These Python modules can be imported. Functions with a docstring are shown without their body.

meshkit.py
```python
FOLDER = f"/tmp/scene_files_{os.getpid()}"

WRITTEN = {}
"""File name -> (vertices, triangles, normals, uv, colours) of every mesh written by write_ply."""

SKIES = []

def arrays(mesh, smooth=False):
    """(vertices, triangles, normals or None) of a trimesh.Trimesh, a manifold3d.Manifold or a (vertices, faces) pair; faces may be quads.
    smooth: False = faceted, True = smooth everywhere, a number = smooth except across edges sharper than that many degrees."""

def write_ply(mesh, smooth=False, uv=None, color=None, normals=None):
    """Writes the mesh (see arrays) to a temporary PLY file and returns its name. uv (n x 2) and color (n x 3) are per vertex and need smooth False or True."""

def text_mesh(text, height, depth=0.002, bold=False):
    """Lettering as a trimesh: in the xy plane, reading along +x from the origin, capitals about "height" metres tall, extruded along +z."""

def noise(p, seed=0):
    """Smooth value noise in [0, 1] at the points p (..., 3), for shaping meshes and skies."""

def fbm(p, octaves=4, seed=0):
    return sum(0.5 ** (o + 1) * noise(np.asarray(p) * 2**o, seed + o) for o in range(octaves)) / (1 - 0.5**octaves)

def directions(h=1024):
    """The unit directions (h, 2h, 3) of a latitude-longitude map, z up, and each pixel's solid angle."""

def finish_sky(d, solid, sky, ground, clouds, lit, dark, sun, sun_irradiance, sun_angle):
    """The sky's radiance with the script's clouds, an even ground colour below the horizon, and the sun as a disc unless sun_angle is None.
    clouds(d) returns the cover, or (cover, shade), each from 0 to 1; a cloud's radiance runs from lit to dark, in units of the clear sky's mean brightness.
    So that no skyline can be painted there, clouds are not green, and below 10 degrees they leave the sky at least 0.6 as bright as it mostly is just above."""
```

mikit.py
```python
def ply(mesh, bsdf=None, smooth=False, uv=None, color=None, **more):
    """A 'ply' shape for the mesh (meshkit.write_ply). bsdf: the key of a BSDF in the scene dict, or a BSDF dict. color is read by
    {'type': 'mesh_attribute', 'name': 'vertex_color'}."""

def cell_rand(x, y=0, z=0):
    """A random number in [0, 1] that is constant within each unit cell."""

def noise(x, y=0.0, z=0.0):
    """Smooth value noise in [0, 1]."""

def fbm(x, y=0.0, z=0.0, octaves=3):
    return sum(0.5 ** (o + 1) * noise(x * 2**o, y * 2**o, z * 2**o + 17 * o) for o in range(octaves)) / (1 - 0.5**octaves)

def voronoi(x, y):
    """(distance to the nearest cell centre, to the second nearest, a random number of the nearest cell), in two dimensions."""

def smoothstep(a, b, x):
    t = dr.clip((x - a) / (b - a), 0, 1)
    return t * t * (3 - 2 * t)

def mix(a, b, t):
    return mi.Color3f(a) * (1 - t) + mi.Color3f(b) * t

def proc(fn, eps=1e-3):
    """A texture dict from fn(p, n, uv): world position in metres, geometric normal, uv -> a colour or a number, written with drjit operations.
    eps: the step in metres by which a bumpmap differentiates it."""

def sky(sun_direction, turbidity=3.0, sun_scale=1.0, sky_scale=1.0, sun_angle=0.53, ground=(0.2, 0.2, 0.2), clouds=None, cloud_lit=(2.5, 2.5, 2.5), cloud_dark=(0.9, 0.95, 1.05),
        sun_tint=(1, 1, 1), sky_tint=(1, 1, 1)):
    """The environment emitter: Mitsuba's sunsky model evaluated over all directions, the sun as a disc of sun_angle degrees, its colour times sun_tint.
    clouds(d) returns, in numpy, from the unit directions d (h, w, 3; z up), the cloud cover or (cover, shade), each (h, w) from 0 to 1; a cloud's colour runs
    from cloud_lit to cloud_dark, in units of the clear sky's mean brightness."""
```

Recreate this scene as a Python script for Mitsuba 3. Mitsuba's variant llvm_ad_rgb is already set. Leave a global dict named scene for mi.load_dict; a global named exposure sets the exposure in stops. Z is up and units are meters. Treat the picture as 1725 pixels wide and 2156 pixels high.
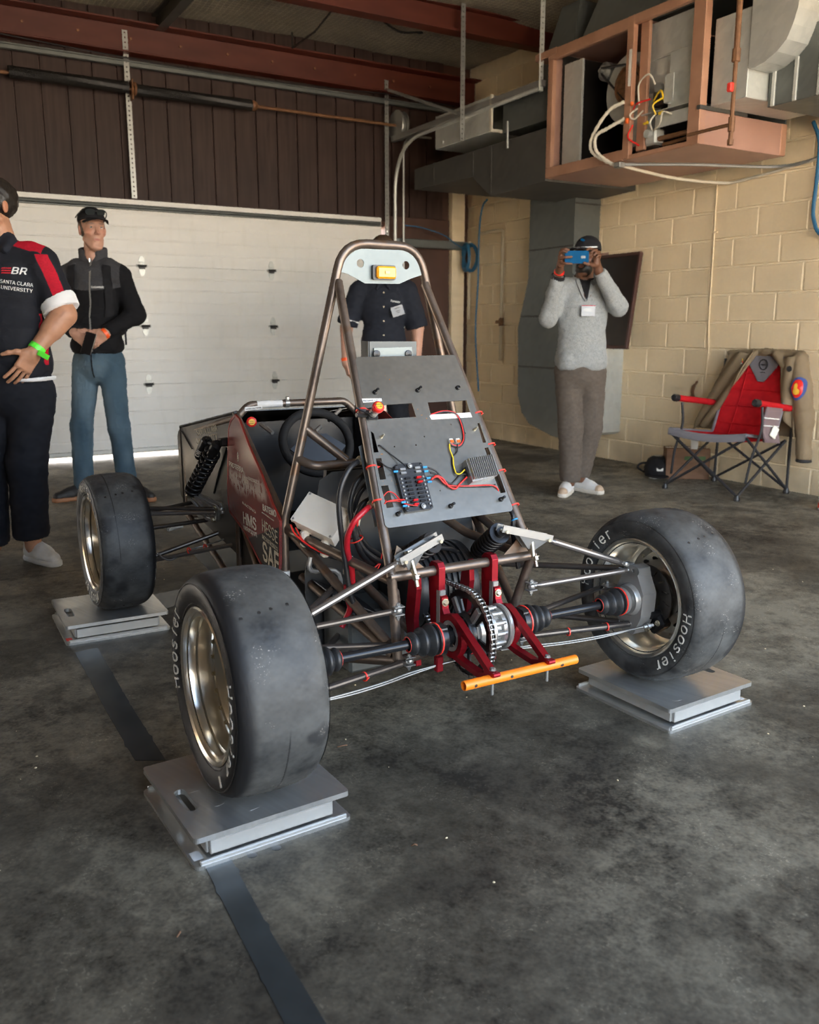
import math, random
import numpy as np, trimesh, shapely, drjit as dr, mitsuba as mi
import manifold3d as m3
from shapely.geometry import Polygon, Point, LineString, box as sbox
from scipy.spatial.transform import Rotation as Rot
import mikit, meshkit
from mikit import ply, proc, noise, fbm, smoothstep, mix, voronoi, cell_rand

T = mi.ScalarTransform4f
scene, labels = {}, {}
A = np.array
# World: x to the right (towards the block wall), y into the garage, z up, metres; origin on the floor under the car's rear axle.
# ---------------------------------------------------------------- camera, sky, exposure
exposure = 5.88
CAM = A([-1.3155, -1.8622, 1.1329]); PITCH, YAW = 0.2043, 0.5299
FWD = A([math.sin(YAW)*math.cos(PITCH), math.cos(YAW)*math.cos(PITCH), -math.sin(PITCH)])
scene['camera'] = {'type': 'thinlens', 'fov': 50.134, 'fov_axis': 'x', 'near_clip': 0.05, 'far_clip': 500.0, 'aperture_radius': 0.0032, 'focus_distance': 2.75,
                   'to_world': T().look_at(origin=CAM.tolist(), target=(CAM+FWD).tolist(), up=[0, 0, 1])}
SUN_DIR = [0.35, 0.62, 0.75]
scene['sky'] = mikit.sky(SUN_DIR, turbidity=3.5, sun_scale=1.0, sky_scale=1.0, ground=(0.3, 0.28, 0.25), sky_tint=(1.34, 1.0, 0.76))
# ---------------------------------------------------------------- helpers
def key(base):
    """base, or base_001, base_002 ... when it is taken (as an entry or as the start of the keys of parts)."""
    if base not in USED:
        USED.add(base); return base
    n = COUNT.get(base, 0) + 1
    COUNT[base] = n
    k = f'{base}_{n:03d}'; USED.add(k); return k
USED, COUNT = set(), {}
def thing(name, label, category, group=None, kind=None):
    k = key(name)
    d = {'label': label}
    if category: d['category'] = category
    if group: d['group'] = group
    if kind: d['kind'] = kind
    labels[k] = d
    return k
def struct(name, label=None):
    k = key(name); labels[k] = {'kind': 'structure', **({'label': label} if label else {})}; return k
def put(k, mesh, mat, smooth=30, to_world=None, **kw):
    """One entry of the scene under exactly this key."""
    d = mesh if isinstance(mesh, dict) else ply(mesh, mat, smooth, **kw)
    if isinstance(mesh, dict) and mat: d = {**d, 'bsdf': {'type': 'ref', 'id': mat}}
    if to_world is not None: d = {**d, 'to_world': to_world}
    scene[k] = d; return k
def part(parent, name, mesh, mat, smooth=30, label=None, **kw):
    k = key(parent + '__' + name)
    put(k, mesh, mat, smooth, **kw)
    if label: labels[k] = {'label': label}
    return k
def parts(parent, name, meshes, mat, smooth=30):
    """Alike pieces, each an entry of its own."""
    for m in meshes: part(parent, name, m, mat, smooth)
def cat(*ms):
    ms = [m for x in ms for m in (x if isinstance(x, (list, tuple)) else [x])]
    return trimesh.util.concatenate(ms)
def unit(v):
    v = np.asarray(v, float); return v/np.linalg.norm(v)
def frame(d, hint=(0, 0, 1)):
    d = unit(d); h = A(hint, float)
    if abs(d @ unit(h)) > .98: h = A([1., 0, 0])
    x = unit(np.cross(h, d)); return np.stack([x, np.cross(d, x), d], 1)   # columns x,y,d
def xf(mesh, R=None, t=None):
    m = mesh.copy(); M = np.eye(4)
    if R is not None: M[:3, :3] = R
    if t is not None: M[:3, 3] = t
    m.apply_transform(M); return m
def bez(pts, n=8):
    """Catmull-Rom curve through the points."""
    p = A(pts, float)
    if len(p) < 3: return p
    q = np.vstack([2*p[0]-p[1], p, 2*p[-1]-p[-2]]); out = []
    for i in range(len(p)-1):
        a, b, c, d = q[i:i+4]
        for t in np.arange(n)/n:
            out.append(.5*((2*b)+(c-a)*t+(2*a-5*b+4*c-d)*t*t+(3*b-a-3*c+d)*t**3))
    return np.vstack(out+[p[-1]])
def fillet(pts, r, n=6):
    """A polyline with its inner corners rounded (r: one radius or one per corner)."""
    p = A(pts, float); out = [p[0]]
    for i in range(1, len(p)-1):
        a, b = p[i-1]-p[i], p[i+1]-p[i]; la, lb = np.linalg.norm(a), np.linalg.norm(b)
        a, b = a/la, b/lb; ang = math.acos(np.clip(a@b, -1, 1)); rr = r if np.isscalar(r) else r[i-1]
        d = min(rr/max(math.tan(ang/2), 1e-6), la*.49, lb*.49)
        for t in np.linspace(0, 1, n+1): out.append(p[i]+a*d*(1-t)**2+b*d*t*t)
    return np.vstack(out+[p[-1]])
def tube(pts, r, n=12, cap=True, r_end=None):
    p = A(pts, float); m = len(p)
    rad = np.full(m, r) if np.isscalar(r) and r_end is None else (np.linspace(r, r_end, m) if r_end is not None else A(r, float))
    t = np.gradient(p, axis=0); t /= np.linalg.norm(t, axis=1, keepdims=True)+1e-12
    u = frame(t[0])[:, 0]; a = np.arange(n)*2*np.pi/n; V = []
    for i in range(m):
        u = unit(u-(u@t[i])*t[i]); w = np.cross(t[i], u)
        V.append(p[i]+rad[i]*(np.cos(a)[:, None]*u+np.sin(a)[:, None]*w))
    V = np.vstack(V); i, j = np.arange(m-1)[:, None]*n, np.arange(n)[None]; k = (j+1) % n
    F = np.vstack([np.stack([i+j, i+k, i+n+k], -1).reshape(-1, 3), np.stack([i+j, i+n+k, i+n+j], -1).reshape(-1, 3)])
    if cap:
        c = len(V); V = np.vstack([V, p[0], p[-1]]); j = np.arange(n)
        F = np.vstack([F, np.stack([np.full(n, c), (j+1) % n, j], 1), np.stack([np.full(n, c+1), (m-1)*n+j, (m-1)*n+(j+1) % n], 1)])
    return trimesh.Trimesh(V, F, process=False)
def lathe(prof, n=32, o=(0, 0, 0), d=(0, 0, 1), a0=0, a1=2*np.pi):
    """Revolve (radius, height) pairs about the axis through o along d."""
    p = A(prof, float); full = abs(a1-a0-2*np.pi) < 1e-6
    a = a0+(a1-a0)*np.arange(n if full else n+1)/n; m, q = len(p), len(a)
    V = np.stack([p[:, 0][:, None]*np.cos(a), p[:, 0][:, None]*np.sin(a), p[:, 1][:, None]+0*a], -1).reshape(-1, 3)
    i, j = np.arange(m-1)[:, None]*q, np.arange(n)[None]; k = (j+1) % q
    F = np.vstack([np.stack([i+j, i+k, i+q+k], -1).reshape(-1, 3), np.stack([i+j, i+q+k, i+q+j], -1).reshape(-1, 3)])
    V = V @ frame(d).T + A(o, float)
    v, f = V, F
    m_ = trimesh.Trimesh(v, f, process=False)
    ar = m_.area_faces > 1e-12
    m_.update_faces(ar); return m_
def rod(a, b, r, n=12, r1=None):
    return tube([a, b], A([r, r1 if r1 is not None else r]), n)
def rbox(size, c=(0, 0, 0), bev=.004, R=None):
    """Box with chamfered edges, centred."""
    s = A(size, float)/2; bev = min(bev, s.min()*.49)
    V = [A(sg)*(s-bev*(1-np.eye(3)[k])) for k in range(3) for sg in np.array(np.meshgrid([-1, 1], [-1, 1], [-1, 1])).T.reshape(-1, 3)]
    h = trimesh.convex.convex_hull(A(V)); return xf(h, R, c)
def bx(x0, x1, y0, y1, z0, z1, bev=.004):
    return rbox((x1-x0, y1-y0, z1-z0), ((x0+x1)/2, (y0+y1)/2, (z0+z1)/2), bev)
def hull(pts): return trimesh.convex.convex_hull(A(pts, float))
def ext(poly, h, o=(0, 0, 0), u=(1, 0, 0), v=(0, 1, 0), center=False):
    """Extrude a polygon (shapely or points) given in the plane o + a*u + b*v along u x v by h."""
    if not hasattr(poly, 'geom_type'): poly = Polygon(poly)
    gs = [g for g in getattr(poly, 'geoms', [poly]) if g.geom_type == 'Polygon' and g.area > 1e-9]; ms = [trimesh.creation.extrude_polygon(g, abs(h), engine='earcut') for g in gs]
    m = cat(ms); u, v = unit(u), unit(v)
    if h < 0: m.apply_translation([0, 0, h])
    if center: m.apply_translation([0, 0, -h/2])
    return xf(m, np.stack([u, v, np.cross(u, v)], 1), o)
def rrect(w, h, r, c=(0, 0)):
    return sbox(-w/2+r, -h/2+r, w/2-r, h/2-r).buffer(r, 4) if r > 0 else sbox(-w/2, -h/2, w/2, h/2) if c == (0, 0) else sbox(c[0]-w/2, c[1]-h/2, c[0]+w/2, c[1]+h/2)
def mov(poly, dx, dy): return shapely.affinity.translate(poly, dx, dy)
def slab(corners, t):
    """A flat plate of thickness t on a planar polygon of 3-D points (thickness against its normal)."""
    p = A(corners, float); u = unit(p[1]-p[0]); nrm = unit(np.cross(p[1]-p[0], p[2]-p[0])); v = np.cross(nrm, u)
    q = p-p[0]
    return ext(Polygon(np.stack([q@u, q@v], 1)).buffer(0), -t, p[0], u, v)
def text(s, h, o, u, v, depth=.0008, bold=False, center=False, sx=1.0):
    m = meshkit.text_mesh(s, h, depth, bold); u, v = unit(u), unit(v)
    m.apply_scale([sx, 1, 1])
    if center: m.apply_translation([-m.bounds[:, 0].mean(), -m.bounds[:, 1].mean(), 0])
    return xf(m, np.stack([u, v, np.cross(u, v)], 1), o)
def bolt(p, d, r=.007, h=.006, shank=0):
    """Hexagon head with washer (and shank) on a surface at p, pointing along d."""
    ms = [lathe([(0, 0), (r*1.35, 0), (r*1.35, h*.25), (0, h*.25)], 12, p, d), lathe([(0, h*.25), (r, h*.25), (r, h*1.1), (r*.75, h*1.3), (0, h*1.3)], 6, p, d)]
    if shank: ms.append(lathe([(r*.55, 0), (r*.55, shank), (0, shank+.001)], 8, p, d))
    return cat(ms)
# ---- soft bodies: signed distance fields meshed by surface nets
def sd_cone(P, a, b, ra, rb):
    a, b = A(a, float), A(b, float); ba = b-a; t = np.clip(((P-a)@ba)/(ba@ba+1e-12), 0, 1)
    return np.linalg.norm(P-a-t[..., None]*ba, axis=-1)-(ra+(rb-ra)*t)
def sd_ell(P, c, r, R=None):
    q = P-A(c, float)
    if R is not None: q = q @ R
    r = A(r, float); k0 = np.linalg.norm(q/r, axis=-1); k1 = np.linalg.norm(q/(r*r), axis=-1)
    return k0*(k0-1)/(k1+1e-9)
def sd_box(P, c, s, r, R=None):
    q = P-A(c, float)
    if R is not None: q = q @ R
    d = np.abs(q)-(A(s, float)-r)
    return np.linalg.norm(np.maximum(d, 0), axis=-1)+np.minimum(d.max(-1), 0)-r
def smin(a, b, k):
    h = np.clip(.5+.5*(b-a)/k, 0, 1); return b*(1-h)+a*h-k*h*(1-h)
def nets(fn, lo, hi, h):
    """Mesh of fn < 0 inside the box lo..hi, cells of size h (fn takes points (..., 3))."""
    lo, hi = A(lo, float), A(hi, float); n = np.ceil((hi-lo)/h).astype(int)+1
    g = [lo[k]+h*np.arange(n[k]) for k in range(3)]
    D = np.empty(n, np.float32)
    for i in range(0, n[0], 24):
        G = np.stack(np.meshgrid(g[0][i:i+24], g[1], g[2], indexing='ij'), -1)
        D[i:i+24] = fn(G)
    S = D < 0
    c = np.zeros(n-1, int); acc = np.zeros((*(n-1), 3), np.float32); cnt = np.zeros(n-1, np.float32)
    sl = lambda o, ax: tuple(slice(o[k], n[k]-1+o[k]) for k in range(3))
    for ax in range(3):
        oth = [k for k in range(3) if k != ax]
        for a in (0, 1):
            for b in (0, 1):
                o0 = [0, 0, 0]; o0[oth[0]], o0[oth[1]] = a, b; o1 = list(o0); o1[ax] = 1
                d0, d1 = D[sl(o0, ax)], D[sl(o1, ax)]; x = (d0 < 0) != (d1 < 0)
                t = np.where(x, d0/np.where(x, d0-d1, 1), 0)
                p = np.zeros((*x.shape, 3), np.float32); p[..., ax] = t; p[..., oth[0]] = a; p[..., oth[1]] = b
                acc += p*x[..., None]; cnt += x
    on = cnt > 0; idx = np.full(n-1, -1); idx[on] = np.arange(on.sum())
    V = (acc[on]/cnt[on][:, None]+np.argwhere(on))*h+lo; F = []
    for ax in range(3):
        u, v = (ax+1) % 3, (ax+2) % 3
        s0 = [slice(1, n[k]-1) for k in range(3)]; s0[ax] = slice(0, n[ax]-1); s1 = list(s0); s1[ax] = slice(1, n[ax])
        x0, x1 = S[tuple(s0)], S[tuple(s1)]; w = np.argwhere(x0 != x1)
        if not len(w): continue
        up = x0[tuple(w.T)]
        base = w+1; base[:, ax] = w[:, ax]
        q = []
        for a, b in ((1, 1), (0, 1), (0, 0), (1, 0)):
            e = base.copy(); e[:, u] -= a; e[:, v] -= b; q.append(idx[tuple(e.T)])
        q = np.stack(q, 1)
        q = np.where(up[:, None], q[:, ::-1], q)
        q = q[:, ::-1]
        F += [q[:, [0, 1, 2]], q[:, [0, 2, 3]]]
    F = np.vstack(F); F = F[(F >= 0).all(1)]
    m = trimesh.Trimesh(V, F, process=False)
    if m.volume < 0: m.invert()
    return m
def sdf(prims, k=.02):
    """Distance function of a list of: ('c', a, b, ra, rb[, k]) round cone; ('e', centre, radii[, R[, k]]) ellipsoid; ('b', centre, halves, r[, R[, k]]) box;
    ('g', prims[, k]) a group of its own; ('-', prim) cut away; ('p', point, normal) keep what lies behind the plane."""
    def one(P, q):
        if q[0] == 'c': return sd_cone(P, *q[1:5])
        if q[0] == 'e': return sd_ell(P, q[1], q[2], q[3] if len(q) > 3 else None)
        if q[0] == 'g': return sdf(q[1], q[2] if len(q) > 2 else k)(P)
        return sd_box(P, q[1], q[2], q[3], q[4] if len(q) > 4 else None)
    def fn(P):
        d = None
        for q in prims:
            if q[0] == 'p': d = np.maximum(d, (P-A(q[1], float)) @ unit(q[2])); continue
            if q[0] == '-': d = -smin(-d, one(P, q[1]), .006); continue
            kq = q[5] if q[0] in 'ceb' and len(q) > 5 else q[3] if q[0] == 'g' and len(q) > 3 else k
            e = one(P, q); d = e if d is None else smin(d, e, kq)
        return d
    return fn
def extent(prims):
    pts = []
    for q in prims:
        if q[0] == 'c': r = max(q[3], q[4]); pts += [A(q[1])-r, A(q[1])+r, A(q[2])-r, A(q[2])+r]
        elif q[0] in 'eb': pts += [A(q[1])-max(q[2]), A(q[1])+max(q[2])]
        elif q[0] == 'g': pts += list(extent(q[1]))
    return A(pts).min(0), A(pts).max(0)
def blob(prims, h, k=.02, pad=.02):
    lo, hi = extent(prims); return nets(sdf(prims, k), lo-pad, hi+pad, h)
def wrinkle(m, amp, freq, seed=0, stretch=(1, 1, 1)):
    """Displace a mesh along its normals by noise: folds of cloth."""
    v = np.asarray(m.vertices); n = m.vertex_normals
    q = v*freq*A(stretch); d = meshkit.fbm(q, 3, seed)-.5
    if freq < 20: d = .6*d+.55*(.22-np.abs(meshkit.noise(q*1.7+7, seed+3)+.35*meshkit.noise(q*3.3, seed+5)-.68))
    return trimesh.Trimesh(v+n*(amp*2*d)[:, None], m.faces, process=False)
def drape(m, fn, d, off=.001, steps=40):
    """Lay a flat mesh onto the surface fn = 0 by sliding its points along d; its own thickness along -d is kept."""
    if m.area > 1e-3: m = trimesh.Trimesh(*trimesh.remesh.subdivide_to_size(m.vertices, m.faces, .018)[:2], process=False)
    v = np.asarray(m.vertices).copy(); d = unit(d); t = np.zeros(len(v)); base = v-((v@d)-(v@d).max())[:, None]*d; th = (v@d).max()-(v@d)
    for _ in range(steps): t += np.clip(fn(base+t[:, None]*d), -.05, .05)
    t = np.clip(t, np.median(t)-.07, np.median(t)+.07)
    return trimesh.Trimesh(base+(t-off-th)[:, None]*d, m.faces, process=False)
# ---------------------------------------------------------------- materials
def rgb(*c): return {'type': 'rgb', 'value': [float(x) for x in (c if len(c) > 1 else [c[0]]*3)]}
def srgb(r, g, b): return tuple(((x/255+.055)/1.055)**2.4 if x > 10 else x/255/12.92 for x in (r, g, b))
def mat(name, col, rough=.5, metal=0., spec=.5, bump=None, two=True, **kw):
    c = proc(col) if callable(col) else rgb(*col) if not isinstance(col, dict) else col
    r = proc(rough) if callable(rough) else rough
    d = {'type': 'principled', 'base_color': c, 'roughness': r, 'metallic': metal, 'specular': spec, **kw}
    if bump: d = {'type': 'bumpmap', 'arbitrary': {**proc(bump[0], bump[2] if len(bump) > 2 else 1e-3)}, 'bsdf': d, 'scale': bump[1]}
    scene[name] = {'type': 'twosided', 'bsdf': d} if two else d
    return name
def C3(*c): return mi.Color3f(*c)
# ---------------------------------------------------------------- the garage: floor, walls, ceiling
XW, YB, YF, XL, ZC = 4.196, 6.28, -2.1, -6.5, 3.78
def floor_col(p, n, uv):
    x, y = p.x, p.y
    big = fbm(x*.55+3.1, y*.55+7.7, 0, 4); med = fbm(x*2.3, y*2.3, 5, 4); fine = .6*fbm(x*38, y*38, 2, 3)+.4*fbm(x*150, y*150, 4, 2)
    strk = fbm((x*.9+y*.28)*9, (y*.9-x*.3)*1.1, 9, 3)
    blot = smoothstep(.44, .62, fbm(x*1.25+20, y*1.25-4, 3, 5)); cl = fbm(x*7.5+3, y*7.5, 8, 4); clot = smoothstep(.48, .60, fbm(x*4.2+2*med, y*4.2, 6, 4))
    v = .66+.75*(big-.5)+.55*(med-.5)+.95*(cl-.5)+1.15*(fine-.5)+.25*(strk-.5)
    v = v*(1-.50*blot)*(1-.38*clot)
    # two worn tyre tracks that run across the slab, and a clean, polished lane
    s = (x-.36)*.60+(y+.36)*.80; t = (x-.36)*.80-(y+.36)*.60
    band = smoothstep(.10, .02, dr.abs(t*.75+(x-.4)*.0+.06*(med-.5)-s*0))
    d1 = dr.abs(x-(.53+(y+.26)*-.11)+.05*(med-.5)); d2 = dr.abs(x-(.85+(y+.26)*-.11)+.05*(med-.5))
    trk = dr.maximum(smoothstep(.11, .05, d1), smoothstep(.10, .05, d2)*.8)*smoothstep(-2.5, -.2, -y)
    v = v*(1-.25*trk)
    seam = smoothstep(.010, .004, dr.abs(y-2.47+.004*(fine-.5)))+smoothstep(.010, .004, dr.abs(x+.99))*smoothstep(2.4, 2.5, y)
    v = v*(1-.55*dr.clip(seam, 0, 1))
    crk = voronoi(x*26+3*med, y*26+3*fine); v = v*(1-.12*smoothstep(.06, .0, crk[1]-crk[0]))
    spk = smoothstep(.80, .86, noise(x*210, y*210, 1))*smoothstep(.6, .7, noise(x*15, y*15, 4)); 
    return mix((.024, .0212, .0165), (.205, .180, .130), dr.clip(v, 0, 1))*(1+.5*spk)
def floor_rough(p, n, uv): return .40+.24*fbm(p.x*4, p.y*4, 1, 3)+.1*fbm(p.x*40, p.y*40, 1, 2)
mat('concrete', floor_col, floor_rough, spec=.32, bump=(lambda p, n, uv: fbm(p.x*55, p.y*55, 0, 3), .0008))
def block_col(p, n, uv):
    f = fbm(p.y*60, p.z*60, p.x*60, 3); b = fbm(p.y*1.1, p.z*1.1, 3, 3); r = cell_rand(dr.floor(p.y/.2032), dr.floor((p.z+.0243)/.2032), 3)
    dirt = smoothstep(.55, .0, p.z)*fbm(p.y*5, p.z*5, 1, 3)
    return mix((.60, .475, .30), (.75, .60, .385), dr.clip(.35*f+.45*b+.2*r, 0, 1))*(1-.45*dirt)
mat('block_paint', block_col, .62, spec=.35, bump=(lambda p, n, uv: fbm(p.y*130, p.z*130, p.x*130, 3), .0014))
mat('mortar_paint', lambda p, n, uv: mix((.66, .54, .35), (.76, .63, .43), fbm(p.y*30, p.z*30, 1, 2)), .6)
def ply_col(p, n, uv):
    g = fbm(p.x*46, p.z*2.2+4*noise(p.x*4, p.z*.7), 2, 4); b = fbm(p.x*2, p.z*2, 1, 3)
    return mix((.020, .010, .008), (.048, .026, .020), dr.clip(g*.8+b*.5-.2, 0, 1))
mat('brown_siding', ply_col, .6, spec=.3, bump=(lambda p, n, uv: fbm(p.x*60, p.z*3, 2, 3), .0012))
mat('brown_panel', lambda p, n, uv: mix((.045, .020, .013), (.070, .032, .022), fbm(p.x*6, p.z*3, 2, 3)), .5)
mat('red_beam', lambda p, n, uv: mix((.050, .010, .006), (.095, .019, .009), fbm(p.x*2.5, p.y*8, p.z*8, 4)), .5, spec=.4)
mat('brown_beam', (.10, .035, .022), .5)
def door_col(p, n, uv):
    d = fbm(p.x*2.1, p.z*5, 1, 4); s = smoothstep(.62, .75, fbm(p.x*26, p.z*3.5, 4, 3))
    return mix((.72, .70, .65), (.64, .62, .56), dr.clip(d*.8+.25*s, 0, 1))
mat('door_paint', door_col, .42, spec=.4)
def net(p):
    a = dr.abs((p.x*21)-dr.floor(p.x*21)-.5); b = dr.abs((p.y*21)-dr.floor(p.y*21)-.5); return dr.maximum(smoothstep(.42, .49, a), smoothstep(.42, .49, b))
def ins_col(p, n, uv):
    return mix((.20, .17, .125), (.32, .28, .21), fbm(p.x*3, p.y*3, 2, 4))*(1-.25*fbm(p.x*20, p.y*20, 1, 2))+net(p)*C3(.20, .17, .12)
mat('insulation', ins_col, .75, bump=(lambda p, n, uv: net(p)*.35+fbm(p.x*5, p.y*5, 1, 4), .03, 4e-3))
mat('outside_ground', lambda p, n, uv: mix((.30, .285, .26), (.42, .40, .36), fbm(p.x, p.y, 1, 3)), .9)
mat('pale_wall', (.20, .17, .125), .7)
def galv(a, b, s):
    def f(p, n, uv):
        c = voronoi((p.x+p.y*.7)*s, (p.z+p.y*.5)*s); return mix(a, b, dr.clip(.22*c[2]+.15+.6*fbm(p.x*3, p.y*3, p.z*3, 3)-.1, 0, 1))
    return f
mat('galvanized', galv((.40, .41, .38), (.58, .58, .53), 34), .42, .4)
mat('duct_steel', galv((.085, .095, .090), (.140, .15, .14), 24), .45, .4)
mat('dark_duct', galv((.050, .049, .044), (.080, .077, .068), 18), .55, .3)
mat('strut_steel', (.33, .33, .31), .42, .7)
mat('black_iron', (.015, .014, .013), .45)
mat('rust', lambda p, n, uv: mix((.10, .045, .022), (.26, .125, .055), fbm(p.x*30, p.y*30, p.z*30, 4)), .6, .3)
mat('pink_panel', lambda p, n, uv: mix((.34, .19, .145), (.45, .265, .20), dr.clip(fbm(p.x*3, p.y*3, p.z*3, 4)*1.2-.1, 0, 1)), .42, .25)
mat('orange_frame', lambda p, n, uv: mix((.32, .155, .09), (.50, .28, .18), dr.clip(fbm(p.x*7, p.y*7, p.z*5, 4)*1.2-.1, 0, 1)), .45, .25)
mat('white_plastic', (.70, .68, .62), .35)
mat('black_plastic', (.013, .013, .014), .38)
mat('cable_black', (.012, .012, .013), .45)
mat('blue_hose', (.02, .10, .19), .4)
mat('beige_pipe', (.48, .40, .27), .5)
mat('white_hose', (.55, .50, .40), .45)

s = struct('floor', 'dark stained concrete garage floor'); put(s, bx(XL, XW+.2, YF-.1, YB+.1, -.12, 0, 0), 'concrete', False)
g = struct('ground_outside', 'pale ground outside'); put(g, cat(bx(-40, 40, YB+.1, 45, -.14, -.01, 0), bx(-40, 40, -45, YF-.1, -.14, -.01, 0), bx(-40, XL, -45, 45, -.14, -.011, 0), bx(XW+.2, 40, -45, 45, -.14, -.011, 0)), 'outside_ground', False)
# right wall of concrete blocks, laid in half bond
B, H = .4064, .2032
wr = struct('wall_right', 'painted cream concrete block wall')
put(wr, bx(XW, XW+.2, YF, YB+.2, 0, ZC+.3, 0), 'mortar_paint', False)
bw, bh, bd = B-.011, H-.011, .007
def block_mesh(w, h=bh):
    a, c = w/2, h/2; e = .006
    v = [(0, -a, -c), (0, a, -c), (0, a, c), (0, -a, c), (-bd, -a+e, -c+e), (-bd, a-e, -c+e), (-bd, a-e, c-e), (-bd, -a+e, c-e)]
    f = [(4, 7, 6, 5), (0, 4, 5, 1), (1, 5, 6, 2), (2, 6, 7, 3), (3, 7, 4, 0)]
    m = trimesh.Trimesh(v, [t for q in f for t in (q[:3], (q[0], q[2], q[3]))], process=False)
    return m
full = ply(block_mesh(bw), 'block_paint'); rng = random.Random(4)
for k in range(-6, 12):
    zc = (11.5-k)*H-.0243; c = 0 if k % 2 == 0 else .5
    h = bh
    for j in range(-7, 8):
        y = 3.7812-(c+j+.5)*B
        if y < .75 or y > 6.35: continue
        put(key(wr+'__block'), full, None, to_world=T().translate([XW+rng.uniform(-.0012, .0012), y, zc]))
put(key(wr+'__block'), block_mesh(9.4, 4.0), 'block_paint', False, to_world=T().translate([XW+.004, -4.05, 2.0])) if False else None
# back wall: brown plywood siding above the door, planks between grooves
wb = struct('wall_back', 'brown siding wall above the garage door')
put(wb, cat(bx(XL, 4.4, YB+.02, YB+.16, 2.16, ZC+.3, 0), bx(3.2, 4.4, YB+.02, YB+.16, 0, 2.3, 0)), 'brown_panel', False)
pk = ply(rbox((.2025-.009, .03, 1.62), bev=.003), 'brown_siding')
for i in range(-12, 20):
    put(key(wb+'__plank'), pk, None, to_world=T().translate([-.227+.2045*i+.1, YB+.012, 3.02]))
part(wb, 'side_panel', bx(3.16, 3.93, YB-.02, YB+.02, 0, 2.27), 'brown_panel', False)
part(wb, 'corner_board', bx(3.94, 4.10, YB-.06, YB+.02, 0, 2.6), 'mortar_paint', False)
wl = struct('wall_left', 'plain pale side wall'); put(wl, bx(XL-.2, XL, YF, YB+.2, 0, ZC+.3, 0), 'pale_wall', False)
wf = struct('wall_front', 'wall around the open garage door behind the camera')
put(wf, cat(bx(XL, -1.2, YF-.2, YF, 0, ZC+.3, 0), bx(4.12, XW+.2, YF-.2, YF, 0, ZC+.3, 0), bx(-1.2, 4.12, YF-.2, YF, 3.35, ZC+.3, 0)), 'pale_wall', False)
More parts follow.
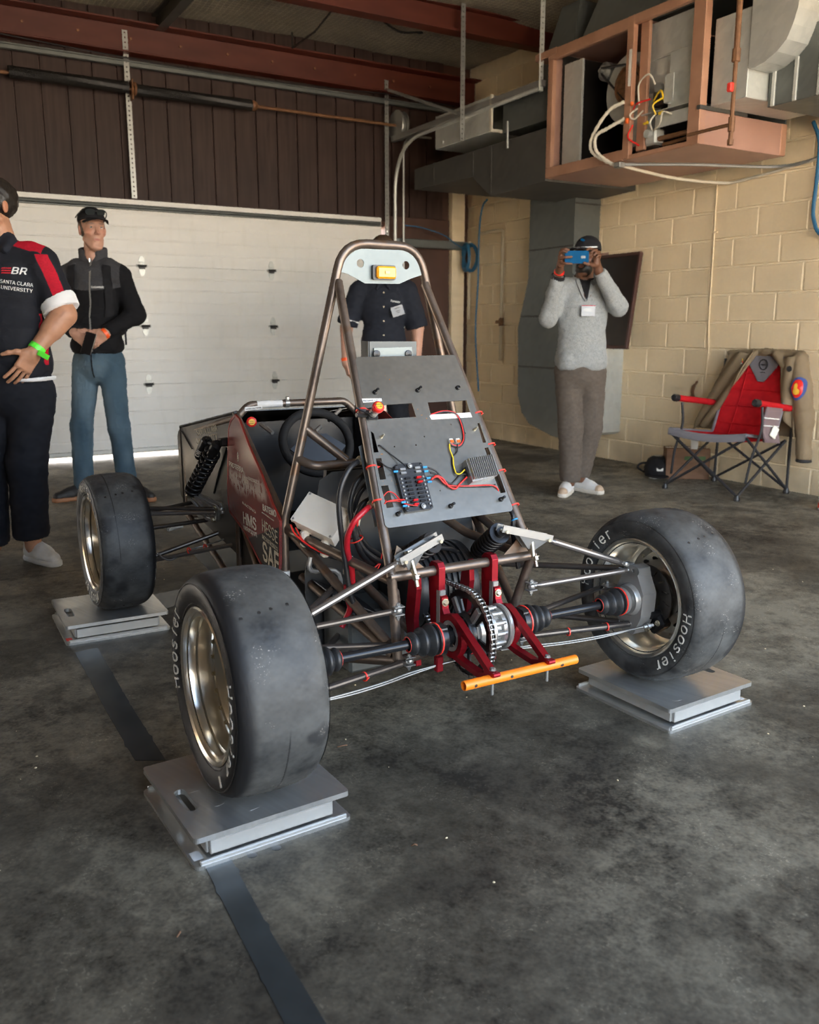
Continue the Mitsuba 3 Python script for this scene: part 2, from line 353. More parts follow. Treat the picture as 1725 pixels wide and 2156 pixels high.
ce = struct('ceiling', 'insulated ceiling under wire netting'); 
gx, gy = np.meshgrid(np.linspace(XL, XW+.2, 90), np.linspace(YF, YB+.2, 84), indexing='ij')
gz = ZC+.10*(meshkit.fbm(np.stack([gx*.9, gy*1.6, gx*0], -1), 3, 5)-.5)
cv = np.stack([gx, gy, gz], -1).reshape(-1, 3); ii = np.arange(89)[:, None]*84+np.arange(83)[None]; ii = ii.ravel()
put(ce, trimesh.Trimesh(cv, np.vstack([np.stack([ii, ii+1, ii+84], 1), np.stack([ii+1, ii+85, ii+84], 1)]), process=False), 'insulation', True)
part(ce, 'roof_deck', bx(XL-.2, XW+.2, YF-.2, YB+.2, ZC+.32, ZC+.4, 0), 'brown_beam', False)
# sectional door
do = struct('door_1', 'closed cream sectional garage door')
zs = [.045, .658, 1.172, 1.69, 2.245]
for a, b in zip(zs[:-1], zs[1:]):
    h = b-a-.002; pr = [(0, 0)]
    for r in (.2, .4, .6, .8): pr += [(0, h*r-.010), (.0014, h*r-.004), (.0014, h*r+.004), (0, h*r+.010)]
    pr += [(0, h), (.045, h), (.045, 0)]
    put(key(do+'__door_section'), ext([(q[0], q[1]) for q in pr], 7.3, (-4.2, 6.24, a), (0, 1, 0), (0, 0, 1)), 'door_paint', False)
part(do, 'top_strut', cat(tube([(-4.2, 6.225, 2.185), (3.08, 6.225, 2.185)], .017, 10), bx(-4.2, 3.09, 6.2, 6.235, 2.155, 2.165)), 'duct_steel')
part(do, 'bottom_seal', bx(-4.2, 3.09, 6.236, 6.29, .038, .052, .003), 'door_paint', False)
parts(do, 'joint_backing', [bx(-4.2, 3.09, 6.262, 6.275, z-.02, z+.02, 0) for z in zs[1:4]], 'door_paint', False)
part(do, 'bottom_rail', bx(-4.2, 3.09, 6.222, 6.242, .05, .085, .003), 'strut_steel', False)
def hinge():
    leaf = Polygon([(-.028, .012), (.028, .012), (.026, .05), (.012, .085), (-.012, .085), (-.026, .05)])
    up = ext(leaf, .004, (0, 0, 0), (1, 0, 0), (0, 0, 1)); dn = ext([(a, -b) for a, b in leaf.exterior.coords], .004, (0, 0, 0), (1, 0, 0), (0, 0, 1))
    return cat(up, dn, rod((-.045, -.012, 0), (.045, -.012, 0), .011, 10), rbox((.052, .012, .012), (0, -.008, .03)), *[rod((x, -.01, z), (x, .004, z), .006, 6) for x in (-.014, .014) for z in (.035, -.035)])
hg = ply(hinge(), 'galvanized', 30); hpn = ply(cat(rod((-.038, -.012, 0), (.038, -.012, 0), .0115, 10), rbox((.056, .014, .020), (0, -.006, -.016))), 'black_iron', 30)
for x in (-3.0, -1.76, -.53, .692, 1.907):
    for z in zs[1:4]: hk = put(key(do+'__hinge'), hg, None, to_world=T().translate([x, 6.236, z])); put(hk+'__pin', hpn, None, to_world=T().translate([x, 6.236, z]))
# perforated angle posts, rails, spring shaft
def punched(L, w=.042, t=.003, pitch=.038):
    """A slotted angle standing along z from 0 to L, one leg in the x-z plane, one in the y-z plane."""
    hl = [Point(0, z).buffer(.0075, 3) for z in np.arange(pitch/2, L, pitch)]
    P = Polygon([(-w/2, 0), (w/2, 0), (w/2, L), (-w/2, L)], [list(q.exterior.coords) for q in hl if q.bounds[3] < L-.004])
    return cat(ext(P, t, (0, 0, 0), (1, 0, 0), (0, 0, 1)), ext(P, t, (w/2, w/2, 0), (0, 1, 0), (0, 0, 1)))
t = thing('hanging_post', 'punched steel angle standing above the door, left of the spring bracket plate', 'steel post', None); put(t, punched(1.33), 'strut_steel', False, to_world=T().translate([.652, 6.19, 2.25]))
labels[t]['label'] = 'punched steel angle post that the black torsion spring passes, above the capped man'
t = thing('door_track', 'galvanized steel garage door track, vertical beside the door and curving overhead to the back', 'door track')
part(t, 'angle_post', punched(3.52), 'strut_steel', False, to_world=T().translate([3.14, 6.19, 0]))
trk = fillet([(3.20, 6.13, 0), (3.20, 6.13, 2.93), (3.20, 3.86, 2.95)], .5, 10)
part(t, 'track', tube(trk, .017, 8), 'galvanized')
part(t, 'track_rail', xf(rbox((.05, 2.35, .05), bev=.004), Rot.from_euler('x', 0, degrees=True).as_matrix(), (3.215, 5.02, 2.985)), 'strut_steel', False)
part(t, 'hanger', punched(.85), 'galvanized', False, to_world=T().translate([3.2, 3.86, 2.93]))
part(t, 'hanger', punched(1.08), 'strut_steel', False, to_world=T().translate([3.1, 4.79, 2.72]))
part(t, 'stay', rod((3.0, 5.9, 3.35), (3.1, 4.85, 2.95), .014, 8), 'strut_steel')
t = thing('torsion_spring', 'long black torsion spring on the rusty shaft above the garage door', 'door spring')
def coil(x0, x1, y, z, R, r, n):
    a = np.linspace(0, 2*np.pi*n, n*10); return tube(np.stack([x0+(x1-x0)*a/a[-1], y+R*np.cos(a), z+R*np.sin(a)], 1), r, 5)
part(t, 'spring', cat(coil(-.28, .64, 6.12, 3.118, .042, .006, 75), lathe([(.038, 0), (.038, .92)], 16, (-.28, 6.12, 3.118), (1, 0, 0))), 'black_iron')
part(t, 'spring', cat(coil(.70, 1.72, 6.12, 3.108, .042, .006, 82), lathe([(.038, 0), (.038, 1.02)], 16, (.70, 6.12, 3.108), (1, 0, 0))), 'black_iron')
part(t, 'shaft', rod((-4.1, 6.12, 3.12), (3.26, 6.12, 3.1), .0135, 10), 'rust')
part(t, 'winding_cone', cat(lathe([(.016, 0), (.042, 0), (.046, .02), (.03, .05), (.016, .05)], 16, (1.72, 6.12, 3.107), (1, 0, 0))), 'rust')
part(t, 'center_bracket', cat(rbox((.012, .10, .16), (.672, 6.15, 3.11)), lathe([(.05, 0), (.056, .008), (.05, .02)], 16, (.655, 6.12, 3.113), (1, 0, 0)), lathe([(.05, 0), (.056, .008), (.05, .02)], 16, (.68, 6.12, 3.113), (1, 0, 0))), 'rust')
part(t, 'cable_drum', lathe([(.016, 0), (.14, .0), (.145, .012), (.11, .02), (.10, .06), (.11, .07), (.135, .075), (.13, .085), (.016, .085)], 28, (3.2, 6.12, 3.10), (1, 0, 0)), 'strut_steel')
t = thing('strut_rail', 'long grey steel channel along the brown siding above the spring', 'steel channel'); put(t, cat(bx(-4.5, 3.95, 6.19, 6.23, 3.305, 3.35), bx(-4.5, 3.95, 6.175, 6.19, 3.335, 3.35)), 'duct_steel', False)
t = thing('lower_strut', 'short grey steel channel across the brown panel beside the door track', 'steel channel'); put(t, cat(bx(3.24, 4.12, 6.12, 6.2, 1.965, 2.045)), 'duct_steel', False)
def ibeam(x0, x1, y, z0, z1, w):
    c = (z0+z1)/2; hz = (z1-z0)/2
    P = [(-w/2, -hz), (w/2, -hz), (w/2, -hz+.012), (.006, -hz+.012), (.006, hz-.012), (w/2, hz-.012), (w/2, hz), (-w/2, hz), (-w/2, hz-.012), (-.006, hz-.012), (-.006, -hz+.012), (-w/2, -hz+.012)]
    return ext(P, x1-x0, (x0, y, c), (0, 1, 0), (0, 0, 1))
t = struct('beam_1', 'red steel beam along the back wall'); put(t, cat(bx(XL, XW, 6.20, 6.25, 3.40, 3.62, .003), bx(XL, XW, 6.08, 6.25, 3.62, 3.635, .003), bx(XL, XW, 6.12, 6.25, 3.395, 3.41, .003)), 'red_beam', False)
parts(t, 'bolt', [rod((x, 6.185, 3.52), (x, 6.2, 3.52), .011, 6) for x in np.arange(-3.5, 4, .42)], 'rust')
t = struct('beam_2', 'red brown steel roof beam'); put(t, ibeam(XL, XW, 4.93, 3.60, 3.80, .13), 'red_beam', False)
t = struct('beam_3', 'dark roof purlin'); put(t, xf(ibeam(0, 2.6, 0, -.07, .07, .08), Rot.from_euler('z', 90, degrees=True).as_matrix(), (.95, 3.7, 3.69)), 'dark_duct', False)
t = struct('beam_4', 'dark roof purlin'); put(t, ibeam(XL, XW, 2.3, 3.60, 3.80, .13), 'red_beam', False)
t = thing('ceiling_strap', 'thin dark rod hanging under the ceiling netting', 'rod'); put(t, cat(tube([(2.05, 5.1, 3.66), (2.12, 5.6, 3.64), (2.1, 6.05, 3.62)], .008, 6), rod((2.1, 6.05, 3.62), (2.1, 6.05, 3.75), .006, 6)), 'black_iron')
t = thing('ceiling_wire', 'loose black wire drooping across the ceiling netting', 'wire'); put(t, tube(bez([(2.42, 5.1, 3.70), (2.62, 5.22, 3.67), (2.8, 5.3, 3.66), (3.0, 5.3, 3.69), (3.05, 5.42, 3.72)], 6), .009, 6), 'black_iron')
t = thing('door_cable', 'thin black cable along the red beam above the door', 'cable'); put(t, tube(bez([(-2, 6.14, 3.47), (-.3, 6.14, 3.39), (1.0, 6.14, 3.345), (2.4, 6.14, 3.35), (3.1, 6.14, 3.38), (3.9, 6.14, 3.36)], 8), .006, 6), 'black_iron')
# conduit and pipes in the corner
t = thing('conduit', 'vertical steel conduit with a top bend beside the door track', 'conduit'); put(t, tube(fillet([(3.28, 6.1, 0), (3.28, 6.1, 3.02), (3.6, 6.1, 3.02)], .2, 6), .011, 8), 'strut_steel')
t = thing('wall_pipe', 'cream pipe with elbow running down the block wall near the corner', 'pipe')
part(t, 'pipe', tube(fillet([(4.12, 5.95, 2.12), (4.12, 5.62, 2.12), (4.16, 5.62, 2.12), (4.16, 5.62, .83)], .04, 4), .017, 10), 'beige_pipe')
part(t, 'valve', cat(rod((4.16, 5.62, 1.18), (4.16, 5.62, 1.26), .025, 10), rbox((.03, .08, .03), (4.13, 5.62, 1.22))), 'rust')
t = thing('drop_pipe', 'short cream pipe hanging beside the blue hose coil', 'pipe'); put(t, rod((4.08, 6.1, 1.25), (4.08, 6.1, 2.05), .017, 10), 'beige_pipe')
t = thing('hose_coil', 'coil of dark blue air hose hung on the corner pipe', 'hose')
a = np.linspace(0, 2*np.pi*4, 100)
part(t, 'coil', tube(np.stack([4.02+.05*np.sin(a*.5), 6.03+.09*np.cos(a), 1.88+.13*np.sin(a)+.01*np.cos(a*2.3)], 1), .016, 8), 'blue_hose')
part(t, 'loose_end', tube(bez([(4.02, 6.05, 1.95), (3.9, 6.1, 2.02), (3.75, 6.1, 2.1), (3.5, 6.12, 2.16), (3.3, 6.12, 2.17)], 6), .006, 6), 'blue_hose')
t = thing('air_hose', 'thin blue hose hanging down the block wall in the corner', 'hose'); put(t, tube(bez([(4.09, 5.80, 2.44), (4.06, 5.85, 2.35), (4.05, 5.88, 2.1), (4.05, 5.89, 1.6), (4.05, 5.92, 1.1), (4.06, 5.86, .5)], 8), .010, 8), 'blue_hose')
t = thing('wall_hose', 'blue hose looping down the block wall at the right edge of the picture', 'hose'); put(t, tube(bez([[4.13,2.14,2.488], [4.13,2.079,2.345], [4.13,2.076,2.107], [4.13,2.082,1.927], [4.13,2.067,1.85], [4.13,2.031,1.779], [4.13,1.964,1.743], [4.13,1.887,1.817], [4.13,1.914,2.23]], 8), .013, 8), 'blue_hose')
# ---------------------------------------------------------------- ducts and furnace
t = thing('supply_duct', 'long dark sheet metal duct along the block wall with a stepped end, under the furnace', 'duct')
pf = [(3.775, 2.265), (4.49, 2.24), (4.78, 2.435), (5.75, 2.455), (5.75, 2.64), (3.775, 2.65)]
part(t, 'duct_body', ext(pf, .95, (3.2, 0, 0), (0, 1, 0), (0, 0, 1)), 'dark_duct', False)
parts(t, 'seam', [bx(3.194, 3.2, y-.008, y+.008, z0, 2.645, .002) for y, z0 in ((4.49, 2.25), (4.76, 2.43), (5.4, 2.45))], 'dark_duct', False)
part(t, 'rod_hanger', rod([3.15,4.209,2.773], [3.15,4.201,2.568], .010, 8), 'strut_steel')
t = thing('unit_heater', 'pale grey metal box hung from a punched angle beneath the roof, open at its end', 'heater')
part(t, 'casing', cat(bx(3.2, 3.215, 4.5, 5.38, 2.76, 3.03, .003), bx(3.2, 3.75, 4.5, 5.38, 2.755, 2.77, .003), bx(3.2, 3.75, 4.5, 5.38, 3.02, 3.035, .003), bx(3.735, 3.75, 4.5, 5.38, 2.76, 3.03, .003), bx(3.2, 3.75, 5.36, 5.38, 2.76, 3.03, .003)), 'galvanized', False)
part(t, 'end_flange', cat(bx(3.19, 3.21, 4.49, 4.52, 2.75, 3.04, .003), bx(3.19, 3.76, 4.49, 4.52, 2.75, 2.775, .003)), 'white_hose', False)
part(t, 'lamp', lathe([(0, 0), (.018, 0), (.016, .012), (0, .014)], 12, (3.2, 5.25, 2.80), (-1, 0, 0)), 'galvanized')
t = thing('connecting_duct', 'grey sheet metal duct between the heater box and the furnace', 'duct')
put(t, cat(bx(3.3, 4.1, 3.79, 4.48, 2.74, 3.0, .004), hull([(3.4, 3.79, 2.9), (4.1, 3.79, 2.9), (3.4, 4.2, 3.0), (4.1, 4.2, 3.0), (3.5, 3.79, 3.6), (4.15, 3.79, 3.6), (3.5, 4.0, 3.6), (4.15, 4.0, 3.6)])), 'duct_steel', False)
t = thing('roof_duct', 'big grey sheet metal duct rising behind and above the furnace', 'duct')
put(t, hull([(3.45, 3.75, 3.22), (4.15, 3.75, 3.22), (3.45, 3.35, 3.74), (4.15, 3.35, 3.74), (3.45, 2.2, 3.22), (4.15, 2.2, 3.22), (3.45, 2.2, 3.74), (4.15, 2.2, 3.74)]), 'duct_steel', False)
t = thing('wall_duct', 'tall grey sheet metal duct down the block wall, flared and rounded at the bottom', 'duct')
up = Polygon([(4.85, 2.40), (4.23, 2.40), (4.23, 1.0), (4.85, 1.55)])
lowp = Polygon([(4.845, 1.62), (4.99, 1.16), (4.965, .52), (4.90, .36), (4.78, .26), (4.45, .18), (4.22, .16), (4.22, 1.62)])
low2 = Polygon([(4.25, 1.0), (3.86, 1.0), (3.86, .26), (3.92, .23), (4.25, .25)])
part(t, 'duct_body', ext(up, .29, (3.9, 0, 0), (0, 1, 0), (0, 0, 1)), 'duct_steel', False)
part(t, 'flared_boot', ext(lowp, .29, (3.9, 0, 0), (0, 1, 0), (0, 0, 1)), 'duct_steel', False)
part(t, 'side_boot', ext(low2, .24, (3.95, 0, 0), (0, 1, 0), (0, 0, 1)), 'galvanized', False)
parts(t, 'seam', [bx(3.894, 3.9, 4.22, 4.95, 1.255, 1.27, .002), bx(3.894, 3.9, 4.22, 4.97, .79, .805, .002), bx(3.894, 3.9, 4.23, 4.85, 1.85, 1.862, .002), bx(3.9, 4.19, 4.222, 4.23, 2.2, 2.212, .002)], 'dark_duct', False)
# open furnace cabinet, hung at the wall
t = thing('furnace', 'open pink and orange furnace cabinet hung high on the block wall, its wiring bare', 'furnace')
x0, x1, y0, y1, z0, z1, w, ym = 3.2, 4.02, 2.26, 3.77, 2.28, 3.19, .075, 2.90
part(t, 'bottom_panel', bx(x0, x1, y0, y1, z0, z0+.012, .002), 'pink_panel', False)
part(t, 'back_panel', bx(x1-.012, x1, y0, y1, z0, z1, .002), 'duct_steel', False)
part(t, 'top_panel', bx(x0, x1, ym, y1, z1-.012, z1, .002), 'pink_panel', False)
part(t, 'end_panel', cat(bx(x0, x1, y0, y0+.012, z0, z0+.20, .002)), 'pink_panel', False)
part(t, 'end_panel', bx(x0, x1, y1-.012, y1, z0, z1, .002), 'pink_panel', False)
for nm, q in (('bottom_rail', bx(x0-.006, x0+.03, ym+.03, y1, z0, z0+w, .004)), ('top_rail', bx(x0-.006, x0+.03, ym+.03, y1, z1-w, z1, .004)), ('left_stile', bx(x0-.006, x0+.03, y1-.06, y1, z0+w, z1-w, .004)),
              ('middle_stile', bx(x0-.008, x0+.03, ym-.03, ym+.035, z0+.01, z1, .004)), ('middle_stile', bx(x0+.035, x0+.06, ym-.13, ym-.05, z0+.05, z1-.05, .004)), ('right_stile', bx(x0-.008, x0+.05, y0, y0+.10, z0, z1+.3, .004)),
              ('top_rail', bx(x0-.006, x0+.03, y0+.1, ym, z1-.06, z1, .004)), ('bottom_rail', bx(x0-.006, x0+.02, y0+.06, ym, z0, z0+.03, .004)), ('corner_post', bx(x1-.05, x1+.005, y0-.004, y0+.02, z0, z0+.2, .003))):
    part(t, nm, q, 'orange_frame', False)
part(t, 'inner_partition', bx(x0+.10, x0+.12, 3.50, 3.705, z0+.05, z1-.10, .002), 'galvanized', False)
part(t, 'inner_lining', cat(bx(x1-.03, x1-.015, ym, y1-.02, z0+.02, z1-.02, .002), bx(x0+.12, x1-.02, y1-.03, y1-.014, z0+.02, z1-.02, .002), bx(x0+.30, x1-.02, ym-.02, ym-.005, z0+.02, z1-.02, .002)), 'black_iron', False)  # black sheets put in to stand for the shade inside the open cabinet
part(t, 'blower_housing', ext(Point(0, 0).buffer(.235, 24).union(sbox(-.235, -.40, .02, 0)), .30, (x0+.22, 3.13, 2.815), (0, 1, 0), (0, 0, 1)), 'galvanized', 40)
part(t, 'pulley', cat(lathe([(.03, 0), (.13, 0), (.135, .015), (.13, .03), (.115, .034), (.11, .02), (.03, .02)], 24, (x0+.20, 3.10, 2.83), (-1, 0, 0)), lathe([(0, 0), (.035, 0), (.035, .05), (0, .05)], 16, (x0+.20, 3.10, 2.83), (-1, 0, 0)), *[xf(rbox((.02, .08, .03)), Rot.from_euler('x', k*120, degrees=True).as_matrix(), (x0+.182, 3.10+.07*math.cos(k*2.094), 2.83+.07*math.sin(k*2.094))) for k in range(3)]), 'rust')
part(t, 'motor', cat(lathe([(0, 0), (.055, 0), (.065, .015), (.065, .13), (.04, .15), (.015, .15), (.015, .18), (0, .18)], 20, (x0+.34, 3.385, 2.985), (-1, 0, 0))), 'strut_steel')
part(t, 'drive_belt', tube(fillet([(x0+.185, 3.39, 3.005), (x0+.185, 3.10, 2.965), (x0+.185, 2.965, 2.83), (x0+.185, 3.09, 2.695), (x0+.185, 3.39, 2.965), (x0+.185, 3.39, 3.005)], .05, 5), .008, 6), 'black_iron')
part(t, 'front_baffle', cat(bx(x0+.10, x0+.112, y0+.1, ym-.06, 2.90, z1-.06, .002), bx(x0+.09, x0+.10, y0+.1, ym-.06, 2.895, 2.91, .002)), 'galvanized', False)
part(t, 'heat_shield', cat(bx(x0+.06, x0+.07, y0+.1, 2.60, 2.55, 2.90, .002), bx(x0+.10, x0+.115, 2.60, ym-.06, 2.70, 2.90, .002), xf(rbox((.012, .03, .28), bev=.004), None, (x0+.055, 2.40, 2.74))), 'galvanized', False)
part(t, 'control_plate', cat(bx(x0+.0, x0+.008, 2.50, 2.58, 2.58, 2.75, .002), bx(x0, x0+.10, 2.572, 2.58, 2.58, 2.75, .002)), 'galvanized', False)
part(t, 'valve_tray', cat(bx(x0+.015, x0+.023, y0+.1, 2.66, 2.44, 2.52, .002), bx(x0+.02, x0+.3, y0+.1, 2.8, 2.545, 2.553, .002), rod((x0+.012, 2.35, 2.48), (x0+.02, 2.35, 2.48), .02, 10)), 'galvanized', False)
part(t, 'relay', rbox((.06, .10, .09), (x0+.10, 2.70, 2.64), .006), 'black_iron', False)
part(t, 'transformer', cat(rbox((.05, .06, .07), (x0+.06, 2.62, 2.66), .005), lathe([(0, 0), (.03, 0), (.03, .03), (0, .03)], 12, (x0+.03, 2.64, 2.69), (-1, 0, 0))), 'strut_steel')
part(t, 'gas_valve', cat(rbox((.09, .10, .10), (x0+.08, 2.72, 2.40), .012), lathe([(0, 0), (.03, 0), (.026, .03), (0, .03)], 14, (x0+.03, 2.72, 2.42), (-1, 0, 0))), 'galvanized')
part(t, 'burner_pipe', cat(rod((x0+.07, 2.70, 2.385), (x0+.07, 2.28, 2.385), .016, 10), rod((x0+.10, 2.66, 2.35), (x0+.10, 2.36, 2.36), .012, 8)), 'rust')
wr_ = random.Random(8)
for col, nm in (('wire_yellow', 'yellow wire'), ('wire_white', 'white wire'), ('wire_red', 'red wire')): pass
mat('wire_yellow', (.75, .50, .02), .4); mat('wire_red', (.62, .02, .015), .38); mat('wire_white', (.6, .56, .46), .4); mat('zip_red', (.75, .045, .03), .4); mat('orange_plastic', (.80, .14, .02), .4)
for pts, m_ in (([(x0+.01, 2.66, 2.70), (x0-.02, 2.70, 2.78), (x0-.01, 2.80, 2.74), (x0+.02, 2.82, 2.62)], 'wire_white'), ([(x0+.01, 2.82, 2.60), (x0-.02, 2.86, 2.56), (x0-.01, 2.83, 2.53), (x0+.0, 2.76, 2.57)], 'wire_white'),
                ([(x0+.01, 2.58, 2.62), (x0-.03, 2.64, 2.58), (x0-.01, 2.63, 2.52)], 'wire_yellow'), ([(x0+.03, 2.70, 2.62), (x0-.01, 2.60, 2.66), (x0+.01, 2.585, 2.60)], 'wire_yellow'),
                ([(x0+.01, 2.86, 2.60), (x0-.02, 2.80, 2.62), (x0+.0, 2.70, 2.63)], 'wire_red'), ([(x0+.01, 2.86, 2.5), (x0-.02, 2.87, 2.42), (x0+.02, 2.80, 2.36)], 'wire_red'), ([(x0+.0, 2.64, 2.53), (x0-.03, 2.66, 2.48), (x0+.01, 2.68, 2.44)], 'wire_white'), ([(x0+.0, 2.5, 2.5), (x0-.02, 2.56, 2.52), (x0, 2.60, 2.46), (x0+.02, 2.66, 2.44)], 'wire_white')):
    part(t, 'wire', tube(bez(pts, 6), .006, 6), m_)
parts(t, 'wire_nut', [lathe([(0, 0), (.011, 0), (.008, .035), (0, .035)], 8, (x0-.012, 2.60, 2.52), (0, -1, .15)), lathe([(0, 0), (.011, 0), (.008, .035), (0, .035)], 8, (x0-.012, 2.70, 2.485), (0, 1, -.1))], 'wire_yellow')
parts(t, 'wire_nut', [rbox((.02, .02, .035), (x0-.015, 2.89, 2.53)), rbox((.02, .02, .025), (x0-.015, 2.85, 2.63))], 'orange_plastic', False)
part(t, 'paper_tag', bx(x0-.011, x0-.009, ym-.02, ym+.005, 2.75, 2.98, .0005), 'white_plastic', False)
for a, b in (((x0-.01, 2.93, 2.66), .0), ((x0-.01, 2.92, 2.55), .04)):
    pts = bez([a, (x0-.07, 3.02, a[2]-.05), (x0-.10, 3.14-b, 2.46), (x0-.09, 3.14-b, 2.36), (x0-.04, 3.0, 2.27), (x0-.03, 2.93, 2.25)], 10)
    part(t, 'flexible_conduit', tube(pts, .0125+.0022*np.sin(np.arange(len(pts))*2.4), 8), 'white_hose', True)
part(t, 'hanger_arm', rbox((.12, .25, .05), (3.25, 3.80, 3.17), .004), 'orange_frame', False)
part(t, 'steel_channel', bx(x0-.02, 3.62, y0-.01, y0+.02, z0+.20, z0+.225, .003), 'dark_duct', False)
t = thing('gas_pipe', 'rusty vertical gas pipe with a tee and red valve at the furnace corner', 'pipe')
part(t, 'pipe', cat(rod((3.10, 1.93, 3.7), (3.10, 1.93, 2.72), .017, 10), rod((3.10, 1.93, 2.72), (3.10, 1.93, 2.23), .0125, 10)), 'rust')
parts(t, 'coupling', [rod((3.10, 1.93, 2.66), (3.10, 1.93, 2.73), .024, 8), rod((3.10, 1.93, 2.28), (3.10, 1.93, 2.36), .019, 8), rod((3.10, 1.93, 2.205), (3.10, 1.93, 2.235), .019, 6)], 'rust')
part(t, 'branch', rod((3.10, 1.93, 2.32), (3.14, 2.30, 2.33), .011, 8), 'rust')
part(t, 'valve_handle', rbox((.03, .035, .05), (3.075, 1.935, 2.52), .006), 'zip_red', False)
t = thing('plenum', 'galvanized sheet metal plenum box on the furnace outlet', 'duct')
part(t, 'plenum_box', bx(3.27, 3.98, 1.98, 2.25, 2.50, 3.0, .004), 'galvanized', False)
part(t, 'side_duct', bx(3.45, 4.16, 1.0, 1.97, 2.46, 2.86, .004), 'duct_steel', False)
parts(t, 'seam', [bx(3.44, 3.452, y-.012, y+.012, 2.46, 2.70, .002) for y in (1.93, 1.78, 1.62)], 'galvanized', False)
ang = np.linspace(math.radians(200), math.radians(275), 14)
cpl = [(2.02, 3.25), (2.06, 2.715)]+[(2.032,2.658)]*0
arc = [(3.369,2.97)]*0
el = [(1.972, 3.6), (1.972, 2.655), (1.93, 2.650), (1.86, 2.665), (1.78, 2.70), (1.72, 2.75), (1.685, 2.82), (1.66, 2.90), (1.65, 3.0), (1.66, 3.2), (1.70, 3.6)]
t = thing('elbow_duct', 'big curved sheet metal elbow duct above the furnace outlet', 'duct')
put(t, ext(el, .85, (3.26, 0, 0), (0, 1, 0), (0, 0, 1)), 'galvanized', False)
t = thing('service_conduit', 'thin steel conduit strapped beneath the furnace and bending along the block wall', 'conduit')
part(t, 'pipe', tube(bez([(3.17, 2.93, 2.255), (3.6, 2.65, 2.25), (4.10, 2.42, 2.245), (4.17, 2.2, 2.25), (4.17, 2.0, 2.30), (4.17, 1.8, 2.42)], 8), .011, 8), 'strut_steel')
part(t, 'pipe', tube(bez([(3.17, 2.93, 2.25), (3.7, 2.95, 2.215), (4.12, 2.86, 2.20), (4.175, 2.7, 2.205), (4.175, 2.3, 2.24), (4.175, 2.08, 2.28), (4.175, 2.04, 2.45), (4.175, 1.9, 2.55)], 8), .011, 8), 'white_hose')
part(t, 'junction_box', rbox((.05, .06, .035), (3.17, 2.93, 2.25), .004), 'strut_steel', False)
t = thing('wall_conduit', 'thin cream conduit running straight down the block wall', 'conduit')
yc = 2.945
part(t, 'pipe', tube(bez([(4.183, 2.955, 2.25), (4.183, 2.95, 1.8), (4.183, 2.945, 1.2), (4.183, 2.93, .98), (4.183, 2.945, .72)], 6), .0055, 8), 'block_paint')
parts(t, 'strap', [bx(4.18, 4.19, 2.92, 2.98, 1.855, 1.87, .002), bx(4.18, 4.19, 2.915, 2.975, .945, .96, .002)], 'block_paint', False)
t = thing('wire_tuft', 'small brown tuft of wire hanging on the block wall beside the conduit', 'wire'); 
rr = random.Random(3); put(t, cat(*[tube(bez([(4.18, 3.02+rr.uniform(-.01, .01), .74), (4.165, 3.03+rr.uniform(-.03, .03), .68), (4.17, 3.05+rr.uniform(-.03, .03), .60)], 4), .004, 5) for _ in range(7)]), 'rust')
t = thing('leaning_panel', 'dark panel in a brown frame leaning against the block wall behind the man in grey', 'panel')
mat('dark_panel', lambda p, n, uv: mix((.012, .009, .008), (.03, .022, .018), fbm(p.y*6, p.z*6, 1, 3)), .32); mat('brown_frame', (.06, .026, .020), .4)
c0, c1, c2, c3 = A([3.99, 4.25, .995]), A([3.99, 3.62, .995]), A([4.165, 3.69, 1.76]), A([4.165, 4.25, 1.76])
part(t, 'board', slab([c0, c1, c2, c3], .012), 'dark_panel', False)
for a, b in ((c0, c1), (c1, c2), (c2, c3), (c3, c0)):
    d = b-a; m_ = rbox((np.linalg.norm(d)+.02, .026, .035), bev=.004); nn = unit(np.cross(c1-c0, c2-c0)); u_ = unit(d)
    part(t, 'frame_rail', xf(m_, np.stack([u_, np.cross(nn, u_), nn], 1), (a+b)/2), 'brown_frame', False)
part(t, 'hinge_strip', slab([(4.17, 4.22, 1.42), (4.17, 4.10, 1.42), (4.19, 4.10, 1.8), (4.19, 4.22, 1.8)], .01), 'pink_panel', False)
# dark tape strip on the floor
mat('floor_tape', lambda p, n, uv: mix((.016, .020, .021), (.034, .040, .041), fbm(p.x*9, p.y*9, 1, 4)), .33, spec=.5)
def tape(L, R, seed):
    """A strip between two edges of floor points, its edges frayed."""
    r = random.Random(seed); out = []
    for e, sg in ((L, 1), (R, -1)):
        e = A(e, float); q = []
        for a, b in zip(e[:-1], e[1:]):
            n_ = max(2, int(np.linalg.norm(b-a)/.016))
            for k in range(n_):
                p = a+(b-a)*k/n_; q.append(p+unit(A([b[1]-a[1], a[0]-b[0]]))*sg*r.choice([0, 0, 0, 0, 0, 0, r.uniform(-.003, .007)]))
        q.append(e[-1]); out.append(q)
    return ext(Polygon(out[0]+out[1][::-1]).buffer(0), .0012, (0, 0, .0004))
t = thing('tape_strip', 'dark grey tape strip on the floor in front of the near scale', 'tape'); put(t, tape([(-0.838,-0.142), (-0.85,-0.409), (-0.86,-0.671), (-0.866,-0.762)], [(-0.782,-0.175), (-0.795,-0.441), (-0.8,-0.707), (-0.801,-0.8)], 2), 'floor_tape', False)
t = thing('tape_strip', 'dark grey tape strip on the floor between the near and far left scales', 'tape'); put(t, tape([(-0.848,1.315), (-0.856,0.74), (-0.855,0.385)], [(-0.768,1.323), (-0.782,0.696), (-0.784,0.343)], 5), 'floor_tape', False)
t = thing('tape_patch', 'dark grey tape patch on the floor behind the far left scale', 'tape'); put(t, tape([(-0.263,1.912), (-0.441,1.875)], [(-0.268,1.717), (-0.45,1.649)], 7), 'floor_tape', False)
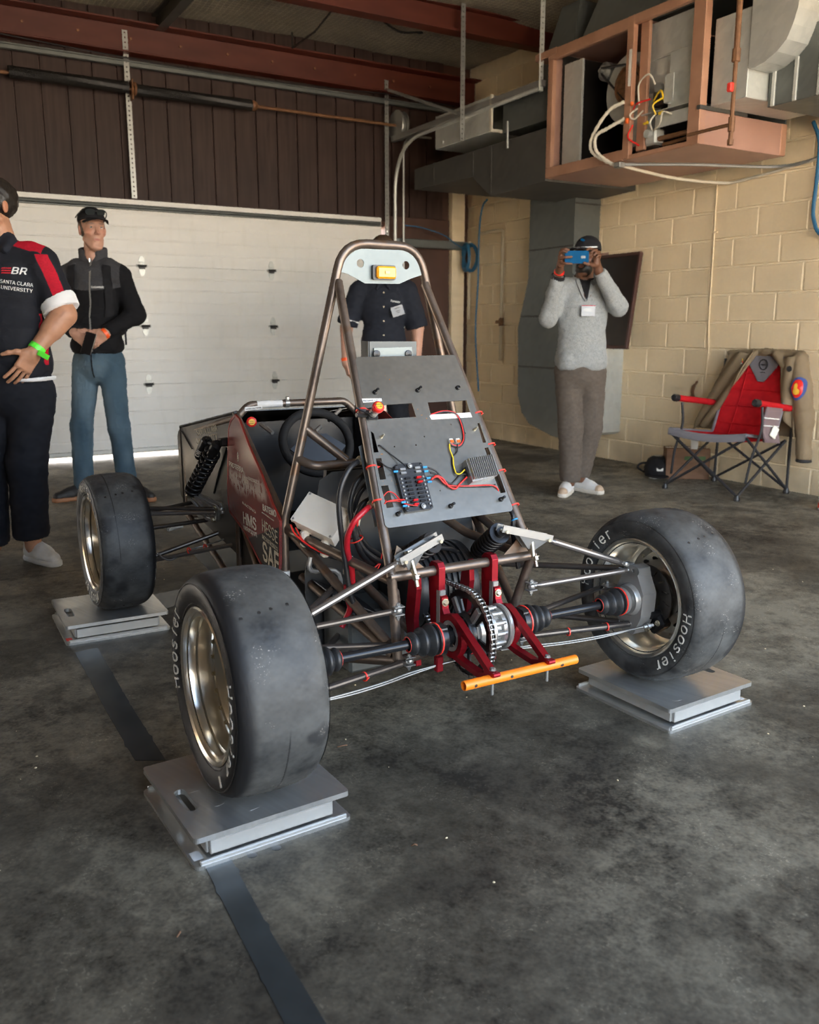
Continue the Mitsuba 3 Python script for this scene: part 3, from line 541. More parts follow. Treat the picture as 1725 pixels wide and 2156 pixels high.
# ---------------------------------------------------------------- the race car
def tube_col(p, n, uv):
    a = fbm(p.x*9, p.y*9, p.z*9, 4); f = fbm(p.x*90, p.y*90, p.z*90, 2); r = smoothstep(.60, .72, fbm(p.x*22+5, p.y*22, p.z*22, 3))
    return mix(mix((.095, .070, .055), (.235, .188, .152), dr.clip(a*1.1+.25*f-.2, 0, 1)), (.16, .085, .045), r*.6)
mat('bare_tube', tube_col, lambda p, n, uv: .30+.22*fbm(p.x*14, p.y*14, p.z*14, 2), .75)
mat('dark_rod', lambda p, n, uv: mix((.055, .050, .047), (.12, .105, .092), fbm(p.x*20, p.y*20, p.z*20, 3)), .33, .7)
mat('bright_rod', (.21, .19, .175), .30, .75)
def plate_col(p, n, uv):
    a = fbm(p.x*5, p.y*5, p.z*5, 4); f = fbm(p.x*70, p.y*70, p.z*70, 2); st = smoothstep(.84, .87, noise(p.x*190+3, p.y*190, p.z*190))*smoothstep(.66, .78, fbm(p.x*11+4, p.y*11, p.z*15, 2))
    return mix(mix((.13, .132, .122), (.27, .255, .225), dr.clip(a*.9+.3*f-.1, 0, 1)), (.55, .23, .07), st)
mat('steel_plate', plate_col, lambda p, n, uv: .26+.12*fbm(p.x*8, p.y*8, p.z*8, 3), .75)
mat('grey_plate', lambda p, n, uv: mix((.12, .14, .138), (.20, .225, .22), fbm(p.x*7, p.y*7, p.z*7, 4)), .45, .45)
mat('dark_box', (.075, .082, .080), .45, .3)
def rubber_col(p, n, uv):
    rx = dr.abs(dr.abs(p.x)-.65); tread = smoothstep(.105, .080, rx)
    a = fbm(p.x*16, p.y*16, p.z*16, 4); f = fbm(p.x*120, p.y*120, p.z*120, 2)
    grey = mix((.018, .019, .0195), (.075, .076, .072), dr.clip(1.7*a-.42+.3*f, 0, 1))
    cl = smoothstep(.0026, .0010, dr.abs(dr.abs(p.x)-.668+.004*(fbm(p.y*9, p.z*9, 3, 2)-.5)))*smoothstep(.42, .55, fbm(p.y*5, p.z*5, 8, 2))
    wet = smoothstep(.60, .70, fbm(p.x*9+1.3, p.y*9+4, p.z*9, 3))
    spk = smoothstep(.80, .86, noise(p.x*420, p.y*420, p.z*420))*smoothstep(.66, .80, noise(p.x*21, p.y*21, p.z*21+9))
    g = mix(mix(grey, (.014, .014, .015), wet*.75), (.012, .012, .012), cl*.8)
    return mix((.0105, .0105, .011), g, tread)+C3(.26, .24, .21)*(spk*tread)
mat('tyre_rubber', rubber_col, lambda p, n, uv: .46+.18*fbm(p.x*16, p.y*16, p.z*16, 3), spec=.42, bump=(lambda p, n, uv: fbm(p.x*95, p.y*95, p.z*95, 3), .0011))
mat('letter_white', (.60, .58, .52), .45)
mat('rim_alloy', (.80, .76, .68), .16, .92)
mat('rim_centre', (.62, .60, .56), .3, 1.0)
mat('machined', (.36, .355, .34), .30, .6)
mat('bright_alloy', (.34, .34, .325), .3, .7)
mat('zinc', (.55, .50, .38), .3, .95)
mat('brake_iron', (.10, .095, .09), .38, .8)
mat('red_anodized', (.27, .010, .018), .34, .65)
mat('black_anodized', (.014, .014, .015), .3, .4)
mat('boot_rubber', (.016, .017, .018), .42)
mat('shaft_black', (.020, .021, .023), .24, .5)
mat('orange_paint', lambda p, n, uv: mix((.80, .20, .012), (.05, .03, .02), smoothstep(.74, .78, fbm(p.x*40, p.y*40, p.z*40, 2))), .38)
mat('estop_red', (.70, .025, .018), .3); mat('estop_yellow', (.78, .42, .015), .4)
mat('amber_lens', (.85, .33, .01), .12, clearcoat=1.0); mat('amber_core', (.95, .62, .15), .2)
mat('blue_crimp', (.02, .22, .50), .35); mat('fuse_red', (.45, .008, .01), .2)
mat('box_white', (.74, .69, .59), .42); mat('cable_red', (.36, .010, .018), .38); mat('sticker_white', (.62, .61, .58), .4); mat('ink', (.02, .02, .02), .6)
mat('chain_steel', (.33, .31, .28), .3, .9); mat('sprocket_black', (.013, .013, .013), .32, .4)
mat('seat_black', (.022, .024, .025), .42)
mat('suede', (.010, .010, .010), .85)
def nose_col(p, n, uv): return mix((.028, .029, .028), (.058, .060, .057), fbm(p.y*4, p.z*4, p.x*4, 4))
mat('nose_grey', nose_col, lambda p, n, uv: .24+.25*fbm(p.y*7, p.z*7, 1, 3), .2, clearcoat=.3)
def red_body(p, n, uv):
    sc = smoothstep(.02, -.02, dr.abs((p.z-0.609)--0.026*(p.y-1.099))-.022-.06*(fbm(p.y*9, p.z*9, 1, 3)-.5))*smoothstep(.30, .46, fbm(p.y*55+3*p.z, p.z*60, 2, 3))  # pale patch: light reflected off a worn sticker, painted into the colour
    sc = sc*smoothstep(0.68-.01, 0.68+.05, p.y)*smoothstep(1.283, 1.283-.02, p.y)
    low = smoothstep(0.409+.004, 0.409-.004, p.z--0.3*(p.y-1.037))
    base = mix((.115, .012, .010), (.17, .022, .017), fbm(p.y*7, p.z*7, 1, 3))
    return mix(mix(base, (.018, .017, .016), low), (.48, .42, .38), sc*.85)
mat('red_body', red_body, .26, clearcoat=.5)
mat('red_edge', (.24, .014, .010), .3, clearcoat=.5)
mat('gold_print', (.42, .37, .28), .5); mat('white_print', (.55, .49, .42), .5)
car = thing('race_car', 'open-frame race car of bare steel tubes with red side panel, standing on four scales', 'race car')
RT = .0135
def frame_tube(pts, r=RT, fil=0, m='bare_tube', name='frame_tube', **kw):
    return part(car, name, tube(fillet(pts, fil) if fil else A(pts, float), r, 14), m, 50, **kw)
def mir(p): return [(-q[0], q[1], q[2]) for q in p]
# -- frame
frame_tube([(-.342, .55, .13), (-.341, .55, .56), (-.129, .55, 1.386), (.129, .55, 1.386), (.341, .55, .56), (.342, .55, .13)], fil=[.12, .10, .10, .12], name='main_hoop')
for s in (-1, 1):
    S = lambda *p: [(s*q[0], q[1], q[2]) for q in p]
    frame_tube(S((.150, .545, 1.275), (.233, .079, .497)), name='hoop_brace')
    frame_tube(S((.262, .55, .845), (.15, .505, .748)))
    frame_tube(S((.335, .55, .555), (.222, .12, .30)))
    frame_tube(S((.338, .55, .57), (.245, 1.22, .835)))
    frame_tube(S((.342, .55, .15), (.25, 1.22, .15)))
    frame_tube(S((.342, .55, .15), (.215, .079, .26)))
    frame_tube(S((.25, 1.22, .15), (.20, 2.05, .30)))
    frame_tube(S((.245, 1.22, .82), (.19, 2.05, .68)))
    frame_tube(S((.342, .55, .15), (.255, 1.22, .50)))
    frame_tube(S((.23, .085, .485), (.335, .55, .545)))
frame_tube([(-.233, .079, .497), (-.215, .079, .26), (.19, .14, .26), (.232, .079, .497)], fil=.01, name='rear_frame')
frame_tube([(-.240, .079, .497), (.240, .079, .497)], .0138, name='rear_crossbar')
frame_tube([(-.290, .548, .757), (-.262, .503, .738), (.262, .503, .738), (.290, .548, .757)], fil=.05, name='harness_bar')
frame_tube([(-.25, 1.22, .13), (-.25, 1.22, .81), (-.195, 1.22, .866), (.195, 1.22, .866), (.27, 1.22, .80), (.25, 1.22, .13)], fil=.05, name='front_hoop')
frame_tube([(-.225, .079, .455), (-.06, .33, .20)]); frame_tube([(-.18, .40, .42), (-.10, .10, .262)]); frame_tube([(.21, .13, .30), (.03, .40, .46)]); frame_tube([(-.342, .55, .15), (.342, .55, .15)]); frame_tube([(-.215, .10, .27), (-.30, .52, .40)])
frame_tube([(.06, .45, .62), (.15, .30, .53), (.228, .12, .49)], fil=.06)
frame_tube([(-.20, 2.05, .30), (.20, 2.05, .30), (.19, 2.05, .68), (-.19, 2.05, .68), (-.20, 2.05, .30)], fil=.01)
part(car, 'white_strip', tube([(-.346, .538, .17), (-.346, .538, .42)], .0145, 10), 'sticker_white', label='white painted strip on the hoop foot')
# gussets at the rear corners
for s in (-1, 1):
    part(car, 'gusset', ext([(s*.235, .50), (s*.12, .50), (s*.215, .58)], .003, (0, .083, 0), (1, 0, 0), (0, 0, 1)), 'bare_tube', False)
# head plate and amber light
hp = [[-0.143,0.546,1.311], [-0.134,0.546,1.328], [-0.112,0.546,1.351], [-0.091,0.546,1.365], [-0.07,0.546,1.371], [0.07,0.546,1.373], [0.096,0.546,1.369], [0.12,0.546,1.357], [0.139,0.546,1.334], [0.151,0.546,1.305], [0.13,0.546,1.299], [0.098,0.546,1.289], [0.059,0.546,1.273], [-0.06,0.546,1.271], [-0.099,0.546,1.289], [-0.12,0.546,1.298], [-0.144,0.546,1.302]]
holes = [Point(*c).buffer(.0122, 8).exterior.coords for c in ((-0.075,1.329), (0.082,1.329))]
part(car, 'head_plate', ext(Polygon([(p[0], p[2]) for p in hp], [list(h) for h in holes]).buffer(0), .0025, (0, .5475, 0), (1, 0, 0), (0, 0, 1)), 'grey_plate', False)
lc = A([0,0.54,1.304])
lt = part(car, 'marker_light', xf(ext(rrect(.078, .043, .006), .010), Rot.from_euler('x', 90, degrees=True).as_matrix(), lc+A([0, .003, 0])), 'black_plastic', False, label='amber marker light in a black bezel')
part(lt, 'lens', cat(rbox((.066, .020, .036), lc+A([.004, -.008, 0]), .006)), 'amber_lens', False)
part(lt, 'bulb_window', cat(rbox((.016, .004, .010), lc+A([.004, -.019, 0]), .0015)), 'amber_core', False)
# headrest box
part(car, 'headrest_box', cat(slab([[-0.104,0.44,1.102], [0.055,0.44,1.101], [0.055,0.44,1.046], [-0.104,0.44,1.049]], .004), slab([[-0.096,0.5,1.103], [-0.104,0.44,1.102], [-0.104,0.44,1.049], [-0.098,0.5,1.047]], .003)), 'dark_box', False)
part(car, 'headrest_plate', slab([[-0.092,0.435,1.083], [0.036,0.435,1.085], [0.04,0.435,1.047], [-0.094,0.435,1.049]], .004), 'grey_plate', False)
for c in ([-0.085,0.43,1.066], [0.023,0.43,1.065]): part(car, 'headrest_pad', lathe([(0, 0), (.011, 0), (.011, .004), (0, .006)], 16, c, (0, -1, 0)), 'black_plastic')
# electronics panel on the hoop braces
P0, PV, PN_ = A([0,0.066,0.505]), A((0,0.52,0.854)), A((0,-0.854,0.52))
def pp(u, v, h=0.): return P0+A([u, 0, 0])+PV*v+PN_*h
out = Polygon([(-0.17,0.647), (0.174,0.649), (0.205,0.134), (-0.221,0.13)]).buffer(-.012).buffer(.012, 5)
cut = [[(-0.178,0.484), (-0.11,0.492), (-0.029,0.493), (-0.028,0.451), (-0.182,0.45)], [(0.026,0.493), (0.161,0.494), (0.16,0.452), (0.024,0.454)],
       [(-0.184,0.413), (-0.179,0.406), (-0.18,0.351), (-0.193,0.351)], [(-0.192,0.331), (-0.177,0.331), (-0.18,0.27), (-0.197,0.27)], [(-0.199,0.25), (-0.179,0.25), (-0.181,0.188), (-0.2,0.187)],
       [(0.175,0.417), (0.182,0.417), (0.183,0.355), (0.173,0.355)], [(0.173,0.336), (0.185,0.337), (0.19,0.276), (0.177,0.276)], [(0.174,0.255), (0.193,0.255), (0.196,0.194), (0.179,0.193)]]
hole = shapely.union_all([Polygon(c).buffer(.002).buffer(-.001) for c in cut]+[Point(q).buffer(.0022, 3) for q in ((-0.125,0.363), (-0.055,0.363), (-0.02,0.387), (-0.021,0.219), (0.121,0.389), (0.081,0.419))])
pl = part(car, 'electronics_panel', ext(out.difference(hole), .0022, P0, (1, 0, 0), PV), 'steel_plate', False, label='flat bare steel panel carrying the fuse box')
def stud(u, v, h, r, m='black_anodized'):
    part(pl, 'stud', cat(lathe([(0, .002), (r*1.7, .002), (r*1.7, .005), (0, .005)], 10, pp(u, v), PN_), lathe([(r*1.45, .005), (r*1.45, .011), (r, .012), (r, h), (0, h)], 6, pp(u, v), PN_)), m)
for q in ((-0.139,0.532), (0.002,0.533), (-0.174,0.165), (-0.003,0.17), (0.171,0.172)): stud(*q, .026, .0042)
stud(*(0.142,0.536), .010, .0042)
for q in ((-0.158,0.394), (0.156,0.397)): stud(*q, .022, .0026, 'zinc')
# white tape strips
part(pl, 'label_strip', ext([(-0.186,0.515), (-0.123,0.513), (-0.124,0.504), (-0.185,0.502)], .0012, P0+PN_*.0024, (1, 0, 0), PV), 'sticker_white', False)
part(pl, 'label_print', text('PRECHARGE TEST', .0045, pp(*(-0.183,0.505), .0038), (1, 0, -.0), PV, .0004, sx=.85), 'ink', False)
part(pl, 'edge_strip', ext([(0.016,0.45), (0.024,0.454), (0.16,0.454), (0.162,0.438), (0.019,0.438)], .0012, P0+PN_*.0024, (1, 0, 0), PV), 'sticker_white', False, label='white plastic strip along the panel window')
# emergency stop on the brace
eb, et = A([-0.171,0.296,0.905]), A([-0.174,0.254,0.929])
ed = unit(et-eb)
es = part(car, 'emergency_stop', cat(lathe([(0, 0), (.0135, 0), (.0165, .004), (.0168, .012), (.013, .017), (0, .0185)], 28, et-ed*.012, ed)), 'estop_red', 40, label='red mushroom emergency stop button with yellow face on the brace')
part(es, 'button_face', lathe([(0, .0005), (.0098, 0), (.0098, .0012), (0, .0014)], 24, et+ed*.0062, ed), 'estop_yellow')
u_ = unit(np.cross((0, 0, 1), ed)); v_ = np.cross(ed, u_)
part(es, 'button_print', cat(text('STOP', .0042, et+ed*.0076-v_*.003, u_, v_, .0003, True, True), text('EMERGENCY', .003, et+ed*.0076+v_*.004, u_, v_, .0003, True, True)), 'ink', False)
part(es, 'collar', lathe([(0, 0), (.0115, 0), (.0125, .003), (.0115, .006), (.0125, .009), (.0115, .012), (.0125, .016), (.012, .024), (0, .024)], 20, eb+ed*.002, ed), 'machined')
part(es, 'mount', cat(rbox((.035, .03, .025), eb-ed*.012, .004, frame(ed)), rod(eb-A([.05, 0, 0]), eb-ed*.01, .006, 8), tube(bez([eb-A([.05, 0, -.02]), eb+A([-.02, -.01, .005]), eb]), .003, 6)), 'black_plastic', False)
# fuse box
fq = [A(q) for q in ((-0.15,0.304), (-0.062,0.304), (-0.067,0.166), (-0.154,0.164))]
fb = part(pl, 'fuse_box', ext(Polygon(fq).buffer(-.006).buffer(.006, 4), .014, pp(0, 0, .0024), (1, 0, 0), PV), 'black_plastic', False, label='black fuse box with red blade fuses')
f0, fu, fv = (fq[0]+fq[1])/2, (fq[1]-fq[0]+fq[2]-fq[3])/2, (fq[3]-fq[0]+fq[2]-fq[1])/2
def fp(a, b, h=.0165): q = f0+fu*a+fv*b; return pp(q[0], q[1], h)
RB = np.stack([unit(pp(*fu)-P0), np.cross(PN_, unit(pp(*fu)-P0)), PN_], 1)
for a in (-.27, .27):
    for b in (.12, .20): part(fb, 'terminal_block', rbox((.018, .007, .006), fp(a, b, .019), .001, RB), 'bright_alloy', False)
for b in np.linspace(.32, .90, 8):
    for sg in (-1, 1):
        part(fb, 'fuse_slot', rbox((.017, .0055, .006), fp(sg*.17, b, .019), .001, RB), 'black_anodized', False)
        part(fb, 'terminal', lathe([(0, 0), (.0034, 0), (.0034, .004), (.0026, .005), (0, .005)], 8, fp(sg*.40, b, .016), PN_), 'bright_alloy')
for a, b in ((.20, .335), (.21, .43), (-.12, .80), (-.13, .885)): part(fb, 'fuse', rbox((.016, .0058, .010), fp(a, b, .023), .0014, RB), 'fuse_red', False)
for a, b in ((0, .07), (.12, .94)): part(fb, 'ring_terminal', cat(lathe([(.0028, 0), (.0075, 0), (.0075, .0015), (.0028, .0015)], 12, fp(a, b, .022), PN_), lathe([(0, 0), (.005, 0), (.005, .004), (0, .005)], 6, fp(a, b, .023), PN_)), 'bright_alloy')
for a, b in ((-.44, .04), (.44, .04), (-.44, .96), (.44, .96)): part(fb, 'screw', lathe([(0, 0), (.004, 0), (.004, .001), (0, .002)], 8, fp(a, b, .0165), PN_), 'black_anodized')
def wire(pts, r, m, name='wire', h0=.004, par=None):
    """Wire through panel points (u, v, height)."""
    return part(par or pl, name, tube(bez([pp(q[0], q[1], q[2] if len(q) > 2 else h0+r) for q in pts], 6), r, 7), m, True)
def PQ(*a): return a
for a, b, d in ((.52, .12, 1), (.53, .21, 1), (.55, .36, 1), (.56, .44, 1), (-.5, .15, -1), (-.5, .80, -1), (-.48, .88, -1)):
    c = fp(a, b, .018); part(fb, 'crimp', rod(c-RB[:, 0]*d*.004, c+RB[:, 0]*d*.009, .0032, 8), 'blue_crimp')
# dc converter with fins
hq = [A(q) for q in ((0.076,0.295), (0.167,0.297), (0.167,0.238), (0.077,0.227))]
dcv = part(pl, 'power_converter', ext(Polygon(hq), .026, pp(0, 0, .0024), (1, 0, 0), PV), 'machined', False, label='finned grey aluminium power converter')
hu, hv = (hq[1]-hq[0]+hq[2]-hq[3])/2, (hq[3]-hq[0]+hq[2]-hq[1])/2
RH = np.stack([unit(pp(*hu)-P0), np.cross(PN_, unit(pp(*hu)-P0)), PN_], 1)
for k in np.linspace(.04, .96, 13):
    q0 = hq[0]+hu*k; q1 = q0+hv; a = pp(q0[0], q0[1], .034); b = pp(q1[0], q1[1], .034)
    part(dcv, 'fin', rbox((.0016, np.linalg.norm(b-a), .014), (a+b)/2, .0005, np.stack([np.cross(unit(b-a), PN_), unit(b-a), PN_], 1)), 'machined', False)
part(dcv, 'cable_gland', rbox((.006, .03, .018), pp(*((hq[0]+hq[3])/2), .014)-RH[:, 0]*.002, .001, RH), 'black_plastic', False)
# lever connectors
for q in ((0.06,0.366), (0.083,0.365)):
    lk = part(pl, 'lever_connector', rbox((.012, .012, .009), pp(*q, .007), .001, np.stack([A([1., 0, 0]), PV, PN_], 1)), 'white_plastic', False, label='grey and orange lever connector')
    for d in (-.004, 0, .004): part(lk, 'lever', rbox((.0032, .009, .003), pp(q[0]+d, q[1]-.004, .0125), .0006, np.stack([A([1., 0, 0]), PV, PN_], 1)), 'orange_plastic', False)
# panel wiring
for k, (m_, o) in enumerate((('wire_red', 0), ('wire_red', 1.6), ('cable_black', -1.4), ('cable_black', -2.6), ('wire_red', .8))):
    d = .001*o
    wire([(0.025+d, 0.457+d*2, -.01), (*(A((0.066,0.462))+A([0, d])), .004), (*(A((0.1,0.453))+A([-d, d])), .009), (*(A((0.113,0.433))+A([-d, d])), .007), (*(A((0.114,0.397))+A([-d, 0])), .006), (*(A((0.106,0.367))+A([-d, 0])), .006), (*(A((0.087,0.349))+A([-d, d])), .006), (*(A((0.069,0.35))+A([0, d])), .006), (*(A((0.057,0.356))+A([d*2, 0])), .008)], .0016, m_)
wire([(*(0.052,0.356), .008), (*(0.048,0.338), .007), (*(0.05,0.315), .007), (*(0.044,0.289), .008), (*(0.043,0.265), .010), (*(0.054,0.26), .013), (*(0.074,0.272), .016)], .0022, 'wire_yellow')
wire([(*(0.078,0.354), .008), (*(0.07,0.33), .007), (*(0.05,0.315), .006), (*(0.043,0.292), .006), (*(0.046,0.269), .007), (*(0.076,0.267), .016)], .002, 'cable_black')
wire([(*(-0.048,0.249), .018), (*(-0.027,0.26), .014), (*(-0.007,0.251), .012), (*(0.008,0.227), .008), (*(0.028,0.219), .007), (*(0.044,0.23), .009), (*(0.076,0.25), .014)], .0028, 'wire_red')
wire([(*(-0.047,0.285), .018), (*(-0.022,0.275), .012), (*(-0.008,0.255), .010), (*(0.017,0.235), .006), (*(0.056,0.257), .008), (*(0.076,0.257), .014)], .0022, 'cable_black')
wire([(*(-0.045,0.269), .018), (*(-0.019,0.264), .012), (*(-0.003,0.248), .008), (*(0.039,0.226), .005), (*(0.108,0.218), .005), (*(0.151,0.215), .005), (*(0.168,0.22), .004)], .0019, 'cable_black')
wire([(*(-0.047,0.252), .018), (*(-0.022,0.256), .014), (*(0.006,0.232), .007), (*(0.074,0.223), .006), (*(0.145,0.219), .006), (*(0.168,0.209), .006), (*(0.177,0.193), -.004)], .0024, 'wire_red')
wire([(*(-0.177,0.367), -.004), (*(-0.17,0.367), .006), (*(-0.143,0.337), .006), (*(-0.118,0.298), .018)], .0019, 'cable_black')
wire([(*(-0.191,0.325), -.004), (*(-0.184,0.321), .005), (*(-0.166,0.302), .006), (*(-0.144,0.286), .018)], .0016, 'cable_black')
wire([(*(-0.205,0.217), -.003), (*(-0.187,0.231), .006), (*(-0.17,0.223), .008), (*(-0.162,0.207), .010), (*(-0.152,0.19), .017)], .0018, 'wire_red')
wire([(*(-0.208,0.196), -.003), (*(-0.198,0.203), .006), (*(-0.172,0.205), .009), (*(-0.149,0.199), .018)], .0018, 'wire_red')
wire([(*(-0.195,0.204), .004), (*(-0.167,0.2), .010), (*(-0.146,0.184), .020), (*(-0.118,0.176), .023)], .0018, 'wire_red')
# cable ties on the braces
def tie(c, d, r=RT, name='cable_tie', m='zip_red', par=None):
    f = frame(d); a = np.linspace(0, 2*np.pi, 20)
    ring = A(c)+(r+.0012)*(np.cos(a)[:, None]*f[:, 0]+np.sin(a)[:, None]*f[:, 1])
    h = A(c)+f[:, 0]*(r+.003); w = [(r, -.0022), (r+.0022, -.0022), (r+.0022, .0022), (r, .0022)]
    part(par or car, name, cat(lathe(w, 20, c, d), rbox((.005, .006, .006), h, .001, f), rod(h, h+f[:, 0]*.006+f[:, 1]*.004, .0015, 5)), m)
BR = lambda s, t: A([s*(.150+.083*t), .545-.466*t, 1.275-.778*t])
for s, ts in ((-1, (.465, .655, .765)), (1, (.50, .615, .71, .83))):
    for t_ in ts: tie(BR(s, t_), BR(s, 1)-BR(s, 0), RT+(.001 if s < 0 else .004))
part(car, 'wire_bundle', cat(tube(bez([BR(1, .80)+A([-.012, 0, -.02]), BR(1, .86)+A([-.018, -.01, 0]), BR(1, .93)+A([-.025, .02, 0]), BR(1, 1)+A([-.01, .05, -.05])]), .007, 8), tube(bez([BR(1, .1)+A([.013, .014, 0]), BR(1, .5)+A([.013, .014, 0]), BR(1, .8)+A([-.006, .02, 0])]), .0025, 6)), 'cable_black')
part(car, 'blue_tie', lathe([(.0085, -.002), (.0105, -.002), (.0105, .002), (.0085, .002)], 14, BR(1, .875)+A([-.018, -.008, 0]), BR(1, 1)-BR(1, 0)), 'blue_crimp')
# body side panels and nose
bo = A([-.356, .55, 0]); bdir = unit(A([.09, .67, 0])); bn = A([-bdir[1], bdir[0], 0])
def B2(pts): return [((A(p)-bo)@bdir, p[2]) for p in pts]
side = B2([[-0.279,1.122,0.844], [-0.268,1.205,0.819], [-0.261,1.254,0.78], [-0.258,1.281,0.713], [-0.253,1.317,0.561], [-0.253,1.319,0.491], [-0.256,1.297,0.455], [-0.289,1.047,0.432], [-0.32,0.821,0.378], [-0.331,0.74,0.363], [-0.356,0.55,0.412], [-0.359,0.526,0.58], [-0.346,0.621,0.616], [-0.329,0.75,0.686], [-0.307,0.916,0.757], [-0.288,1.056,0.833]])
sp = Polygon(side).buffer(0)
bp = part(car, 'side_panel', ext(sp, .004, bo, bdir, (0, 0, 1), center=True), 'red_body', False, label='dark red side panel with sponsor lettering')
part(bp, 'panel_edge', ext(sp.difference(sp.buffer(-.010)).difference(sbox(-1, -1, 2, .33)), .0064, bo, bdir, (0, 0, 1), center=True), 'red_edge', False)
spr = Polygon([(x, z) for x, z in side]); bo2 = A([.356, .55, 0]); bd2 = unit(A([-.09, .67, 0]))
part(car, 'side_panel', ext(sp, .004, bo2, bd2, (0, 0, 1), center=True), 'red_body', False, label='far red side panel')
up_ = A([0, 0, 1.])
def fit_text(s, p0, p1, h, m, par, n=bn, off=.0035, bold=False, name='lettering', sk=0., d=.0006, vv=None):
    """Lettering from p0 (start of its base line) to p1, capitals h tall."""
    p0, p1 = A(p0, float), A(p1, float); u = unit(p1-p0); v = np.cross(n, u) if vv is None else unit(vv)
    ms = meshkit.text_mesh(s, h, d, bold); w = ms.bounds[1, 0]-ms.bounds[0, 0]; ms.apply_translation([-ms.bounds[0, 0], 0, 0]); ms.apply_scale([np.linalg.norm(p1-p0)/w, 1, 1])
    q = np.asarray(ms.vertices); q[:, 0] += sk*q[:, 1]
    V_ = p0+n*off+q[:, :1]*u+q[:, 1:2]*v+q[:, 2:3]*n
    return part(par, name, trimesh.Trimesh(V_, ms.faces if (np.cross(u, v)@n) > 0 else ms.faces[:, ::-1], process=False), m, False)
def bt(s, a, b, h, m='gold_print', bold=False, par=None):
    fit_text(s, a, b, h, m, par or bp, bold=bold)
bt('PROTERRA', [-0.261,1.258,0.64], [-0.294,1.01,0.65], .018, 'white_print', True)
bt('HMS', [-0.29,1.043,0.467], [-0.317,0.841,0.482], .040, 'white_print', True)
bt('motorsport', [-0.289,1.047,0.444], [-0.317,0.839,0.46], .019, 'white_print')
bt('HESSE', [-0.329,0.755,0.5], [-0.355,0.56,0.5], .040)
bt('MECHATRONICS', [-0.328,0.759,0.474], [-0.355,0.561,0.476], .014)
bt('SAE', [-0.327,0.763,0.403], [-0.355,0.554,0.409], .062, 'gold_print', True)
bt('BATEMO', [-0.331,0.739,0.571], [-0.354,0.568,0.582], .020, 'white_print', True)
bt('RACING', [-0.289,1.049,0.535], [-0.316,0.845,0.539], .009, 'white_print')
bt('DASSAULT', [-0.305,0.932,0.638], [-0.324,0.786,0.646], .012, 'white_print')
bt('3S', [-0.295,1.006,0.617], [-0.303,0.943,0.623], .022, 'white_print')
bt('www.batemo.com', [-0.328,0.758,0.559], [-0.35,0.597,0.563], .005, 'white_print')
hx = A([-0.282,1.098,0.695]); hr = np.linspace(0, 2*np.pi, 7)+np.pi/6
hxp = Polygon(np.stack([.014*np.cos(hr), .018*np.sin(hr)], 1)); hxi = Polygon(np.stack([.006*np.cos(hr), .008*np.sin(hr)], 1))
part(bp, 'logo', ext(hxp.difference(hxp.buffer(-.003)).union(hxi.difference(hxi.buffer(-.003))), .0006, hx+bn*.0035, -bdir, (0, 0, 1)), 'white_print', False)
# nose shell: grey side, front cap
nl = [[-0.273,1.141,0.843], [-0.243,1.365,0.458]]
n_top_r, n_bot_r = A([-.252, 1.20, .842]), A([-.235, 1.20, .30])
n_top_f, n_bot_f = A([-.203, 2.10, .705]), A([-.204, 2.10, .345])
def mx(p): return A([-p[0], p[1], p[2]])
sh = cat(slab([n_top_r, n_top_f, n_bot_f, n_bot_r], .004), slab([mx(n_top_r), mx(n_bot_r), mx(n_bot_f), mx(n_top_f)], .004), slab([n_bot_r, n_bot_f, mx(n_bot_f), mx(n_bot_r)], .004))
ns = part(car, 'nose_shell', sh, 'nose_grey', False, label='dark grey nose side panel with faded lettering')
part(ns, 'top_cover', slab([n_top_r+A([.01, .02, .004]), mx(n_top_r)+A([-.01, .02, .004]), mx(n_top_f), n_top_f], .004), 'nose_grey', False)
capp = rrect(.41, .38, .06)
part(ns, 'front_cap', xf(cat(ext(capp, .05), ext(capp.buffer(-.02), .075)), Rot.from_euler('x', -90, degrees=True).as_matrix(), (0, 2.10, .525)), 'nose_grey', 30)
part(ns, 'edge_tube', cat(tube([n_top_r, n_top_f], .006, 8), tube([n_top_f, n_bot_f], .005, 8)), 'black_anodized')
nn = unit(np.cross(n_top_f-n_top_r, n_bot_r-n_top_r)); nn = nn if nn[0] < 0 else -nn
fit_text('SANTA CLARA', [-0.22,1.785,0.695], [-0.238,1.456,0.75], .027, 'gold_print', ns, nn, .002)
fit_text('UNIVERSITY', [-0.22,1.79,0.657], [-0.238,1.456,0.713], .027, 'gold_print', ns, nn, .002)
# creases pressed into the nose side
parts(ns, 'seam', [tube([A([-0.249,1.323,0.698]), A([-0.243,1.436,0.6]), A([-0.237,1.544,0.49])], .004, 6), tube([A([-0.209,2.061,0.686]), A([-0.219,1.881,0.629])], .003, 6)], 'black_anodized')
part(car, 'undertray', slab([(-.33, .56, .135), (-.22, 2.0, .15), (.22, 2.0, .15), (.33, .56, .135)], .003), 'dark_box', False)
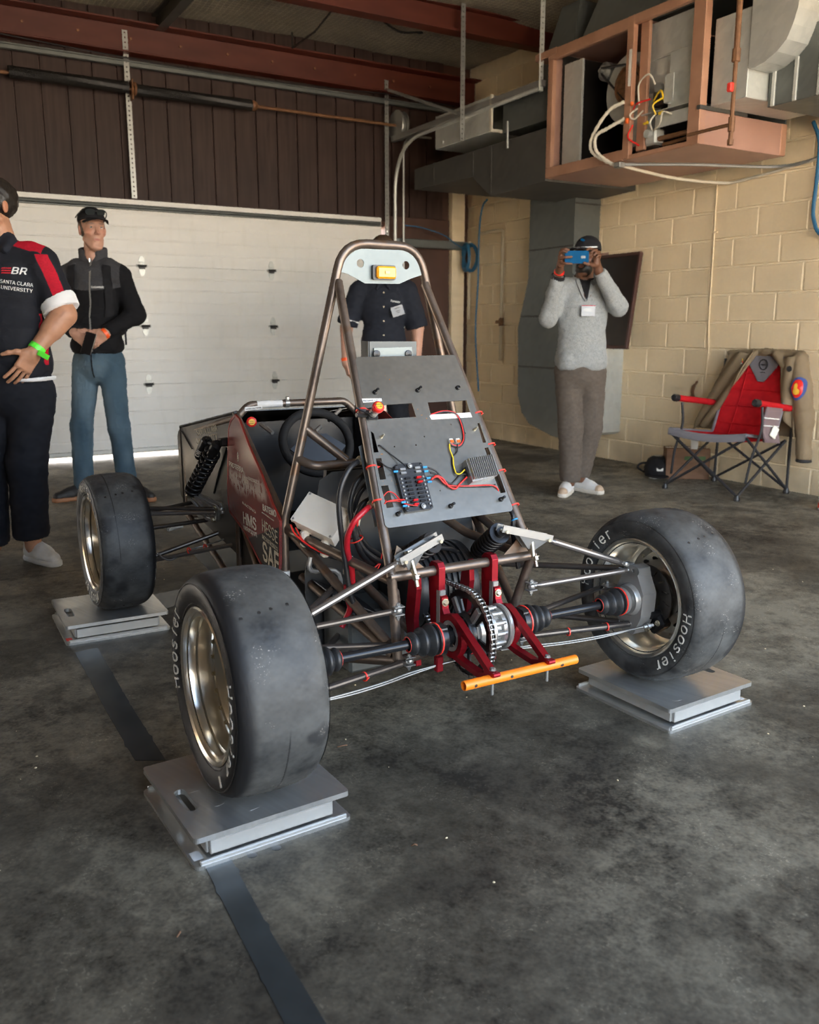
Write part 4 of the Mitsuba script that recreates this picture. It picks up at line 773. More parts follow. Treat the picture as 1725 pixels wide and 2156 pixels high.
# cockpit: firewall, seat, steering wheel, dash
fw_ = [[-0.299,0.47,0.738], [-0.101,0.47,0.702]]
part(car, 'firewall', cat(ext([(-.255, .70), (-.215, .722), (.215, .722), (.255, .70), (.31, .42), (.31, .17), (-.31, .17), (-.31, .42)], .003, (0, .475, 0), (1, 0, 0), (0, 0, 1))), 'seat_black', False)
part(car, 'seat', cat(slab([(-.20, .56, .72), (.20, .56, .72), (.20, .70, .22), (-.20, .70, .22)], .02), slab([(-.20, .70, .22), (.20, .70, .22), (.18, 1.05, .26), (-.18, 1.05, .26)], .02)), 'seat_black', False)
part(car, 'dash_panel', ext([(-.24, .80), (.24, .80), (.24, .45), (-.24, .45)], .004, (0, 1.235, 0), (1, 0, 0), (0, 0, 1)), 'black_plastic', False)
part(car, 'inner_skin', cat(slab([(-.238, 1.21, .80), (-.32, .57, .55), (-.325, .57, .16), (-.24, 1.21, .16)], .002), slab([(.238, 1.21, .80), (.32, .57, .55), (.325, .57, .16), (.24, 1.21, .16)], .002)), 'black_plastic', False)
wc = A([-.005, 1.04, .735]); wd = unit(A([0, -.92, .38]))
a = np.linspace(0, 2*np.pi, 41); wf_ = frame(wd)
sw = part(car, 'steering_wheel', tube(wc+.125*(np.cos(a)[:, None]*wf_[:, 0]*1.05+np.sin(a)[:, None]*wf_[:, 1]*.92), .016, 10, cap=False), 'suede', True)
part(sw, 'hub_plate', xf(ext(Polygon([(-.11, -.02), (-.04, .03), (.04, .03), (.11, -.02), (.04, -.09), (-.04, -.09)]), .006), wf_, wc), 'black_anodized', False)
part(sw, 'button', lathe([(0, 0), (.010, 0), (.010, .01), (0, .012)], 12, wc+wd*.008+A([.04, 0, -.03]), wd), 'bright_alloy')
part(car, 'harness_strap', rod([-0.203,1.08,0.809], [-0.183,1.02,0.782], .008, 6), 'bright_alloy'); part(car, 'harness_strap', rod([0.095,1.15,0.799], [0.165,1.19,0.836], .007, 6), 'bright_alloy'); part(car, 'harness_strap', rod([0.007,1.08,0.77], [0.038,1.1,0.785], .008, 6), 'bright_alloy')
e2 = A([-0.207,1.16,0.809]); d2 = unit(CAM-e2+A([.3, 0, -.2]))
es = part(car, 'emergency_stop', lathe([(0, 0), (.016, 0), (.0185, .004), (.0185, .012), (.014, .016), (0, .017)], 28, e2-d2*.012, d2), 'estop_red', 40, label='red emergency stop button with yellow face at the dash')
part(es, 'button_face', lathe([(0, .0), (.0115, 0), (.0115, .0012), (0, .0014)], 24, e2+d2*.0045, d2), 'estop_yellow')
u_ = unit(np.cross((0, 0, 1), d2)); v_ = np.cross(d2, u_)
part(es, 'button_print', cat(text('EMERGENCY', .003, e2+d2*.006-v_*.005, u_, v_, .0003, True, True), text('STOP', .004, e2+d2*.006+v_*.003, u_, v_, .0003, True, True)), 'ink', False)
part(es, 'mount', rod(e2-d2*.04, e2-d2*.01, .012, 12), 'black_plastic')
# stickers and hose clamp on the front hoop
part(car, 'sticker', cat(lathe([(.0142, 0), (.0142, .10)], 20, (-.165, 1.22, .866), (1, 0, 0), math.pi*.6, math.pi*1.9)), 'sticker_white', label='white sticker around the front hoop')
part(car, 'sticker', slab([[-0.215,1.205,0.859], [-0.148,1.205,0.863], [-0.148,1.205,0.851], [-0.216,1.205,0.845]], .001), 'sticker_white', False)
fit_text('LV POWER DEFAULT PRESSED', [-0.213,1.203,0.848], [-0.151,1.203,0.853], .006, 'ink', car, A([0, -1., 0]), .001, d=.0003, vv=(0, 0, 1))
part(car, 'hose_clamp', cat(lathe([(.0142, -.008), (.016, -.008), (.016, .008), (.0142, .008)], 16, (-.045, 1.22, .866), (1, 0, 0)), rbox((.014, .01, .014), (-.045, 1.21, .885))), 'bright_alloy', False)
# white electronics box with its feet
b1, b2, b3 = A([-0.353,0.47,0.594]), A([-0.278,0.5,0.664]), A([-0.213,0.36,0.625]); b4 = b1+b3-b2
bnr = unit(np.cross(b2-b1, b3-b1)); bnr = bnr if bnr@(CAM-b1) > 0 else -bnr
wbx = part(car, 'control_box', slab([b1, b2, b3, b4] if np.cross(b2-b1, b3-b1)@bnr > 0 else [b4, b3, b2, b1], .012), 'box_white', False, label='cream white electronics box tilted beside the hoop')
cen = (b1+b3)/2; ins = [cen+(q-cen)*.93-bnr*.012 for q in (b1, b2, b3, b4)]
part(wbx, 'box_base', hull([*ins, *[q-bnr*.035 for q in ins]]), 'box_white', False)
for q in (b1, b2, b3, b4): part(wbx, 'screw', lathe([(0, 0), (.004, 0), (.004, .0015), (0, .002)], 8, cen+(q-cen)*.9, bnr), 'bright_alloy')
for k in (.25, .75):
    m_ = b1+(b4-b1)*k-bnr*.04; part(wbx, 'box_foot', rbox((.025, .025, .05), m_-A([0, 0, .02]), .008), 'box_white', False)
part(wbx, 'shield', slab([b3+A([-.01, -.02, .0]), b3+A([.035, 0, -.02]), b3+A([.02, 0, -.065]), b3+A([-.02, -.01, -.08])], .004), 'box_white', False)
part(wbx, 'red_plug', rbox((.02, .02, .03), b3+A([.004, -.02, -.03]), .004), 'estop_red', False)
# junction plate behind the left brace
part(car, 'junction_plate', cat(slab([[-0.214,0.3,0.816], [-0.177,0.3,0.833], [-0.185,0.2,0.607], [-0.216,0.2,0.608]], .003)), 'dark_box', False)
for q in ([-0.206,0.3,0.779], [-0.214,0.22,0.667]): part(car, 'cable_gland', lathe([(0, 0), (.013, 0), (.013, .006), (.009, .008), (.009, .02), (0, .02)], 12, q, (-.75, -.6, 0)), 'zinc')
def cable(pts, r, m, name='cable'): return part(car, name, tube(bez(pts, 8), r, 10), m, True)
cable([[-0.206,0.3,0.779], [-0.26,0.26,0.767], [-0.291,0.25,0.724], [-0.301,0.25,0.671], [-0.295,0.25,0.59], [-0.283,0.25,0.492], [-0.268,0.25,0.407], [-0.244,0.25,0.34], [-0.22,0.27,0.298]], .0075, 'cable_black')
cable([[-0.17,0.33,0.74], [-0.206,0.33,0.71], [-0.223,0.33,0.67], [-0.227,0.33,0.629], [-0.211,0.33,0.564], [-0.186,0.33,0.513], [-0.131,0.34,0.469], [-0.052,0.4,0.436]], .0085, 'cable_black')
cable([[-0.163,0.33,0.711], [-0.193,0.34,0.676], [-0.204,0.35,0.628], [-0.198,0.35,0.575], [-0.161,0.36,0.514], [-0.103,0.38,0.47]], .0085, 'cable_black')
cable([[-0.171,0.3,0.667], [-0.205,0.3,0.65], [-0.22,0.31,0.611], [-0.227,0.31,0.575], [-0.197,0.32,0.501], [-0.135,0.36,0.451]], .0085, 'cable_black')
cable([[-0.214,0.22,0.666], [-0.251,0.2,0.654], [-0.281,0.2,0.628], [-0.29,0.22,0.586], [-0.282,0.24,0.54], [-0.266,0.25,0.49], [-0.257,0.26,0.439]], .0085, 'cable_red', 'red_cable')
cable([[-0.267,0.28,0.43], [-0.265,0.28,0.393], [-0.257,0.28,0.36], [-0.267,0.3,0.313], [-0.275,0.3,0.299]], .0085, 'cable_red', 'red_cable')
cable([[-0.352,0.47,0.577], [-0.35,0.44,0.553], [-0.318,0.4,0.52], [-0.28,0.36,0.5], [-0.245,0.34,0.493], [-0.205,0.34,0.465], [-0.164,0.34,0.443], [-0.128,0.34,0.46]], .0028, 'wire_red')
cable([[-0.337,0.47,0.567], [-0.328,0.44,0.535], [-0.301,0.4,0.51], [-0.252,0.36,0.499], [-0.204,0.34,0.479], [-0.176,0.34,0.44], [-0.134,0.34,0.445], [-0.118,0.34,0.492]], .0022, 'wire_red')
cable([[-0.331,0.47,0.561], [-0.334,0.44,0.53], [-0.29,0.4,0.495], [-0.235,0.36,0.478], [-0.187,0.34,0.468]], .0028, 'cable_black')
part(car, 'cable_tag', slab([[-0.279,0.27,0.518], [-0.251,0.27,0.514], [-0.256,0.27,0.46], [-0.282,0.27,0.466]], .002), 'box_white', False)
part(car, 'cable_tie', lathe([(.02, -.002), (.022, -.002), (.022, .002), (.02, .002)], 16, [-0.215,0.32,0.548], (.4, 0, -1)), 'zip_red')
for t_ in (0.55,): part(car, 'brake_line', tube(bez([[-0.313,0.42,0.486], [-0.311,0.42,0.445], [-0.224,0.42,0.422], [-0.235,0.4,0.29]], 5), .008, 8), 'machined')
# accumulator case and firewall plates low in the frame
part(car, 'battery_case', cat(bx(-.26, .26, .28, .46, .16, .34, .008), bx(-.24, .24, .285, .30, .30, .335, .003)), 'dark_box', False)
part(car, 'case_plate', slab([(-.30, .30, .40), (-.18, .24, .34), (-.16, .42, .34), (-.29, .48, .40)], .003), 'black_plastic', False)
# -- drivetrain
motor = part(car, 'motor', lathe([(0, -.11), (.06, -.11), (.118, -.10), (.125, -.09), *[q for k in range(9) for q in ((.127, -.08+.02*k), (.127, -.07+.02*k), (.119, -.069+.02*k), (.119, -.061+.02*k))], (.125, .11), (.11, .12), (0, .12)], 40, (.03, .33, .375), (1, 0, 0)), 'boot_rubber', 30, label='black finned drive motor')
part(motor, 'cable_guard', tube(bez([(-.08, .25, .50), (-.02, .24, .515), (.06, .25, .50), (.12, .28, .47)], 6), .007, 8), 'cable_black', True)
XS = -.045
cen = A([XS, 0, .335])
def ring2(ro, ri, lobes=0, depth=0.):
    a = np.linspace(0, 2*np.pi, 240, endpoint=False); r = ro+depth*np.cos(lobes*a)
    return Polygon(np.stack([r*np.cos(a), r*np.sin(a)], 1), [list(Point(0, 0).buffer(ri, 24).exterior.coords)])
NT = 52
a5 = [k*2*np.pi/5+.35 for k in range(5)]
wnd = shapely.union_all([Polygon([(r*math.cos(q), r*math.sin(q)) for r, q in ((.058, k-.30), (.094, k-.36), (.097, k), (.094, k+.36), (.058, k+.30))]).buffer(-.004).buffer(.004) for k in a5])
spk_ = part(car, 'sprocket', ext(ring2(.1175, .042, NT, .0028).difference(wnd), .006, cen, (0, 1, 0), (0, 0, 1), center=True), 'sprocket_black', False, label='black chain sprocket with curved windows')
for k in a5:
    c_, s_ = math.cos(k+.63), math.sin(k+.63)
    part(spk_, 'spoke_cap', xf(rbox((.010, .020, .055), bev=.004), Rot.from_euler('x', k+.63-math.pi/2).as_matrix(), cen+A([-.006, .075*c_, .075*s_])), 'bright_alloy', False)
part(spk_, 'carrier', cat(lathe([(.036, -.022), (.052, -.022), (.055, -.016), (.055, .0), (.036, .0)], 32, cen, (1, 0, 0)), *[bolt(cen+A([-.022, .046*math.cos(q), .046*math.sin(q)]), (-1, 0, 0), .004, .004) for q in np.arange(10)*.6283]), 'black_anodized', 30)
# chain: rollers and side plates around both sprockets
R1, R2, c2 = .1205, .040, A([.27, .405])-A([0, .335])
L = np.linalg.norm(c2); th0 = math.atan2(c2[1], c2[0]); be = math.acos((R1-R2)/L)
p1 = th0+be; p2 = th0-be+2*np.pi
arc1 = [(R1*math.cos(t_), R1*math.sin(t_)) for t_ in np.linspace(p1, p2, 120)]
arc2 = [(c2[0]+R2*math.cos(t_), c2[1]+R2*math.sin(t_)) for t_ in np.linspace(p2-2*np.pi, p1, 40)]
ln = LineString(arc1+arc2+[arc1[0]]); nl_ = int(round(ln.length/.0125/2)*2); cm, cp = [], []
ps = [A(ln.interpolate(k/nl_, normalized=True).coords[0]) for k in range(nl_)]
for k in range(nl_):
    q, q2 = ps[k], ps[(k+1) % nl_]; d = q2-q; an = math.atan2(d[1], d[0]); w = .0075 if k % 2 else .0055
    pos = cen+A([0, q[0], q[1]])
    cm.append(rod(pos-A([.009, 0, 0]), pos+A([.009, 0, 0]), .0036, 6))
    lk = LineString([(0, 0), (np.linalg.norm(d), 0)]).buffer(.0052, 3)
    for sg in (-1, 1): cp.append(xf(ext(lk, .0014, center=True), np.stack([A([0, math.cos(an), math.sin(an)]), A([0, -math.sin(an), math.cos(an)]), A([1., 0, 0])], 1), pos+A([sg*w, 0, 0])))
ch = part(car, 'chain', cat(cp), 'chain_steel', False); labels[ch] = {'label': 'drive chain', 'kind': 'stuff'}
ch2 = part(car, 'chain_pins', cat(cm), 'chain_steel', 30); labels[ch2] = {'kind': 'stuff', 'label': 'chain pins and rollers'}
part(car, 'drive_sprocket', cat(ext(ring2(.039, .008, 15, .003), .007, cen+A([0, c2[0], c2[1]]), (0, 1, 0), (0, 0, 1), center=True), lathe([(0, -.03), (.018, -.03), (.02, -.01), (.02, .03), (0, .03)], 20, cen+A([0, c2[0], c2[1]]), (1, 0, 0))), 'chain_steel', 30)
df = part(car, 'differential', lathe([(.02, -.035), (.045, -.035), (.05, -.03), (.05, -.012), (.062, -.010), (.064, -.004), (.064, .012), (.060, .016), (.050, .018), (.048, .036), (.056, .040), (.056, .052), (.046, .056), (.04, .062), (.0, .062)], 48, (.0, 0, .335), (1, 0, 0)), 'bright_alloy', 25, label='bright machined differential housing ringed with bolts')
for k in range(12):
    q = k*np.pi/6; part(df, 'bolt_boss', lathe([(0, 0), (.0085, 0), (.0085, .026), (.006, .027), (.006, .036), (0, .036)], 12, (.012, .055*math.cos(q), .335+.055*math.sin(q)), (1, 0, 0)), 'bright_alloy')
part(df, 'bearing_ring', lathe([(.040, .056), (.060, .056), (.063, .060), (.063, .068), (.040, .068)], 40, (0.0, 0, .335), (1, 0, 0)), 'machined')
# bearing carriers: upper hanger, spacer, lower carrier with its arms to the orange tube
def carrier(x, sgn):
    t = .020
    hang = Polygon([(.056, .449), (.056, .508), (.064, .519), (.090, .519), (.101, .508), (.101, .44), (.092, .35), (.070, .35), (.068, .449)]).buffer(.003).difference(Point(.079, .497).buffer(.0143, 12))
    h = part(car, 'diff_hanger', ext(hang, t, (x-t/2, 0, 0), (0, 1, 0), (0, 0, 1)), 'red_anodized', False, label='red anodized hanger clamped on the rear crossbar')
    part(car, 'diff_hanger', ext(Polygon([(.09, .497), (.12, .46), (.14, .35), (.11, .22), (.085, .22), (.10, .35), (.085, .44)]).buffer(.004), t*.8, (x-.035-t/2, .03, .0), (0, 1, 0), (0, 0, 1)), 'red_anodized', False)
    part(h, 'spacer', rbox((t*.98, .020, .100), (x-.001, .056, .398), .002), 'machined', False)
    rng_ = Point(0, .335).buffer(.059, 24)
    arm1 = LineString([(.012, .382), (-.008, .389), (-.030, .381), (-.080, .352), (-.185, .291)]).buffer(.0085, 6); arm2 = LineString([(.0, .288), (-.06, .278), (-.133, .272), (-.185, .288)]).buffer(.0075, 6)
    foot = LineString([(-.165, .293), (-.20, .293)]).buffer(.006, 4)
    lugp = Polygon([(.038, .430), (.044, .434), (.058, .434), (.060, .37), (.02, .36), (.026, .388), (.034, .400)])
    cp_ = rng_.union(arm1).union(arm2).union(foot).union(lugp).difference(Point(0, .335).buffer(.043, 24))
    c = part(car, 'bearing_carrier', ext(cp_, t, (x-t/2, 0, 0), (0, 1, 0), (0, 0, 1)), 'red_anodized', False, label='red anodized bearing carrier bracing the orange tube')
    part(c, 'bearing', lathe([(.030, -.008), (.042, -.008), (.043, .0), (.042, .008), (.038, .008), (.038, .004), (.030, .004)], 32, (x, 0, .335), (1, 0, 0)), 'machined')
    part(c, 'bolt', bolt((x, .036, .417), (0, -1, .1), .008, .006), 'zinc')
    part(c, 'bolt', cat(bolt((x, -.185, .301), (0, 0, 1), .007, .005), rod((x, -.185, .235), (x, -.185, .29), .004, 8)), 'bright_alloy')
    for sg in (-1, 1): part(h, 'clamp_bolt', bolt((x+sg*.022, .079, .497), (sg, 0, 0), .0095, .008), 'bright_alloy')
    part(car, 'lower_lug', rbox((.022, .018, .045), (x-.03, .02, .255), .003), 'red_anodized', False)
carrier(-.092, -1); carrier(.083, 1)
ot = part(car, 'jacking_bar', cat(lathe([(.0125, 0), (.0125, .358), (.0108, .358), (.0108, 0), (.0125, 0)], 24, (-.179, -.185, .277), (1, 0, 0))), 'orange_paint', 30, label='orange jacking bar across the rear')
part(ot, 'bolt_hole', lathe([(0, 0), (.004, 0), (.004, .0008), (0, .0008)], 10, (-.04, -.1975, .277), (0, -1, .05)), 'black_iron')
# half shafts with boots
def boot(x0, x1, y, z, r0, r1, n, flip):
    """Bellows from the small end r0 at x0 to the large end r1 at x1."""
    pr = [(r0*.9, 0)]; Lb = abs(x1-x0)
    for k in range(n):
        r = r0+(r1-r0)*((k+.6)/n)**.6; a = Lb*(k+.12)/n*.86; b = Lb*(k+1)/n*.86
        pr += [(r*.80, a), (r*1.04, a+(b-a)*.35), (r*1.08, a+(b-a)*.55), (r*1.02, a+(b-a)*.75), (r*.82, b)]
    pr += [(r1*.98, Lb*.88), (r1*.98, Lb)]
    return lathe(pr, 36, (x0, y, z), (1 if x1 > x0 else -1, 0, 0))
for s in (-1, 1):
    xi0, xi1 = .232, .140
    part(car, 'half_shaft', tube([(s*.225, 0, .335), (s*.46, 0, .335)], .0125, 16), 'shaft_black')
    ib = part(car, 'inner_boot', boot(s*xi0, s*xi1, 0, .335, .020, .043, 3, s), 'boot_rubber', 50)
    tie((s*.146, 0, .335), (1, 0, 0), .0425, 'boot_clamp', par=ib); tie((s*.229, 0, .335), (1, 0, 0), .0185, 'boot_clamp', par=ib)
    part(car, 'tripod_housing', lathe([(0, 0), (.022, 0), (.024, .02), (.036, .024), (.0415, .028), (.0415, .048), (0, .048)], 36, (s*.098, 0, .335), (s, 0, 0)), 'shaft_black')
    for q in np.arange(3)*2.094: part(car, 'housing_lobe', rod((s*.125, .033*math.cos(q), .335+.033*math.sin(q)), (s*.145, .033*math.cos(q), .335+.033*math.sin(q)), .012, 12), 'shaft_black')
    ob = part(car, 'outer_boot', boot(s*.425, s*.508, 0, .335, .020, .041, 3, s), 'boot_rubber', 50)
    tie((s*.503, 0, .335), (1, 0, 0), .041, 'boot_clamp', par=ob); tie((s*.428, 0, .335), (1, 0, 0), .0185, 'boot_clamp', par=ob)
    part(car, 'hub_shaft', lathe([(.03, 0), (.041, 0), (.041, .012), (.026, .016), (.024, .05), (0, .05)], 30, (s*.508, 0, .335), (s, 0, 0)), 'machined')
# -- suspension
def link(a, b, r=.0095, m='dark_rod', ends=True, name='suspension_rod'):
    a, b = A(a, float), A(b, float); d = unit(b-a); k = part(car, name, cat(rod(a+d*.03, b-d*.03, r, 12), lathe([(r, 0), (r*.6, .012), (r*.6, .014)], 12, a+d*.03, -d), lathe([(r, 0), (r*.6, .012), (r*.6, .014)], 12, b-d*.03, d)), m)
    if ends:
        for p, dd in ((a, d), (b, -d)):
            part(k, 'rod_end', cat(rod(p, p+dd*.035, .0048, 8), lathe([(.004, -.006), (.0105, -.006), (.012, -.002), (.012, .002), (.0105, .006), (.004, .006)], 14, p, frame(d)[:, 1])), 'bright_alloy')
    return k
def clevis(p, d=(0, 0, 1)):
    p = A(p, float); part(car, 'clevis', cat(*[rbox((.030, .024, .004), p+A([0, 0, s*.011]), .001) for s in (-1, 1)], bolt(p+A([0, 0, .013]), (0, 0, 1), .006, .006), bolt(p-A([0, 0, .013]), (0, 0, -1), .006, .008, .014)), 'bright_alloy', False)
for s in (-1, 1):
    S = lambda x, y, z: (s*x, y, z)
    up, lo, pin = (.563, .0, .432), (.572, 0, .215), (.275, .06, .545)
    ia = (.222, .065, .408)
    link(S(*ia), S(.552, .0, .428), .0085, 'bright_rod' if s > 0 else 'dark_rod'); clevis(S(*ia))
    link(S(.235, .40, .40), S(.552, .01, .428), .0095)
    link(S(.19, .06, .262), S(.575, -.01, .258), .0095); clevis(S(.19, .062, .262))
    link(S(.20, .42, .255), S(.572, .02, .25), .0095)
    link(S(.205, .11, .295), S(.565, .12, .345), .0085)
    link(S(.262 if s > 0 else .219, .055, .545), S(.535, .01, .445), .010, 'bright_rod', name='push_rod')
    # rocker: two plates, spacers and pivot bolt
    Sx, Px, Pv = A(S(.108, .055, .588)), A(S(.258 if s > 0 else .215, .055, .546)), A(S(.205 if s > 0 else .188, .062, .527))
    d = unit(Px-Sx); nn_ = A([0, -1., 0])
    upv = np.cross(nn_, d); upv = upv if upv[2] > 0 else -upv
    rk = part(car, 'rocker', cat(*[hull([*(Sx+d*a+upv*b+A([0, yy, 0]) for a in (-.012, .172 if s > 0 else .126) for b in (-.004, .016)), ]+[Sx+d*a+upv*b+A([0, yy+.004, 0]) for a in (-.012, .172 if s > 0 else .126) for b in (-.004, .016)]) for yy in (-.016, .012)]), 'bright_alloy', False, label='bright aluminium suspension rocker')
    part(rk, 'web', cat(*[hull([Sx+d*.045+A([0, yy, 0]), Sx+d*(.160 if s > 0 else .115)+A([0, yy, 0]), Pv+d*.012+A([0, yy, -.004]), Pv-d*.012+A([0, yy, -.004])]+[Sx+d*.045+A([0, yy+.004, 0]), Sx+d*(.160 if s > 0 else .115)+A([0, yy+.004, 0]), Pv+d*.012+A([0, yy+.004, -.004]), Pv-d*.012+A([0, yy+.004, -.004])]) for yy in (-.014, .010)]), 'bright_alloy', False)
    part(rk, 'rocker_deck', hull([Sx+d*a+upv*b+A([0, c_, 0]) for a in (.03, .13 if s > 0 else .09) for b in (.004, .012) for c_ in (-.012, .012)]), 'bright_alloy', False)
    part(rk, 'pivot_bolt', cat(lathe([(0, -.03), (.006, -.03), (.006, .03), (.013, .03), (.013, .045), (0, .045)], 12, Pv-A([0, .0, .0])+A([0, -.02, .0]), (s*.12, .35, .93)), rod(Pv, Pv+A([0, -.035, -.025]), .006, 8), bolt(Pv+A([0, -.03, -.02]), (0, -.35, -.93), .010, .010, .03)), 'zinc', False)
    parts(rk, 'end_bolt', [rod(Sx+A([0, -.024, 0]), Sx+A([0, .022, 0]), .005, 8), rod(Px+A([0, -.024, 0]), Px+A([0, .022, 0]), .005, 8)], 'zinc')
    # damper from the rocker down and forwards into the frame
    e0, e1 = A(S(.108, .06, .585)), A(S(.15, .24, .475)); dd = unit(e1-e0); Ld = np.linalg.norm(e1-e0)
    dm = part(car, 'damper', cat(lathe([(0, .0), (.014, 0), (.016, .015), (.016, Ld-.03), (.011, Ld-.02), (.011, Ld), (0, Ld)], 18, e0, dd)), 'black_anodized')
    tt = np.linspace(0, 1, 200); f_ = frame(dd); aa = tt*2*np.pi*8
    part(dm, 'spring', tube(e0+dd*(.02+(Ld-.05)*tt)[:, None]+.026*(np.cos(aa)[:, None]*f_[:, 0]+np.sin(aa)[:, None]*f_[:, 1]), .0058, 7), 'black_anodized', True)
    part(dm, 'spring_seat', cat(lathe([(.01, 0), (.030, 0), (.030, .006), (.01, .006)], 24, e0+dd*.014, dd), lathe([(.01, 0), (.030, 0), (.030, .006), (.01, .006)], 24, e0+dd*(Ld-.035), dd)), 'black_anodized')
    # upright, brake disc and caliper
    ub = [(.0, .435), (.022, .43), (.03, .40), (.05, .36), (.055, .32), (.04, .27), (.02, .235), (-.02, .235), (-.045, .29), (-.05, .36), (-.025, .41), (-.02, .43)]
    u = part(car, 'upright', ext(Polygon(ub).buffer(.006).difference(Point(0, .335).buffer(.022, 16)), .055, (s*.548-(.0 if s > 0 else .055), 0, 0), (0, 1, 0), (0, 0, 1)), 'machined', False, label='machined grey wheel upright')
    part(u, 'bearing_boss', lathe([(.028, -.014), (.044, -.014), (.05, 0), (.05, .06), (.028, .06)], 32, (s*.548, 0, .335), (s, 0, 0)), 'machined')
    part(u, 'pickup_bracket', cat(ext(LineString([(0, .43), (-.028, .43)]).buffer(.014, 6).difference(Point(-.02, .43).buffer(.006)), .005, (s*.54, 0, 0), (0, 1, 0), (0, 0, 1)), rbox((.04, .03, .005), (s*.55, .02, .442)), rbox((.04, .03, .005), (s*.565, 0, .262))), 'bright_alloy', False)
    part(u, 'toe_bracket', cat(rbox((.05, .03, .004), (s*.56, .095, .352)), rbox((.05, .03, .004), (s*.56, .095, .338)), bolt((s*.565, .115, .354), (0, 0, 1), .006)), 'bright_alloy', False)
    a_ = np.linspace(0, 2*np.pi, 73)[:-1]; sl = [LineString([(r0*math.cos(q), r0*math.sin(q)) for r0, q in ((.062, k), (.075, k+.10), (.088, k+.14))]).buffer(.0018, 2) for k in np.arange(14)*.4488]
    part(u, 'brake_disc', ext(Polygon([(.096*math.cos(q), .096*math.sin(q)) for q in a_], [[(.05*math.cos(q), .05*math.sin(q)) for q in a_]]).difference(shapely.union_all(sl)), .0045, (s*.625, 0, .335), (0, 1, 0), (0, 0, 1)), 'brake_iron', False)
    cl = part(u, 'caliper', cat(rbox((.042, .065, .045), (s*.630, -.048, .258), .008, Rot.from_euler('x', -40, degrees=True).as_matrix()), rod((s*.59, -.05, .29), (s*.655, -.05, .29), .012, 10)), 'black_anodized', False)
    parts(u, 'caliper_bolt', [bolt((s*.596, -.075, .272), (-s, 0, 0), .007), bolt((s*.596, -.035, .242), (-s, 0, 0), .007)], 'zinc', False)
    # braided lines along the lower arm
    for o in (0, .006):
        part(car, 'braided_line', tube(bez([(s*.07, -.0+o, .262), (s*.19, .03, .243-o), (s*.30, .01, .240-o), (s*.42, -.015, .245-o), (s*.55, -.04, .254), (s*.585, -.06, .264)], 8), .0026, 7), 'bright_alloy', True)
    part(car, 'line_fitting', lathe([(0, 0), (.006, 0), (.006, .01), (.009, .012), (.009, .02), (.006, .022), (.006, .03), (0, .03)], 8, (s*.565, -.05, .258), (s, -.4, .2)), 'bright_alloy')
    for x in (.34, .47): tie((s*x, .06-.07*(x-.19)/.385, .258), (s*.385, -.07, -.004), .0105)
